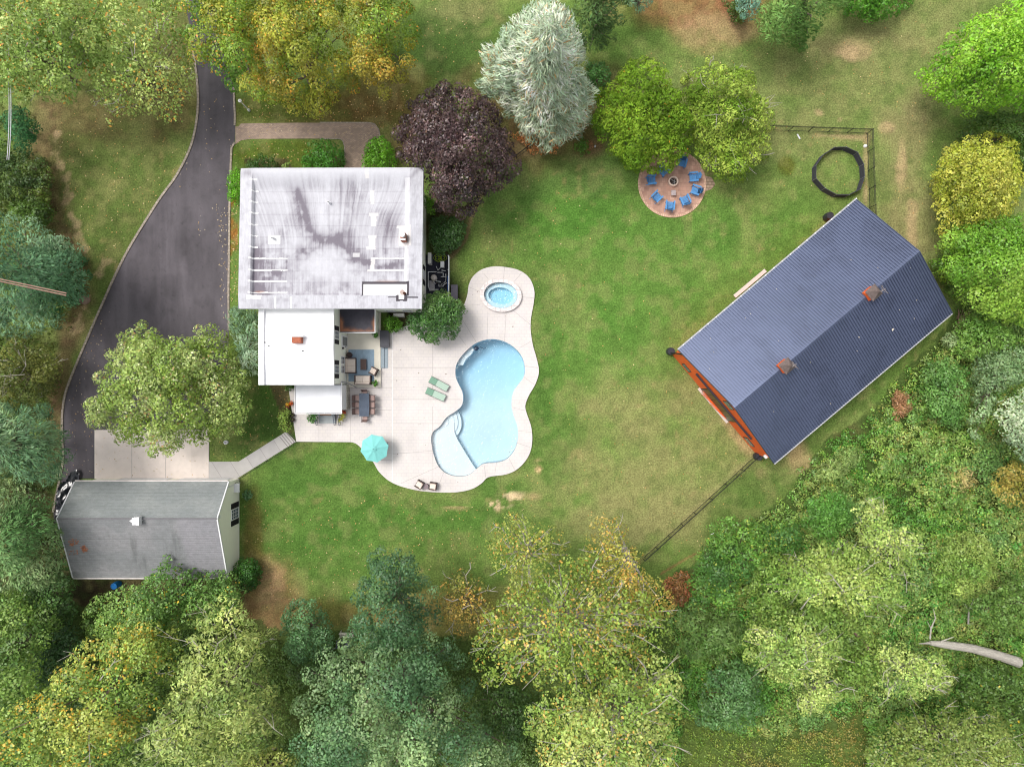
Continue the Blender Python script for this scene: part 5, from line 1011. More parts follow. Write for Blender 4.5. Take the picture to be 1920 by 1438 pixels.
def plant(name, label, cat, poly, ztop, zedge, pal, clump=.8, leaf=.17, dens=1.0, aspect=1.5, apex=None, lean=.5, p=2., q_=1., gap=0., fill=.5, accent=None, pacc=0., twigs=0, radial=False, bark=None, m=None, group=None, ztr=None, up=.5, zj=.5, flat=.75, limbs=14, cone=False, pitch=.8, base=0.):
    NT[0] += 1; seed = 100 + NT[0]; rs = np.random.RandomState(seed); leaf = max(.075, leaf * LF)
    twigs = int(twigs * .5); clump = clump * 1.28 if ztop > 4 else clump; pitch = pitch * 1.0; dens = dens * (1.45 if dens > .7 else 1.15); flat = .95; zj = zj * 1.1
    poly = [tuple(map(float, v)) for v in poly]
    if len(poly) > 3 and ztop > 2: poly = chaikin(poly, 1)
    pc0 = np.array(poly).mean(0); poly = [tuple(pc0 + (np.array(v) - pc0) * (1 + 3. / max(20, np.hypot(*(np.array(v) - pc0))))) for v in poly]
    A = np.array(poly); gx0, gy0 = A.min(0); gx1, gy1 = A.max(0); cen = A.mean(0); Rm = max(gx1 - gx0, gy1 - gy0) / 2
    if apex is None:
        v = (cen - np.array([960, 719])) * ((64 - zedge) / (64 - ztop) - 1) * lean; l = np.hypot(*v); mxs = .4 * Rm; v *= min(1, mxs / (l + 1e-6)); apex = cen + v
    apex = np.array(apex, float)
    th = np.linspace(-math.pi, math.pi, 361); RR = np.zeros(361)
    for i, (x0, y0) in enumerate(poly):
        x1, y1 = poly[(i + 1) % len(poly)]
        for s in np.linspace(0, 1, 24):
            X_, Y_ = x0 + (x1 - x0) * s - apex[0], y0 + (y1 - y0) * s - apex[1]; k = int(round((math.atan2(Y_, X_) + math.pi) / (2 * math.pi) * 360)); RR[k] = max(RR[k], math.hypot(X_, Y_))
    nz = RR > 0; RR = np.interp(th, th[nz], RR[nz], period=2 * math.pi)
    kk = lambda z: (64 - z) / 1280
    # clump centres by dart throwing
    pts = []; zs = []; tt = []; zm = (ztop + zedge) / 2; mind = clump * pitch / kk(zm); area = (gx1 - gx0) * (gy1 - gy0); N = int(area / mind ** 2 * 7) + 30
    cx = rs.uniform(gx0, gx1, N); cy = rs.uniform(gy0, gy1, N); ok = inpoly(cx, cy, poly); cx, cy = cx[ok], cy[ok]
    ins = distpoly(cx, cy, poly); rpx = clump / kk(zm); keep = ins > rpx * .28; cx, cy, ins = cx[keep], cy[keep], ins[keep]
    if gap > 0:
        g = fbm(cx / (rpx * 2.2), cy / (rpx * 2.2), seed + 5, 2); k = g > np.quantile(g, gap); cx, cy, ins = cx[k], cy[k], ins[k]
    grid = {}; sel = []
    for i in range(len(cx)):
        gi, gj = int(cx[i] // mind), int(cy[i] // mind); bad = False
        for a in (-1, 0, 1):
            for c in (-1, 0, 1):
                for j in grid.get((gi + a, gj + c), ()):
                    if (cx[i] - cx[j]) ** 2 + (cy[i] - cy[j]) ** 2 < mind * mind: bad = True; break
                if bad: break
            if bad: break
        if not bad: grid.setdefault((gi, gj), []).append(i); sel.append(i)
    cx, cy, ins = cx[sel], cy[sel], ins[sel]
    dx, dy = cx - apex[0], cy - apex[1]; r = np.hypot(dx, dy); R = np.interp(np.arctan2(dy, dx), th, RR); t = np.clip(r / (R + 1e-6), 0, 1)
    prof = (1 - t) ** .9 if cone else np.clip(1 - t ** p, 0, 1) ** q_
    z = zedge + (ztop - zedge - clump * .5) * prof + rs.normal(size=len(t)) * zj * min(1, clump)
    lob = fbm(cx / (rpx * 3.2), cy / (rpx * 3.2), seed, 2); z += (lob - .5) * min(5, ztop - zedge) * .7; z = np.clip(z, base + clump * .45, ztop)
    rad = np.minimum(clump * (.7 + .6 * rs.rand(len(t))), np.maximum(ins, rpx * .55) * kk(z))
    C = np.stack([(cx - 960) * kk(z), (719 - cy) * kk(z), z], 1); cols = clumpcols(C[:, 0], C[:, 1], pal, rs, seed) * (1 + rs.normal(size=(len(C), 1)) * .09)
    if fill > 0:      # an inner layer below the canopy, its colours darkened as painted shade
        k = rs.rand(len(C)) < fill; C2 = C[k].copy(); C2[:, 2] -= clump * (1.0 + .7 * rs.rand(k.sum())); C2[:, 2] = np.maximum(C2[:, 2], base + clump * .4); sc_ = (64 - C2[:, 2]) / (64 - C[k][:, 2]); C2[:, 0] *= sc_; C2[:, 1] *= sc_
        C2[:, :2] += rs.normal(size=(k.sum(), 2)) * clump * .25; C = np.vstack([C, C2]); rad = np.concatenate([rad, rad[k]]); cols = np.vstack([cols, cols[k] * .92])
    ax, ay = W(apex[0], apex[1], ztop); az = ztop
    bc = np.array(W(*cen, zedge * .6)); root = np.array([bc[0], bc[1], base])
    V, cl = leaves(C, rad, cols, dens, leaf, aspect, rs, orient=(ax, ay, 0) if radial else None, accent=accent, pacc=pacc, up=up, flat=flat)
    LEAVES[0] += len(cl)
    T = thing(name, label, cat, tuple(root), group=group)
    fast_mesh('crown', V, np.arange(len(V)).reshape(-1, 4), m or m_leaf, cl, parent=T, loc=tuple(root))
    b = MB(); tr = max(.05, .022 * ztop + .03) if ztop > 2 else .03; top = Vector((ax, ay, ztop * (.96 if cone else .8)))
    rt = Vector(root); mid = rt.lerp(top, .45) + Vector((rs.normal() * .15, rs.normal() * .15, 0)) * min(1, ztop / 8)
    b.tube([rt, rt + Vector((0, 0, .3)), mid, top], [tr * 1.5, tr, tr * .7, tr * .2], 8)
    if ztop < 2.2: limbs = 2
    sel = rs.choice(len(t), min(limbs, len(t)), replace=False)
    for i in sel:
        e = Vector(C[i]); e.z -= clump * .3; h = min(.75, max(.2, (e.z / ztop) * .7)); s_ = rt.lerp(mid, h / .45) if h < .45 else mid.lerp(top, (h - .45) / .55)
        mm = s_.lerp(e, .5) + Vector((rs.normal(), rs.normal(), rs.normal() + .5)) * .25 * min(1, clump); b.tube([s_, mm, e], [tr * .4, tr * .25, tr * .08], 5)
    if twigs:         # bare twigs standing proud of the leaves
        for i in rs.choice(len(t), min(twigs, len(t)), replace=len(t) < twigs):
            e = Vector(C[i]); o_ = Vector((e.x - ax, e.y - ay, 0)); o_ = o_.normalized() if o_.length > .1 else Vector((1, 0, 0)); L_ = clump * (1.2 + rs.rand())
            s_ = e - o_ * L_ * .7 + Vector((0, 0, .1)); pp = [s_]
            for k in range(3): pp.append(pp[-1] + (o_ + Vector((rs.normal() * .5, rs.normal() * .5, .3 + rs.normal() * .2))) * L_ * .36)
            tw = .02 + .02 * rs.rand(); b.tube(pp, [tw * 1.4, tw, tw * .8, tw * .4], 4, 1)
            for k in (1, 2): b.tube([pp[k], pp[k] + (o_ + Vector((rs.normal() * .9, rs.normal() * .9, .5))) * L_ * .3], [tw * .7, tw * .3], 4, 1)
    b.build('trunk', [bark or m_bark, m_palebark], T)
    return T
G = dict
# palettes are the hues of the species, sunlit side left to the light, inner crown shade partly painted
YG = L3((126,142,70),(150,160,88),(110,130,58)); OL = L3((118,130,62),(142,150,80),(96,112,48))
# north west: thin light crown over the drive
acc = L3((200,132,50),(206,158,60),(176,110,50)); 
plant('sparse_tree', 'large thin yellow green tree with bare pale branches in the top left corner', 'tree', [(-30,-40),(200,-40),(215,60),(190,130),(150,175),(110,205),(85,180),(50,205),(20,175),(-30,190)], 11, 5, L3((108,134,66),(132,154,84),(158,174,110)), clump=.7, leaf=.2, dens=.75, gap=.08, fill=.5, accent=acc, pacc=.05, twigs=60, limbs=16, zj=1.2)
plant('sparse_tree', 'thin yellow green tree with orange flecked leaves hanging over the lawn left of the driveway', 'tree', [(190,-40),(340,-40),(345,40),(362,95),(370,150),(352,195),(345,228),(310,238),(285,212),(240,215),(200,236),(175,215),(170,150),(180,60)], 9, 4, L3((104,130,62),(128,150,80),(156,172,106)), clump=.55, leaf=.2, dens=.6, gap=.16, fill=.4, accent=acc, pacc=.08, twigs=55, limbs=14, zj=1.2)
plant('blue_green_conifer', 'small blue green conifer below the thin tree at the far left', 'tree', [(12,208),(48,200),(62,222),(78,238),(66,262),(62,284),(40,284),(20,262),(8,238)], 7, 1.5, L3((50,90,58),(62,106,70)), clump=.6, leaf=.16, dens=1.1, aspect=2.5, radial=True, m=m_needle, cone=True)
plant('green_shrub', 'olive green shrub on the left edge below the small conifer', 'shrub', [(-20,285),(30,278),(60,290),(90,305),(102,330),(92,360),(98,390),(50,410),(-20,400)], 3.5, .8, L3((70,88,40),(92,110,48),(60,84,44)), clump=.6, leaf=.15, gap=.05)
plant('green_shrub', 'dark green shrub squeezed between the olive shrub and the big pine', 'shrub', [(20,375),(70,365),(98,385),(105,410),(70,430),(20,410)], 3.5, .8, L3((60,86,32),(80,110,40)), clump=.6, leaf=.15)
plant('blue_pine', 'broad blue green pine at the left edge with cables over it', 'tree', [(-80,400),(0,395),(45,405),(90,425),(130,445),(152,470),(166,505),(160,540),(146,575),(120,605),(96,640),(60,625),(0,632),(-80,640)], 13, 3, L3((68,102,76),(90,124,98),(120,148,122)), apex=(0,500), clump=1.1, leaf=.2, dens=1.1, aspect=3, radial=True, m=m_needle, p=1.6, zj=.9, pitch=.95)
plant('dark_conifer', 'darker green lower skirt conifer behind the broad blue green pine', 'tree', [(60,470),(120,450),(158,480),(172,510),(160,550),(120,590),(60,600)], 5, 1, L3((48,82,54),(60,96,64)), clump=.8, leaf=.18, dens=1, aspect=2.5, m=m_needle, radial=True)
plant('olive_thicket_tree', 'olive brown fine leaved tree between two pines at the left edge', 'tree', [(-40,625),(40,622),(85,640),(112,665),(122,700),(108,735),(80,752),(30,760),(-40,760)], 6, 2, L3((86,94,44),(108,114,56),(70,84,38)), clump=.7, leaf=.15, dens=.8, gap=.1, twigs=25)
plant('feathery_pine', 'feathery blue green pine overhanging the driveway edge at left', 'tree', [(-90,745),(10,750),(60,770),(100,760),(112,790),(118,825),(136,850),(132,885),(100,905),(60,905),(0,890),(-90,900)], 12, 4, L3((72,104,78),(94,126,98),(118,144,114)), apex=(-20,830), clump=1.0, leaf=.22, dens=1, aspect=5, radial=True, m=m_needle, zj=.8)
plant('pale_pine', 'pale green pine left of the garage', 'tree', [(-90,900),(20,900),(60,915),(98,935),(108,980),(115,1020),(130,1060),(118,1100),(60,1110),(-90,1110)], 11, 3, L3((76,110,68),(104,134,92),(130,152,112)), apex=(-20,1010), clump=1., leaf=.2, dens=1, aspect=3.5, radial=True, m=m_needle, zj=.8)
plant('shade_tree', 'dark green broadleaf tree against the lower left corner of the garage', 'tree', [(60,1070),(120,1060),(140,1090),(130,1120),(150,1150),(120,1180),(60,1180),(30,1120)], 6, 2, L3((54,82,44),(72,104,56)), clump=.8, leaf=.18)
plant('broadleaf_tree', 'mid green broadleaf tree at the left edge below the pale pine', 'tree', [(-60,1110),(40,1105),(100,1130),(115,1180),(80,1240),(95,1290),(40,1330),(-60,1330)], 10, 4, L3((84,116,52),(112,140,70),(70,100,48)), clump=1., leaf=.2)
plant('dark_understorey_tree', 'very dark green tree in the gap left of the orange flecked maple', 'tree', [(70,1160),(140,1165),(165,1200),(150,1260),(100,1320),(60,1290)], 5, 2, L3((44,72,44),(58,88,54)), clump=.8, leaf=.18)
plant('maple_tree', 'green maple whose leaves reach over the garage roof edge', 'tree', [(150,1150),(195,1105),(250,1100),(272,1085),(300,1060),(318,1037),(332,1040),(340,1070),(368,1062),(395,1075),(425,1066),(448,1082),(462,1105),(448,1140),(420,1160),(380,1190),(250,1200),(160,1195)], 8, 3.6, L3((84,120,60),(104,138,72),(124,152,86)), clump=.6, leaf=.18, dens=.9, gap=.04, fill=.6, accent=L3((208,172,48),(190,150,44)), pacc=.02)
plant('autumn_maple', 'orange flecked yellow green tree in the lower left', 'tree', [(150,1200),(220,1170),(290,1160),(345,1180),(350,1230),(320,1290),(300,1330),(265,1370),(240,1470),(-60,1470),(-60,1340),(60,1310),(110,1260)], 12, 6, L3((104,136,62),(128,152,78),(152,164,86)), clump=.8, leaf=.19, dens=.75, gap=.06, fill=.5, accent=L3((214,160,50),(206,180,80),(190,140,60)), pacc=.1, twigs=40, zj=.9)
plant('willowy_tree', 'tall pale green feathery tree below the garage', 'tree', [(355,1190),(380,1150),(405,1120),(455,1122),(470,1160),(515,1180),(520,1210),(490,1240),(510,1290),(540,1350),(520,1400),(470,1420),(430,1470),(240,1470),(250,1380),(300,1330),(330,1280),(345,1220)], 15, 6, L3((108,132,72),(138,156,92),(156,170,104),(120,140,80)), clump=.9, leaf=.2, dens=.8, aspect=2.6, gap=.05, twigs=60, zj=1.1)
plant('willowy_tree', 'pale yellow green tree at the bottom edge, right of the feathery tree', 'tree', [(430,1430),(470,1405),(520,1400),(560,1420),(560,1500),(430,1500)], 12, 5, L3((138,152,84),(160,170,100)), clump=.8, leaf=.19, dens=.8)
plant('wild_cherry_tree', 'small dark blue green tree at the lawn edge left of the bench', 'tree', [(528,1160),(545,1128),(572,1120),(600,1132),(618,1160),(628,1190),(610,1230),(570,1245),(535,1225)], 7, 2.5, L3((68,104,70),(90,126,88)), clump=.6, leaf=.16, dens=1)
plant('understorey_shrub', 'dark shrub growing below the small blue green tree', 'shrub', [(540,1235),(600,1225),(650,1225),(640,1260),(590,1290),(545,1290)], 4, 1, L3((60,88,48),(80,106,58)), clump=.7, leaf=.17)
plant('tall_evergreen', 'tall dark blue green tree rising over the lawn in the lower middle', 'tree', [(696,1040),(722,1024),(748,1036),(774,1030),(780,1058),(790,1080),(822,1098),(828,1140),(822,1170),(800,1200),(760,1220),(700,1225),(658,1210),(648,1180),(660,1150),(654,1118),(676,1085)], 14, 7, L3((62,94,64),(80,112,78),(100,130,94)), clump=.75, leaf=.17, dens=1, zj=1.)
plant('blue_green_oak', 'huge blue green oak filling the lower middle', 'tree', [(560,1240),(600,1215),(640,1200),(668,1190),(720,1180),(760,1182),(800,1180),(850,1195),(872,1225),(865,1270),(885,1310),(895,1350),(930,1390),(990,1400),(1010,1480),(540,1480),(560,1420),(530,1370),(545,1320),(575,1280)], 17, 8, L3((72,106,74),(92,124,88),(126,150,108),(84,116,80)), clump=1.05, leaf=.18, dens=1.05, zj=1.2, fill=.6, limbs=30, pitch=.9)
# lower right of the middle: the big spotted sycamore group
syc = L3((198,152,78),(206,172,96),(180,128,70))
plant('sycamore_tree', 'thin olive green tree leaning over the lawn at the left of the yellow group', 'tree', [(905,1025),(930,985),(960,960),(1000,965),(1040,985),(1065,1010),(1060,1050),(1035,1070),(1030,1120),(1000,1140),(960,1120),(930,1080)], 11, 6, L3((116,130,62),(136,146,74),(98,116,52)), clump=.6, leaf=.18, dens=.55, gap=.12, fill=.3, accent=syc, pacc=.06, twigs=40, bark=m_palebark)
plant('sycamore_tree', 'small orange speckled tree beside the tall dark evergreen', 'tree', [(815,1110),(845,1072),(880,1068),(905,1080),(920,1110),(935,1150),(900,1180),(850,1190),(820,1150)], 8, 4, L3((130,124,62),(156,136,76),(112,116,56)), clump=.55, leaf=.17, dens=.5, gap=.15, fill=.2, accent=syc, pacc=.2, twigs=20)
plant('sycamore_tree', 'orange speckled thin tree beside the lower end of the slanting fence', 'tree', [(1095,1000),(1110,970),(1140,962),(1175,975),(1212,985),(1222,1020),(1200,1040),(1215,1075),(1260,1095),(1268,1150),(1230,1180),(1150,1130),(1100,1080)], 12, 6, L3((128,134,62),(150,146,74),(164,150,84)), clump=.6, leaf=.18, dens=.5, gap=.12, fill=.3, accent=syc, pacc=.16, twigs=40, bark=m_palebark)
plant('sycamore_tree', 'broad yellow green sycamore with many bare twigs, middle of the yellow group', 'tree', [(880,1200),(905,1160),(920,1130),(960,1100),(1010,1090),(1060,1040),(1110,1035),(1150,1070),(1190,1100),(1250,1130),(1262,1180),(1240,1230),(1180,1260),(1100,1290),(1020,1290),(970,1270),(920,1300),(890,1260)], 16, 9, L3((112,138,62),(134,154,76),(104,128,56),(150,160,84)), clump=.7, leaf=.2, dens=.65, gap=.05, fill=.5, accent=syc, pacc=.12, twigs=110, bark=m_palebark, limbs=40, zj=1.2)
plant('sycamore_tree', 'pale yellow green sycamore at the bottom edge right of the blue green oak', 'tree', [(1000,1300),(1080,1280),(1150,1260),(1200,1240),(1262,1220),(1270,1260),(1285,1300),(1268,1350),(1275,1400),(1262,1480),(1000,1480),(1015,1400),(975,1350)], 17, 9, L3((120,148,74),(144,164,90),(166,178,112),(110,138,66)), clump=.75, leaf=.2, dens=.75, gap=.04, fill=.5, accent=syc, pacc=.09, twigs=70, bark=m_palebark, limbs=30, zj=1.2)
plant('understorey_tree', 'dark green tree in the shaded gap between oak and sycamores', 'tree', [(880,1290),(930,1290),(980,1280),(1000,1330),(990,1400),(930,1400),(890,1360)], 7, 4, L3((56,84,44),(74,100,50)), clump=.9, leaf=.19)
plant('red_leaved_shrub', 'red brown leaved shrub right of the orange speckled tree', 'shrub', [(1240,1090),(1262,1075),(1290,1070),(1300,1090),(1295,1120),(1275,1140),(1255,1120)], 2.5, .8, L3((136,84,62),(120,92,60),(156,104,70)), clump=.45, leaf=.15)
plant('wood_edge_tree', 'deep green tree at the wood edge right of the fence', 'tree', [(1285,1085),(1300,1050),(1325,1020),(1330,985),(1355,970),(1400,972),(1440,985),(1480,975),(1510,1000),(1500,1035),(1450,1040),(1410,1060),(1400,1110),(1370,1150),(1320,1150),(1290,1120)], 9, 3, L3((72,112,46),(92,132,58),(60,98,44)), clump=.75, leaf=.18, gap=.04, accent=L3((150,160,70),), pacc=.04)
W1 = L3((122,150,76),(142,166,92),(164,182,112),(112,142,72))
plant('pale_green_tree', 'pale yellow green tree crown, the upper one in the right hand wood', 'tree', [(1595,955),(1625,935),(1650,930),(1665,950),(1665,985),(1700,985),(1728,970),(1728,1000),(1732,1040),(1720,1075),(1690,1085),(1650,1070),(1640,1040),(1600,1015),(1610,985)], 9.5, 4.2, W1, clump=.6, leaf=.18, dens=.75, gap=.06, twigs=40, bark=m_palebark)
plant('pale_green_tree', 'broad yellow green tree crown across the middle of the right hand wood', 'tree', [(1405,1060),(1440,1035),(1500,1040),(1530,1025),(1580,1010),(1640,1040),(1690,1085),(1695,1120),(1680,1145),(1630,1150),(1580,1135),(1520,1145),(1480,1120),(1430,1130),(1410,1095)], 9.5, 4.2, L3((104,138,64),(126,154,80),(148,168,94)), clump=.7, leaf=.18, dens=.85, gap=.03, twigs=50, bark=m_palebark, fill=.7)
plant('pale_green_tree', 'pale yellow green tree crown left of the broken branch', 'tree', [(1388,1215),(1400,1180),(1440,1160),(1490,1150),(1540,1165),(1570,1190),(1575,1230),(1555,1262),(1520,1270),(1485,1292),(1455,1280),(1440,1255),(1405,1250)], 9.5, 4.2, W1, clump=.6, leaf=.18, dens=.8, gap=.05, twigs=50, bark=m_palebark)
plant('pale_green_tree', 'small pale yellow green crown, lowest in the right hand wood', 'tree', [(1492,1300),(1520,1275),(1560,1262),(1590,1290),(1595,1310),(1560,1315),(1530,1335),(1505,1345)], 9.5, 4.2, W1, clump=.5, leaf=.17, dens=.75, gap=.05, twigs=18, bark=m_palebark)
plant('pale_green_tree', 'pale yellow green crown with bare forks just below the fallen trunk', 'tree', [(1632,1215),(1660,1200),(1700,1205),(1712,1230),(1745,1215),(1775,1240),(1785,1275),(1782,1305),(1745,1300),(1720,1310),(1690,1300),(1660,1315),(1635,1290),(1645,1255)], 9.5, 4.2, W1, clump=.55, leaf=.17, dens=.7, gap=.08, twigs=45, bark=m_palebark)
plant('dark_holly_tree', 'dark blue green shrubby tree between the sycamores and the pale crowns', 'tree', [(1335,1250),(1370,1235),(1400,1240),(1425,1265),(1420,1300),(1440,1330),(1400,1365),(1340,1370),(1300,1350),(1310,1300)], 6, 1.5, L3((68,104,62),(86,122,76),(76,112,58)), clump=.65, leaf=.17, m=m_gloss)
plant('speckled_shrub', 'yellow flowered pale shrub right of the upper pale crown', 'shrub', [(1750,1050),(1765,1015),(1800,995),(1840,1000),(1862,1030),(1866,1075),(1855,1110),(1820,1130),(1770,1125),(1745,1090)], 5, 1.5, L3((104,138,66),(130,154,84),(144,162,94)), clump=.55, leaf=.14, dens=.9)
plant('corner_tree', 'olive green twiggy tree at the bottom right corner', 'tree', [(1640,1370),(1680,1345),(1730,1340),(1760,1320),(1820,1330),(1880,1340),(1905,1380),(1920,1480),(1660,1480),(1620,1420)], 11, 5, L3((100,120,60),(124,140,76)), clump=.75, leaf=.18, dens=.75, gap=.08, twigs=80)
plant('wood_tree', 'mid green tree right of the pale crowns below the fallen trunk', 'tree', [(1790,1250),(1850,1240),(1920,1260),(1990,1260),(1990,1400),(1900,1370),(1850,1330),(1800,1320)], 8, 3, L3((74,104,48),(98,124,62)), clump=.8, leaf=.18, accent=L3((200,170,50),), pacc=.01)
plant('wood_tree', 'mid green tree right of the speckled shrub above the fallen trunk', 'tree', [(1800,1130),(1860,1110),(1900,1080),(1990,1060),(1990,1190),(1920,1195),(1850,1180)], 8, 3, L3((74,108,50),(96,126,62)), clump=.8, leaf=.18)
plant('autumn_shrub_tree', 'yellowing tree at the right edge below the silvery one', 'tree', [(1850,900),(1880,870),(1930,860),(1990,870),(1990,960),(1930,950),(1880,950)], 7, 3, L3((128,130,60),(160,146,80),(106,118,54)), clump=.55, leaf=.17, dens=.8, gap=.05)
plant('silver_poplar', 'silvery grey green tree at the right edge', 'tree', [(1866,760),(1885,745),(1930,730),(1990,730),(1990,880),(1930,872),(1900,850),(1872,800)], 10, 5, L3((122,148,122),(146,168,144),(166,184,160)), clump=.65, leaf=.17, dens=1)
plant('silver_poplar', 'smaller silvery tree above left of the silvery edge tree', 'tree', [(1820,680),(1850,655),(1900,650),(1960,650),(1980,720),(1900,720),(1870,740),(1850,790),(1828,845),(1815,800),(1830,740)], 7, 3, L3((108,136,98),(138,164,130),(96,124,78)), clump=.6, leaf=.16, dens=.9, gap=.08)
plant('pale_shrub', 'small pale grey green shrub by the twig pile at the barn corner', 'shrub', [(1765,640),(1780,622),(1798,630),(1795,650),(1775,655)], 2, .5, L3((150,168,134),(120,146,100)), clump=.35, leaf=.13)
plant('understorey_tree', 'mid green tree filling the wood between the two broad pale crowns', 'tree', [(1395,1130),(1440,1110),(1520,1120),(1600,1130),(1640,1160),(1620,1210),(1570,1240),(1500,1180),(1430,1180),(1400,1200)], 6, 2, L3((96,126,60),(116,144,74),(128,150,80)), clump=.7, leaf=.18)
plant('understorey_tree', 'mid green tree in the wood left of the fallen trunk', 'tree', [(1560,1250),(1600,1210),(1640,1180),(1660,1220),(1640,1280),(1600,1320),(1570,1300)], 5.5, 2, L3((98,130,60),(120,146,74)), clump=.6, leaf=.18)
plant('understorey_tree', 'grey green feathery tree right of the lowest sycamore', 'tree', [(1275,1150),(1330,1150),(1385,1140),(1400,1200),(1360,1235),(1310,1240),(1280,1220)], 5, 1.5, L3((84,116,60),(100,128,74)), clump=.6, leaf=.18, aspect=4)
plant('lush_vine_shrub', 'bright green vine covered shrub above the upper pale crown', 'shrub', [(1500,950),(1540,920),(1590,925),(1600,960),(1590,1000),(1545,1010),(1500,990)], 3, .8, L3((82,128,58),(100,144,70)), clump=.5, leaf=.14)
plant('feathery_shrub', 'pale feathery grass like shrub at the wood edge behind the barn', 'shrub', [(1520,890),(1560,850),(1610,830),(1620,860),(1580,890),(1540,910)], 2.4, .6, L3((118,142,84),(134,154,98)), clump=.45, leaf=.16, aspect=5)
plant('dry_reed_clump', 'straw coloured reed clump in the right hand wood above the yellowing tree', 'plant', [(1752,880),(1790,868),(1828,880),(1830,910),(1800,925),(1760,915)], 2, .5, L3((176,160,112),(150,150,90),(190,174,130)), clump=.4, leaf=.2, aspect=9, dens=.6)
plant('broadleaf_tree', 'fresh green tree at the right wood edge below the bright barn side tree', 'tree', [(1800,590),(1850,600),(1900,625),(1990,650),(1900,655),(1850,660),(1810,680),(1780,660),(1790,620)], 4.5, 1.5, L3((88,128,56),(110,146,72)), clump=.6, leaf=.16)
plant('broadleaf_tree', 'mid green tree left of the smaller silvery tree behind the barn', 'tree', [(1740,680),(1790,670),(1815,700),(1810,750),(1815,800),(1770,800),(1735,770),(1720,720)], 4.5, 1.2, L3((80,120,62),(96,136,74),(112,146,90)), clump=.6, leaf=.16)
# east side
plant('bright_tree', 'bright green tree right of the barn roof end', 'tree', [(1765,430),(1800,425),(1850,410),(1920,400),(2000,400),(2000,640),(1930,620),(1880,600),(1840,585),(1805,580),(1790,540),(1750,510),(1760,470)], 9, 2.5, L3((86,130,38),(110,150,54),(132,166,70)), clump=.75, leaf=.18, dens=1)
plant('barn_side_shrub', 'dark green shrub tucked against the barn roof end', 'shrub', [(1738,490),(1765,480),(1785,500),(1800,540),(1795,580),(1782,560),(1755,520)], 2.5, .6, L3((66,100,40),(86,124,48)), clump=.5, leaf=.15)
plant('golden_green_tree', 'yellow green dome shaped tree right of the lawn', 'tree', [(1748,385),(1750,340),(1765,300),(1790,268),(1830,250),(1870,245),(1905,262),(1905,300),(1920,330),(1905,380),(1880,410),(1850,420),(1800,450),(1770,448),(1752,420)], 9, 1.5, L3((138,150,52),(162,170,72),(178,180,88),(126,138,48)), clump=.65, leaf=.17, dens=1.15, fill=.7)
plant('dark_green_bush', 'dark green dome bush between the golden tree and the bright corner tree', 'shrub', [(1792,258),(1805,232),(1840,215),(1890,212),(1980,220),(1980,320),(1915,330),(1900,262),(1860,248),(1815,262)], 5, 1.5, L3((68,98,42),(86,116,52)), clump=.55, leaf=.15, dens=1.1)
plant('lime_green_tree', 'large lime green tree in the top right corner', 'tree', [(1718,145),(1735,120),(1760,90),(1785,50),(1815,40),(1850,15),(1880,-10),(1960,-60),(2040,-60),(2040,220),(1930,215),(1880,200),(1850,212),(1820,218),(1790,215),(1768,185),(1740,180)], 12, 3, L3((92,142,30),(112,160,42),(130,172,56),(84,130,28)), clump=.95, leaf=.19, dens=1.1, fill=.7, limbs=24, pitch=.9)
plant('green_spruce', 'green spruce at the top edge left of the dark bush', 'tree', [(1405,-60),(1600,-60),(1605,0),(1585,20),(1560,25),(1540,45),(1530,85),(1505,95),(1480,80),(1450,90),(1425,70),(1415,40),(1425,15)], 13, 2, L3((72,108,52),(96,132,72),(112,144,84)), apex=(1530,-40), clump=.8, leaf=.2, dens=1, aspect=3.5, radial=True, m=m_needle, cone=True)
plant('round_green_bush', 'bright green bush at the top edge right of the spruce', 'shrub', [(1570,-40),(1620,-20),(1710,-50),(1718,0),(1695,18),(1660,38),(1630,42),(1600,30),(1575,25)], 4, .8, L3((66,116,36),(82,134,44)), clump=.5, leaf=.15, dens=1.1)
plant('blue_spruce', 'small blue spruce at the top edge left of the green spruce', 'tree', [(1370,-40),(1430,-40),(1425,10),(1412,35),(1400,42),(1385,20)], 8, 2, L3((96,136,124),(116,152,138)), clump=.5, leaf=.17, aspect=3, radial=True, m=m_needle)
plant('low_dark_bush', 'low dark bush below the small blue spruce', 'shrub', [(1360,0),(1385,5),(1398,30),(1392,46),(1372,40),(1362,20)], 1.6, .4, L3((58,84,34),(74,98,40)), clump=.4, leaf=.13)
plant('dark_hemlock', 'dark hemlock behind the silver cedar at the top edge', 'tree', [(1060,-50),(1180,-50),(1175,20),(1160,60),(1140,90),(1120,102),(1090,90),(1075,40)], 12, 3, L3((70,96,58),(88,112,66),(62,88,50)), apex=(1120,-30), clump=.75, leaf=.2, aspect=4, radial=True, m=m_needle, gap=.06, cone=True)
plant('blue_spruce', 'tip of a pale blue green conifer at the top edge right of the hemlock', 'tree', [(1165,-40),(1235,-40),(1222,10),(1205,20),(1190,15),(1172,5)], 7, 1.5, L3((112,148,126),(130,162,138)), clump=.5, leaf=.17, aspect=3, radial=True, m=m_needle)
plant('silver_cedar', 'tall silver blue cedar in the top middle', 'tree', [(960,40),(985,12),(1015,0),(1045,5),(1072,25),(1085,60),(1098,90),(1088,120),(1100,150),(1126,170),(1110,200),(1112,225),(1085,250),(1060,270),(1030,285),(1000,270),(970,245),(950,205),(925,185),(885,165),(910,145),(900,110),(908,85),(935,80),(945,60)], 17, 2.5, L3((120,140,126),(150,168,154),(182,196,186),(134,150,134)), apex=(1030,60), clump=.62, leaf=.25, dens=1.35, aspect=8, radial=True, m=m_needle, p=1.3, q_=1.1, zj=.35, accent=L3((150,104,66),(176,130,84),(196,210,206)), pacc=.07, pitch=.72, up=.35, fill=.7)
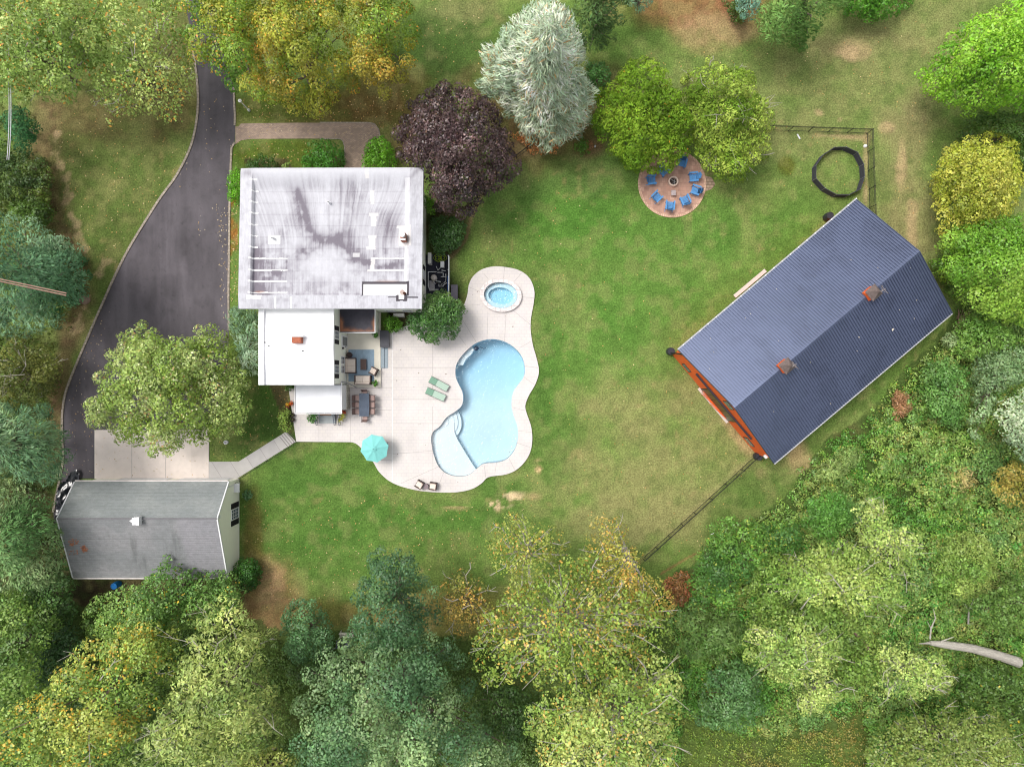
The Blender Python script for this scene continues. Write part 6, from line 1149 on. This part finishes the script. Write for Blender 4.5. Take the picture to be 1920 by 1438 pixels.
plant('rusty_cedar_skirt', 'rusty brown tipped low shrubs growing under the silver cedar', 'shrub', [(955,250),(1000,240),(1060,240),(1100,222),(1095,245),(1060,262),(1040,285),(1005,292),(985,275)], 1.6, .4, L3((176,116,70),(150,100,66),(130,120,90)), clump=.4, leaf=.16, aspect=3, dens=.6, gap=.2)
plant('purple_maple', 'dark purple leaved maple beside the main house roof', 'tree', [(745,235),(760,205),(785,180),(815,158),(845,152),(870,165),(895,172),(925,200),(945,225),(958,255),(965,290),(972,320),(950,340),(925,365),(900,380),(892,400),(880,418),(850,405),(820,395),(800,360),(796,320),(760,312),(735,300),(750,275)], 11, 3, L3((48,34,40),(60,44,50),(80,62,66),(40,28,34)), clump=.7, leaf=.17, dens=1.25, m=m_gloss, accent=L3((150,130,136),(124,100,106),(110,84,70)), pacc=.06, fill=.8, zj=.6, pitch=.85)
plant('round_yew', 'round yellow green yew tree above the left of the fire pit', 'tree', [(1118,260),(1108,225),(1122,200),(1112,178),(1130,160),(1155,152),(1165,125),(1190,112),(1215,112),(1240,120),(1252,150),(1270,165),(1282,195),(1300,225),(1300,260),(1285,295),(1262,318),(1225,325),(1185,320),(1160,300),(1135,285)], 8.5, 1.2, L3((76,106,26),(96,128,36),(116,144,46),(66,96,24)), clump=.6, leaf=.17, dens=1.15, aspect=2.2, m=m_needle, zj=.7, fill=.8, accent=L3((200,130,60),), pacc=.003)
plant('round_yew', 'lighter twiggy yellow green yew tree above the right of the fire pit', 'tree', [(1276,160),(1290,135),(1318,130),(1330,102),(1342,125),(1365,125),(1380,130),(1405,128),(1418,160),(1420,185),(1445,195),(1450,230),(1440,265),(1450,285),(1420,310),(1400,330),(1375,345),(1345,335),(1320,310),(1305,290),(1298,250),(1285,215),(1290,190)], 9, 1.2, L3((94,122,40),(118,144,56),(138,158,74),(84,112,34)), clump=.58, leaf=.17, dens=.95, aspect=2.2, m=m_needle, zj=.7, fill=.7, twigs=70)
plant('laurel_shrub', 'mid green shrub between the silver cedar and the left yew', 'shrub', [(1100,125),(1120,115),(1140,125),(1145,150),(1135,175),(1115,190),(1110,165),(1100,150)], 3, .6, L3((64,108,56),(80,124,66)), clump=.45, leaf=.14)
plant('small_shrub', 'small dark green shrub on the bed edge under the silver cedar', 'shrub', [(1078,272),(1092,260),(1104,268),(1106,285),(1090,293),(1078,285)], 1.4, .3, L3((58,98,28),(74,116,36)), clump=.35, leaf=.12)
plant('ornamental_grass', 'rusty tuft of ornamental grass beside the small dark shrub', 'plant', [(1096,268),(1108,262),(1114,275),(1106,284),(1096,282)], .8, .2, L3((150,112,84),(130,96,70)), clump=.25, leaf=.14, aspect=6)
# north: maples over the drive
FM = L3((94,128,44),(120,142,52),(144,144,54),(106,130,44),(156,132,52)); MG = L3((72,114,40),(98,134,48),(122,144,54),(138,142,54))
ac2 = L3((204,142,60),(196,120,50),(212,176,70))
plant('autumn_maple', 'green and gold maple overhanging the driveway, left of three', 'tree', [(335,-60),(470,-60),(480,40),(490,120),(500,185),(470,200),(440,168),(418,160),(400,130),(375,105),(350,90),(345,50),(338,20)], 13, 5, MG, clump=.85, pitch=.95, zj=1.1, leaf=.17, dens=1.15, accent=ac2, pacc=.06, fill=.95, apex=(430,20))
plant('autumn_maple', 'golden green maple above the brick walk, middle of three', 'tree', [(455,-60),(640,-60),(665,20),(650,80),(660,140),(635,175),(620,205),(598,222),(575,205),(560,220),(530,200),(500,200),(480,160),(470,100),(460,30)], 14, 5, FM, clump=.85, pitch=.95, zj=1.1, leaf=.17, dens=1.15, accent=ac2, pacc=.05, fill=.95, twigs=8)
plant('autumn_maple', 'orange tinged maple left of the open lawn, right of three', 'tree', [(630,-60),(740,-60),(765,0),(785,40),(780,80),(762,110),(770,140),(740,165),(715,180),(690,165),(665,175),(645,150),(650,60),(640,0)], 13, 4, L3((104,132,48),(134,142,56),(152,132,54),(108,128,48)), clump=.85, pitch=.95, zj=1.1, leaf=.17, dens=1.1, accent=ac2, pacc=.07, fill=.95)
# round the house
plant('linden_tree', 'spreading light green tree over the driveway beside the garage apron', 'tree', [(160,760),(162,740),(190,735),(168,712),(185,695),(205,690),(195,668),(225,655),(225,625),(258,608),(290,608),(305,635),(345,638),(360,615),(385,605),(410,612),(420,635),(445,665),(455,700),(468,740),(470,770),(452,800),(455,820),(415,815),(380,835),(355,825),(330,850),(310,862),(285,855),(270,830),(240,830),(210,810),(185,800),(165,785)], 10, 3, L3((104,132,58),(128,150,80),(152,170,110),(116,140,64)), clump=.7, leaf=.18, dens=1.1, fill=.8, accent=L3((190,200,160),(206,212,180),(150,110,80)), pacc=.08, zj=.7, pitch=.85)
plant('blue_cedar_shrub', 'thin silvery blue cedar bush between the driveway and the wing', 'shrub', [(425,590),(440,570),(470,575),(487,590),(488,640),(488,690),(470,705),(450,695),(445,650),(432,620)], 3.2, .8, L3((84,112,84),(120,148,128),(150,172,156)), clump=.45, leaf=.19, aspect=6, dens=.8, m=m_needle, radial=True, apex=(462,655))
plant('holly_tree', 'dense dark green tree between the house corner and the pool deck', 'tree', [(758,610),(770,592),(785,585),(790,560),(808,548),(830,545),(848,552),(862,565),(870,585),(866,605),(862,620),(850,632),(830,640),(805,647),(790,635),(770,628)], 5.5, 1.5, L3((52,90,40),(72,110,54),(88,120,66),(110,130,52)), clump=.45, leaf=.14, dens=1.2, m=m_gloss, fill=.8)
plant('round_boxwood', 'small round bright bush left of the dark tree by the house', 'shrub', [(721,604),(728,594),(742,594),(752,602),(755,615),(745,622),(730,621),(722,614)], 1.8, .5, L3((66,112,30),(86,132,38)), clump=.32, leaf=.1, dens=1.3)
plant('hedge_dome', 'clipped dark green oval bush beside the right wall of the house', 'shrub', [(806,440),(806,415),(818,405),(850,408),(872,418),(874,435),(862,458),(845,474),(826,478),(812,468)], 2.4, .7, L3((44,76,34),(58,92,42)), clump=.35, leaf=.1, dens=1.3, m=m_gloss, zj=.15, p=3)
plant('bright_shrub', 'bright green shrub poking out between roof and purple maple', 'shrub', [(796,362),(808,358),(822,372),(820,392),(808,404),(798,398)], 2.6, .8, L3((78,122,30),(98,144,40)), clump=.35, leaf=.13)
plant('front_shrub', 'bright green shrub in front of the house right of the brick walk', 'shrub', [(683,290),(690,268),(705,258),(722,262),(735,280),(742,300),(742,318),(680,318)], 2.2, .6, L3((74,124,28),(94,146,38)), clump=.45, leaf=.13)
plant('front_shrub', 'large bright green shrub in front of the house left of the brick walk', 'shrub', [(566,318),(570,290),(578,268),(600,262),(625,268),(645,285),(648,318)], 2.4, .6, L3((56,106,34),(74,126,42)), clump=.45, leaf=.13)
plant('front_shrub', 'dark low shrub in front of the house near the driveway', 'shrub', [(462,318),(468,298),(490,290),(512,294),(522,318)], 1.6, .4, L3((52,86,32),(66,100,38)), clump=.4, leaf=.12)
plant('small_boxwood', 'small pale round boxwood beneath the front eaves', 'shrub', [(527,318),(530,308),(540,305),(548,310),(550,318)], 1.2, .4, L3((106,130,66),(122,144,78)), clump=.25, leaf=.09)
plant('bright_shrub', 'glossy bright green shrub between the driveway kerb and the roof corner', 'shrub', [(426,345),(430,322),(442,318),(456,325),(456,375),(440,384),(428,372)], 2, .5, L3((70,124,22),(90,146,32)), clump=.35, leaf=.12)
plant('clipped_yew', 'clipped round dark green bush at the garage gable corner', 'shrub', [(440,1090),(438,1062),(448,1048),(468,1045),(485,1056),(491,1076),(485,1096),(468,1108),(450,1105)], 2.6, .6, L3((40,80,28),(54,96,36)), clump=.35, leaf=.1, dens=1.3, zj=.12, p=3)
plant('agave_plant', 'small blue green leafy plant by the garage gable', 'plant', [(456,923),(463,917),(471,922),(472,932),(463,938),(456,932)], .5, .15, L3((66,104,72),(84,120,84)), clump=.2, leaf=.12)
plant('flowering_bush', 'light green bush between the lawn and the entry porch', 'shrub', [(521,790),(524,770),(535,762),(544,775),(545,800),(540,808),(528,805)], 1.3, .3, L3((110,142,62),(134,160,80)), clump=.25, leaf=.1, dens=.8)
plant('porch_shrub', 'dark green shrub against the south side of the entry porch', 'shrub', [(575,770),(594,770),(594,788),(588,794),(577,788)], 1.4, .3, L3((52,100,40),(70,120,52)), clump=.25, leaf=.1)
plant('yellow_shrub', 'yellow green shrub right of the porch steps', 'shrub', [(634,790),(636,780),(646,774),(650,780),(642,790),(638,798)], .9, .2, L3((150,156,60),(176,176,90)), clump=.18, leaf=.08)
plant('wing_corner_shrub', 'dark potted greenery at the corner of wing and porch', 'plant', [(536,722),(551,722),(551,731),(538,732)], 1.0, .3, L3((56,90,40),(76,110,50)), clump=.2, leaf=.09)
for px, py, zb, lab in POT:
    x, y = W(px, py, zb + .55); b = MB(); t = thing('potted_plant', lab, 'potted plant', (x, y, zb)); b.lathe((x, y, zb), [(.13, 0), (.2, .3), (.2, .34), (.16, .33), (0, .3)], 16); b.build('pot', mat('dark pot', P(70, 62, 58), .6), t)
    rs = np.random.RandomState(int(px)); V, cl = leaves(np.array([[x, y, zb + .52]]), np.array([.3]), np.array([P(74, 124, 34, 1)]), 3.5, .09, 2, rs); fast_mesh('foliage', V, np.arange(len(V)).reshape(-1, 4), m_leaf, cl, parent=t, loc=(x, y, zb))
for px, py, lab in ((547.8, 778, 'upper of two dark wicker planters left of the entry porch'), (548, 787.3, 'lower of two dark wicker planters left of the entry porch')):
    x, y = W(px, py, .45); t = thing('planter', lab, 'planter', (x, y, DZ)); b = MB(); b.lathe((x, y, DZ), [(.17, 0), (.21, .3), (.21, .36), (.17, .36), (.16, .28), (0, .27)], 18); b.build('pot', mat('dark wicker', None), t)
    rs = np.random.RandomState(int(py)); V, cl = leaves(np.array([[x, y, DZ + .3]]), np.array([.16]), np.array([P(84, 92, 50, 1)]), 1.2, .07, 2, rs); fast_mesh('foliage', V, np.arange(len(V)).reshape(-1, 4), m_leaf, cl, parent=t, loc=(x, y, DZ))
for px, py, col, lab in ((539, 758.7, (232,150,30), 'bright orange mum in the flower group left of the porch'), (546, 756.5, (206,92,30), 'dark orange mum in the flower group left of the porch'), (539, 763.6, (110,30,50), 'deep crimson mum in the flower group left of the porch'), (645, 773, (176,78,44), 'rust coloured mum at the right corner of the entry porch')):
    x, y = W(px, py, .4); t = thing('potted_mum', lab, 'flower', (x, y, DZ)); b = MB(); b.lathe((x, y, DZ), [(.1, 0), (.14, .2), (0, .2)], 12); b.build('pot', mat('terracotta', P(160, 100, 76), .8), t)
    rs = np.random.RandomState(int(px + py)); V, cl = leaves(np.array([[x, y, DZ + .27]]), np.array([.21]), np.array([P(*col, 1)]), 3, .06, 1.2, rs, jit=.25); fast_mesh('flowers', V, np.arange(len(V)).reshape(-1, 4), m_leaf, cl, parent=t, loc=(x, y, DZ))
# ---------------------------------------------------------------- undergrowth: dense low green nobody could count
def cover(name, label, cat, poly, pal, n, hmin, hmax, clump, leaf, seed, dens=.9, accent=None, pacc=0, aspect=1.6, avoid=(), scale=4):
    leaf = max(.075, leaf * LF); rs = np.random.RandomState(seed); pw = WL(poly); A = np.array(pw); x = rs.uniform(A[:, 0].min(), A[:, 0].max(), n * 3); y = rs.uniform(A[:, 1].min(), A[:, 1].max(), n * 3)
    ok = inpoly(x + (fbm(x, y, 3) - .5) * 2, y, pw)
    for a in avoid: ok &= ~inpoly(x, y, WL(a))
    x, y = x[ok][:n], y[ok][:n]; h = fbm(x / 3.5, y / 3.5, seed, 3); h = hmin + (hmax - hmin) * smooth(.3, .7, h) * (.6 + .4 * rs.rand(len(x))); edge = np.minimum(1, distpoly(x, y, pw) / 2 + .15); h = h * edge
    C = np.stack([x, y, np.maximum(h, .12)], 1); cols = clumpcols(x, y, pal, rs, seed, scale); rad = clump * (.5 + .8 * rs.rand(len(x))) * (.5 + .5 * edge)
    V, cl = leaves(C, rad, cols, dens, leaf, aspect, rs, accent=accent, pacc=pacc); LEAVES[0] += len(cl)
    o = fast_mesh(name, V, np.arange(len(V)).reshape(-1, 4), m_leaf, cl); tag(o, label, cat, kind='stuff'); return o
UG = L3((74,118,50),(96,138,62),(124,150,76),(82,116,60),(120,130,76),(70,126,52),(136,156,90),(92,126,72))
cover('undergrowth', 'dense green undergrowth of the wood on the right behind the barn', 'undergrowth', [(1812,572),(1780,625),(1740,655),(1700,690),(1668,735),(1610,788),(1545,830),(1515,865),(1480,920),(1420,975),(1330,1005),(1290,1090),(1255,1150),(1240,1300),(1230,1500),(1700,1500),(2050,1500),(2050,500),(1920,560)], [c * 1.14 for c in UG], 7600, .15, 1.9, .62, .16, 5, dens=.85, accent=L3((150,120,70),(170,176,110),(176,150,70)), pacc=.03, avoid=([(1270,1320),(1400,1370),(1540,1350),(1620,1330),(1600,1460),(1270,1460)],))  # leaf colours lifted here to imitate haze over the wood
cover('meadow_weeds', 'sparse light green weeds in the clearing at the bottom edge', 'weeds', [(1270,1310),(1400,1350),(1540,1330),(1620,1310),(1640,1500),(1260,1500)], L3((90,122,48),(120,138,64),(130,124,70)), 1500, .05, .5, .3, .12, 8, dens=.4)
cover('woodland_floor_growth', 'dark green undergrowth beneath the trees along the bottom left', 'undergrowth', [(-60,1100),(120,1120),(150,1150),(250,1165),(440,1160),(520,1190),(640,1200),(700,1215),(850,1190),(930,1200),(1240,1150),(1240,1500),(-60,1500)], L3((58,88,42),(78,104,52),(90,112,56)), 3600, .1, 1.6, .6, .18, 9, dens=.6)
cover('edge_undergrowth', 'mixed green undergrowth along the left edge beneath the pines', 'undergrowth', [(-80,190),(60,200),(80,290),(104,340),(112,410),(150,470),(160,560),(110,650),(116,730),(100,800),(110,900),(100,1100),(-80,1100)], L3((60,84,42),(84,100,48),(98,96,54)), 1500, .1, 1.0, .45, .15, 10, dens=.6)
plant('rusty_dead_bush', 'rusty brown dead bush on the wood edge behind the barn', 'shrub', [(1672,745),(1678,732),(1695,735),(1712,745),(1725,765),(1705,772),(1685,785),(1670,790),(1676,765)], 1.6, .4, L3((160,124,98),(136,104,78)), clump=.35, leaf=.12, aspect=4, dens=.9)
plant('rusty_dead_bush', 'dark red brown dead bush deeper in the wood right of the rusty one', 'shrub', [(1772,742),(1785,730),(1802,735),(1806,752),(1790,762),(1775,765)], 3, .8, L3((116,72,58),(96,64,48)), clump=.35, leaf=.13, aspect=3)
tpz = thing('brush_pile', 'pile of bare brown sticks at the right corner of the barn', 'brush pile', W3(1803, 612)); b = MB()
for i in range(70):
    x, y = W(1803 + RS.normal() * 7, 612 + RS.normal() * 12); a = RS.uniform(.9, 2.0); L_ = RS.uniform(.4, 1.1); b.tube([(x - math.cos(a) * L_, y - math.sin(a) * L_, RS.uniform(.05, .5)), (x + math.cos(a) * L_, y + math.sin(a) * L_, RS.uniform(.05, .7))], .02, 4)
b.build('sticks', mat('dry sticks', P(150, 124, 110), .9, var=.25), tpz)
rk = thing('garden_boulder', 'rounded pinkish boulder beside the big pine at left', 'boulder', W3(160, 563)); b = MB(); x, y = W(160, 563)
b.lathe((x, y, 0), [(.5, 0), (.52, .2), (.36, .42), (.12, .5), (0, .51)], 14, sx=1, sy=.8); b.build('stone', mat('pink stone', P(170, 144, 130), .9, var=.25, scale=3, bump=.6, bscale=6), rk, smooth=True)
# ---------------------------------------------------------------- fallen leaves
def litter(name, label, regs, seed, size=.062, z=.02, cols=((216,176,104),(196,150,84),(226,200,150),(176,128,70))):
    rs = np.random.RandomState(seed); P_ = []
    for poly, n in regs:
        A = np.array(WL(poly)); x = rs.uniform(A[:, 0].min(), A[:, 0].max(), n * 2); y = rs.uniform(A[:, 1].min(), A[:, 1].max(), n * 2); ok = inpoly(x, y, WL(poly)); P_.append(np.stack([x[ok][:n], y[ok][:n]], 1))
    p = np.vstack(P_); n = len(p); a = rs.uniform(0, 6.28, n); s = size * (.5 + .8 * rs.rand(n)); t = np.stack([np.cos(a), np.sin(a), rs.normal(size=n) * .2], 1) * s[:, None]; u = np.stack([-np.sin(a), np.cos(a), rs.normal(size=n) * .2], 1) * (s * .7)[:, None]
    c = np.concatenate([p, np.full((n, 1), z)], 1); V = np.stack([c + t, c + u, c - t, c - u], 1).reshape(-1, 3); V[:, 2] = np.maximum(V[:, 2], z - .012)
    pc_ = np.array([P(*q_, .9) for q_ in cols]); cl = pc_[rs.randint(0, len(cols), n)] * (1 + rs.normal(size=(n, 1)) * .15); o = fast_mesh(name, V, np.arange(n * 4).reshape(-1, 4), m_leaf, np.clip(cl, .01, .9)); return tag(o, label, 'leaves', kind='stuff')
litter('fallen_leaves', 'scattered small yellow fallen leaves over the lawns', [([(455,930),(640,940),(720,920),(900,940),(1000,880),(1040,960),(900,1060),(820,1100),(660,1180),(470,1180)], 420), ([(395,700),(545,720),(540,800),(450,860),(395,860)], 110), ([(900,300),(1200,400),(1260,650),(1420,860),(1200,1040),(1020,950),(1010,560),(880,500)], 200), ([(1150,110),(1740,30),(1760,480),(1640,380),(1450,350),(1450,150)], 220), ([(445,180),(640,190),(780,160),(760,250),(640,230),(450,230)], 220), ([(445,265),(640,265),(640,300),(436,310)], 90), ([(100,230),(360,120),(350,290),(200,500),(120,420)], 240), ([(790,0),(900,0),(900,160),(790,150)], 60), ([(1230,1060),(1420,860),(1500,880),(1330,1020)], 60), ([(432,380),(446,380),(446,570),(431,570)], 70)], 3)
litter('drive_leaves', 'yellow leaves scattered on the driveway and garden paths', [([(370,180),(436,180),(430,560),(330,360)], 60), ([(405,380),(431,380),(430,600),(415,600)], 90), ([(130,740),(200,560),(220,640),(176,800),(176,896),(124,896)], 90), ([(180,810),(390,850),(390,895),(180,895)], 50), ([(448,233),(700,233),(700,260),(448,260)], 60), ([(560,790),(730,790),(730,826),(560,826)], 12)], 4, .06, .055, ((206,190,160),(190,168,128),(196,160,100)))
litter('deck_leaves', 'few brown leaves on the pool deck', [([(740,640),(850,700),(800,900),(740,890)], 16), ([(890,510),(990,540),(960,620),(880,620)], 8), ([(830,900),(920,890),(990,800),(985,840),(900,910)], 8)], 6, .06, DZ + .02, ((120,104,96),(150,130,110)))
rl_ = litter('garage_roof_leaves', 'clusters of brown leaves caught on the left end of the garage roof', [([(126,1012),(138,1008),(149,1014),(144,1020),(132,1024)], 90), ([(150,1025),(160,1022),(166,1032),(156,1036)], 60), ([(125,1030),(150,1030),(145,1040),(128,1042)], 12)], 7, .07, 0, ((170,104,70),(190,120,84)))
me = rl_.data; co_ = np.empty(len(me.vertices) * 3, np.float32); me.vertices.foreach_get('co', co_); co_ = co_.reshape(-1, 3)
zz = gzr + (gzs - gzr) * np.clip((co_[:, 1] * .94 - gYr) / (gYs - gYr), 0, 1) + .05; co_[:, 0] *= (64 - zz) / 64; co_[:, 1] *= (64 - zz) / 64; co_[:, 2] += zz; me.vertices.foreach_set('co', co_.ravel())
print('PLANTS', NT[0], 'LEAVES', LEAVES[0])
for o in bpy.data.objects:
    for k in ('_o', '_loc'):
        if k in o: del o[k]
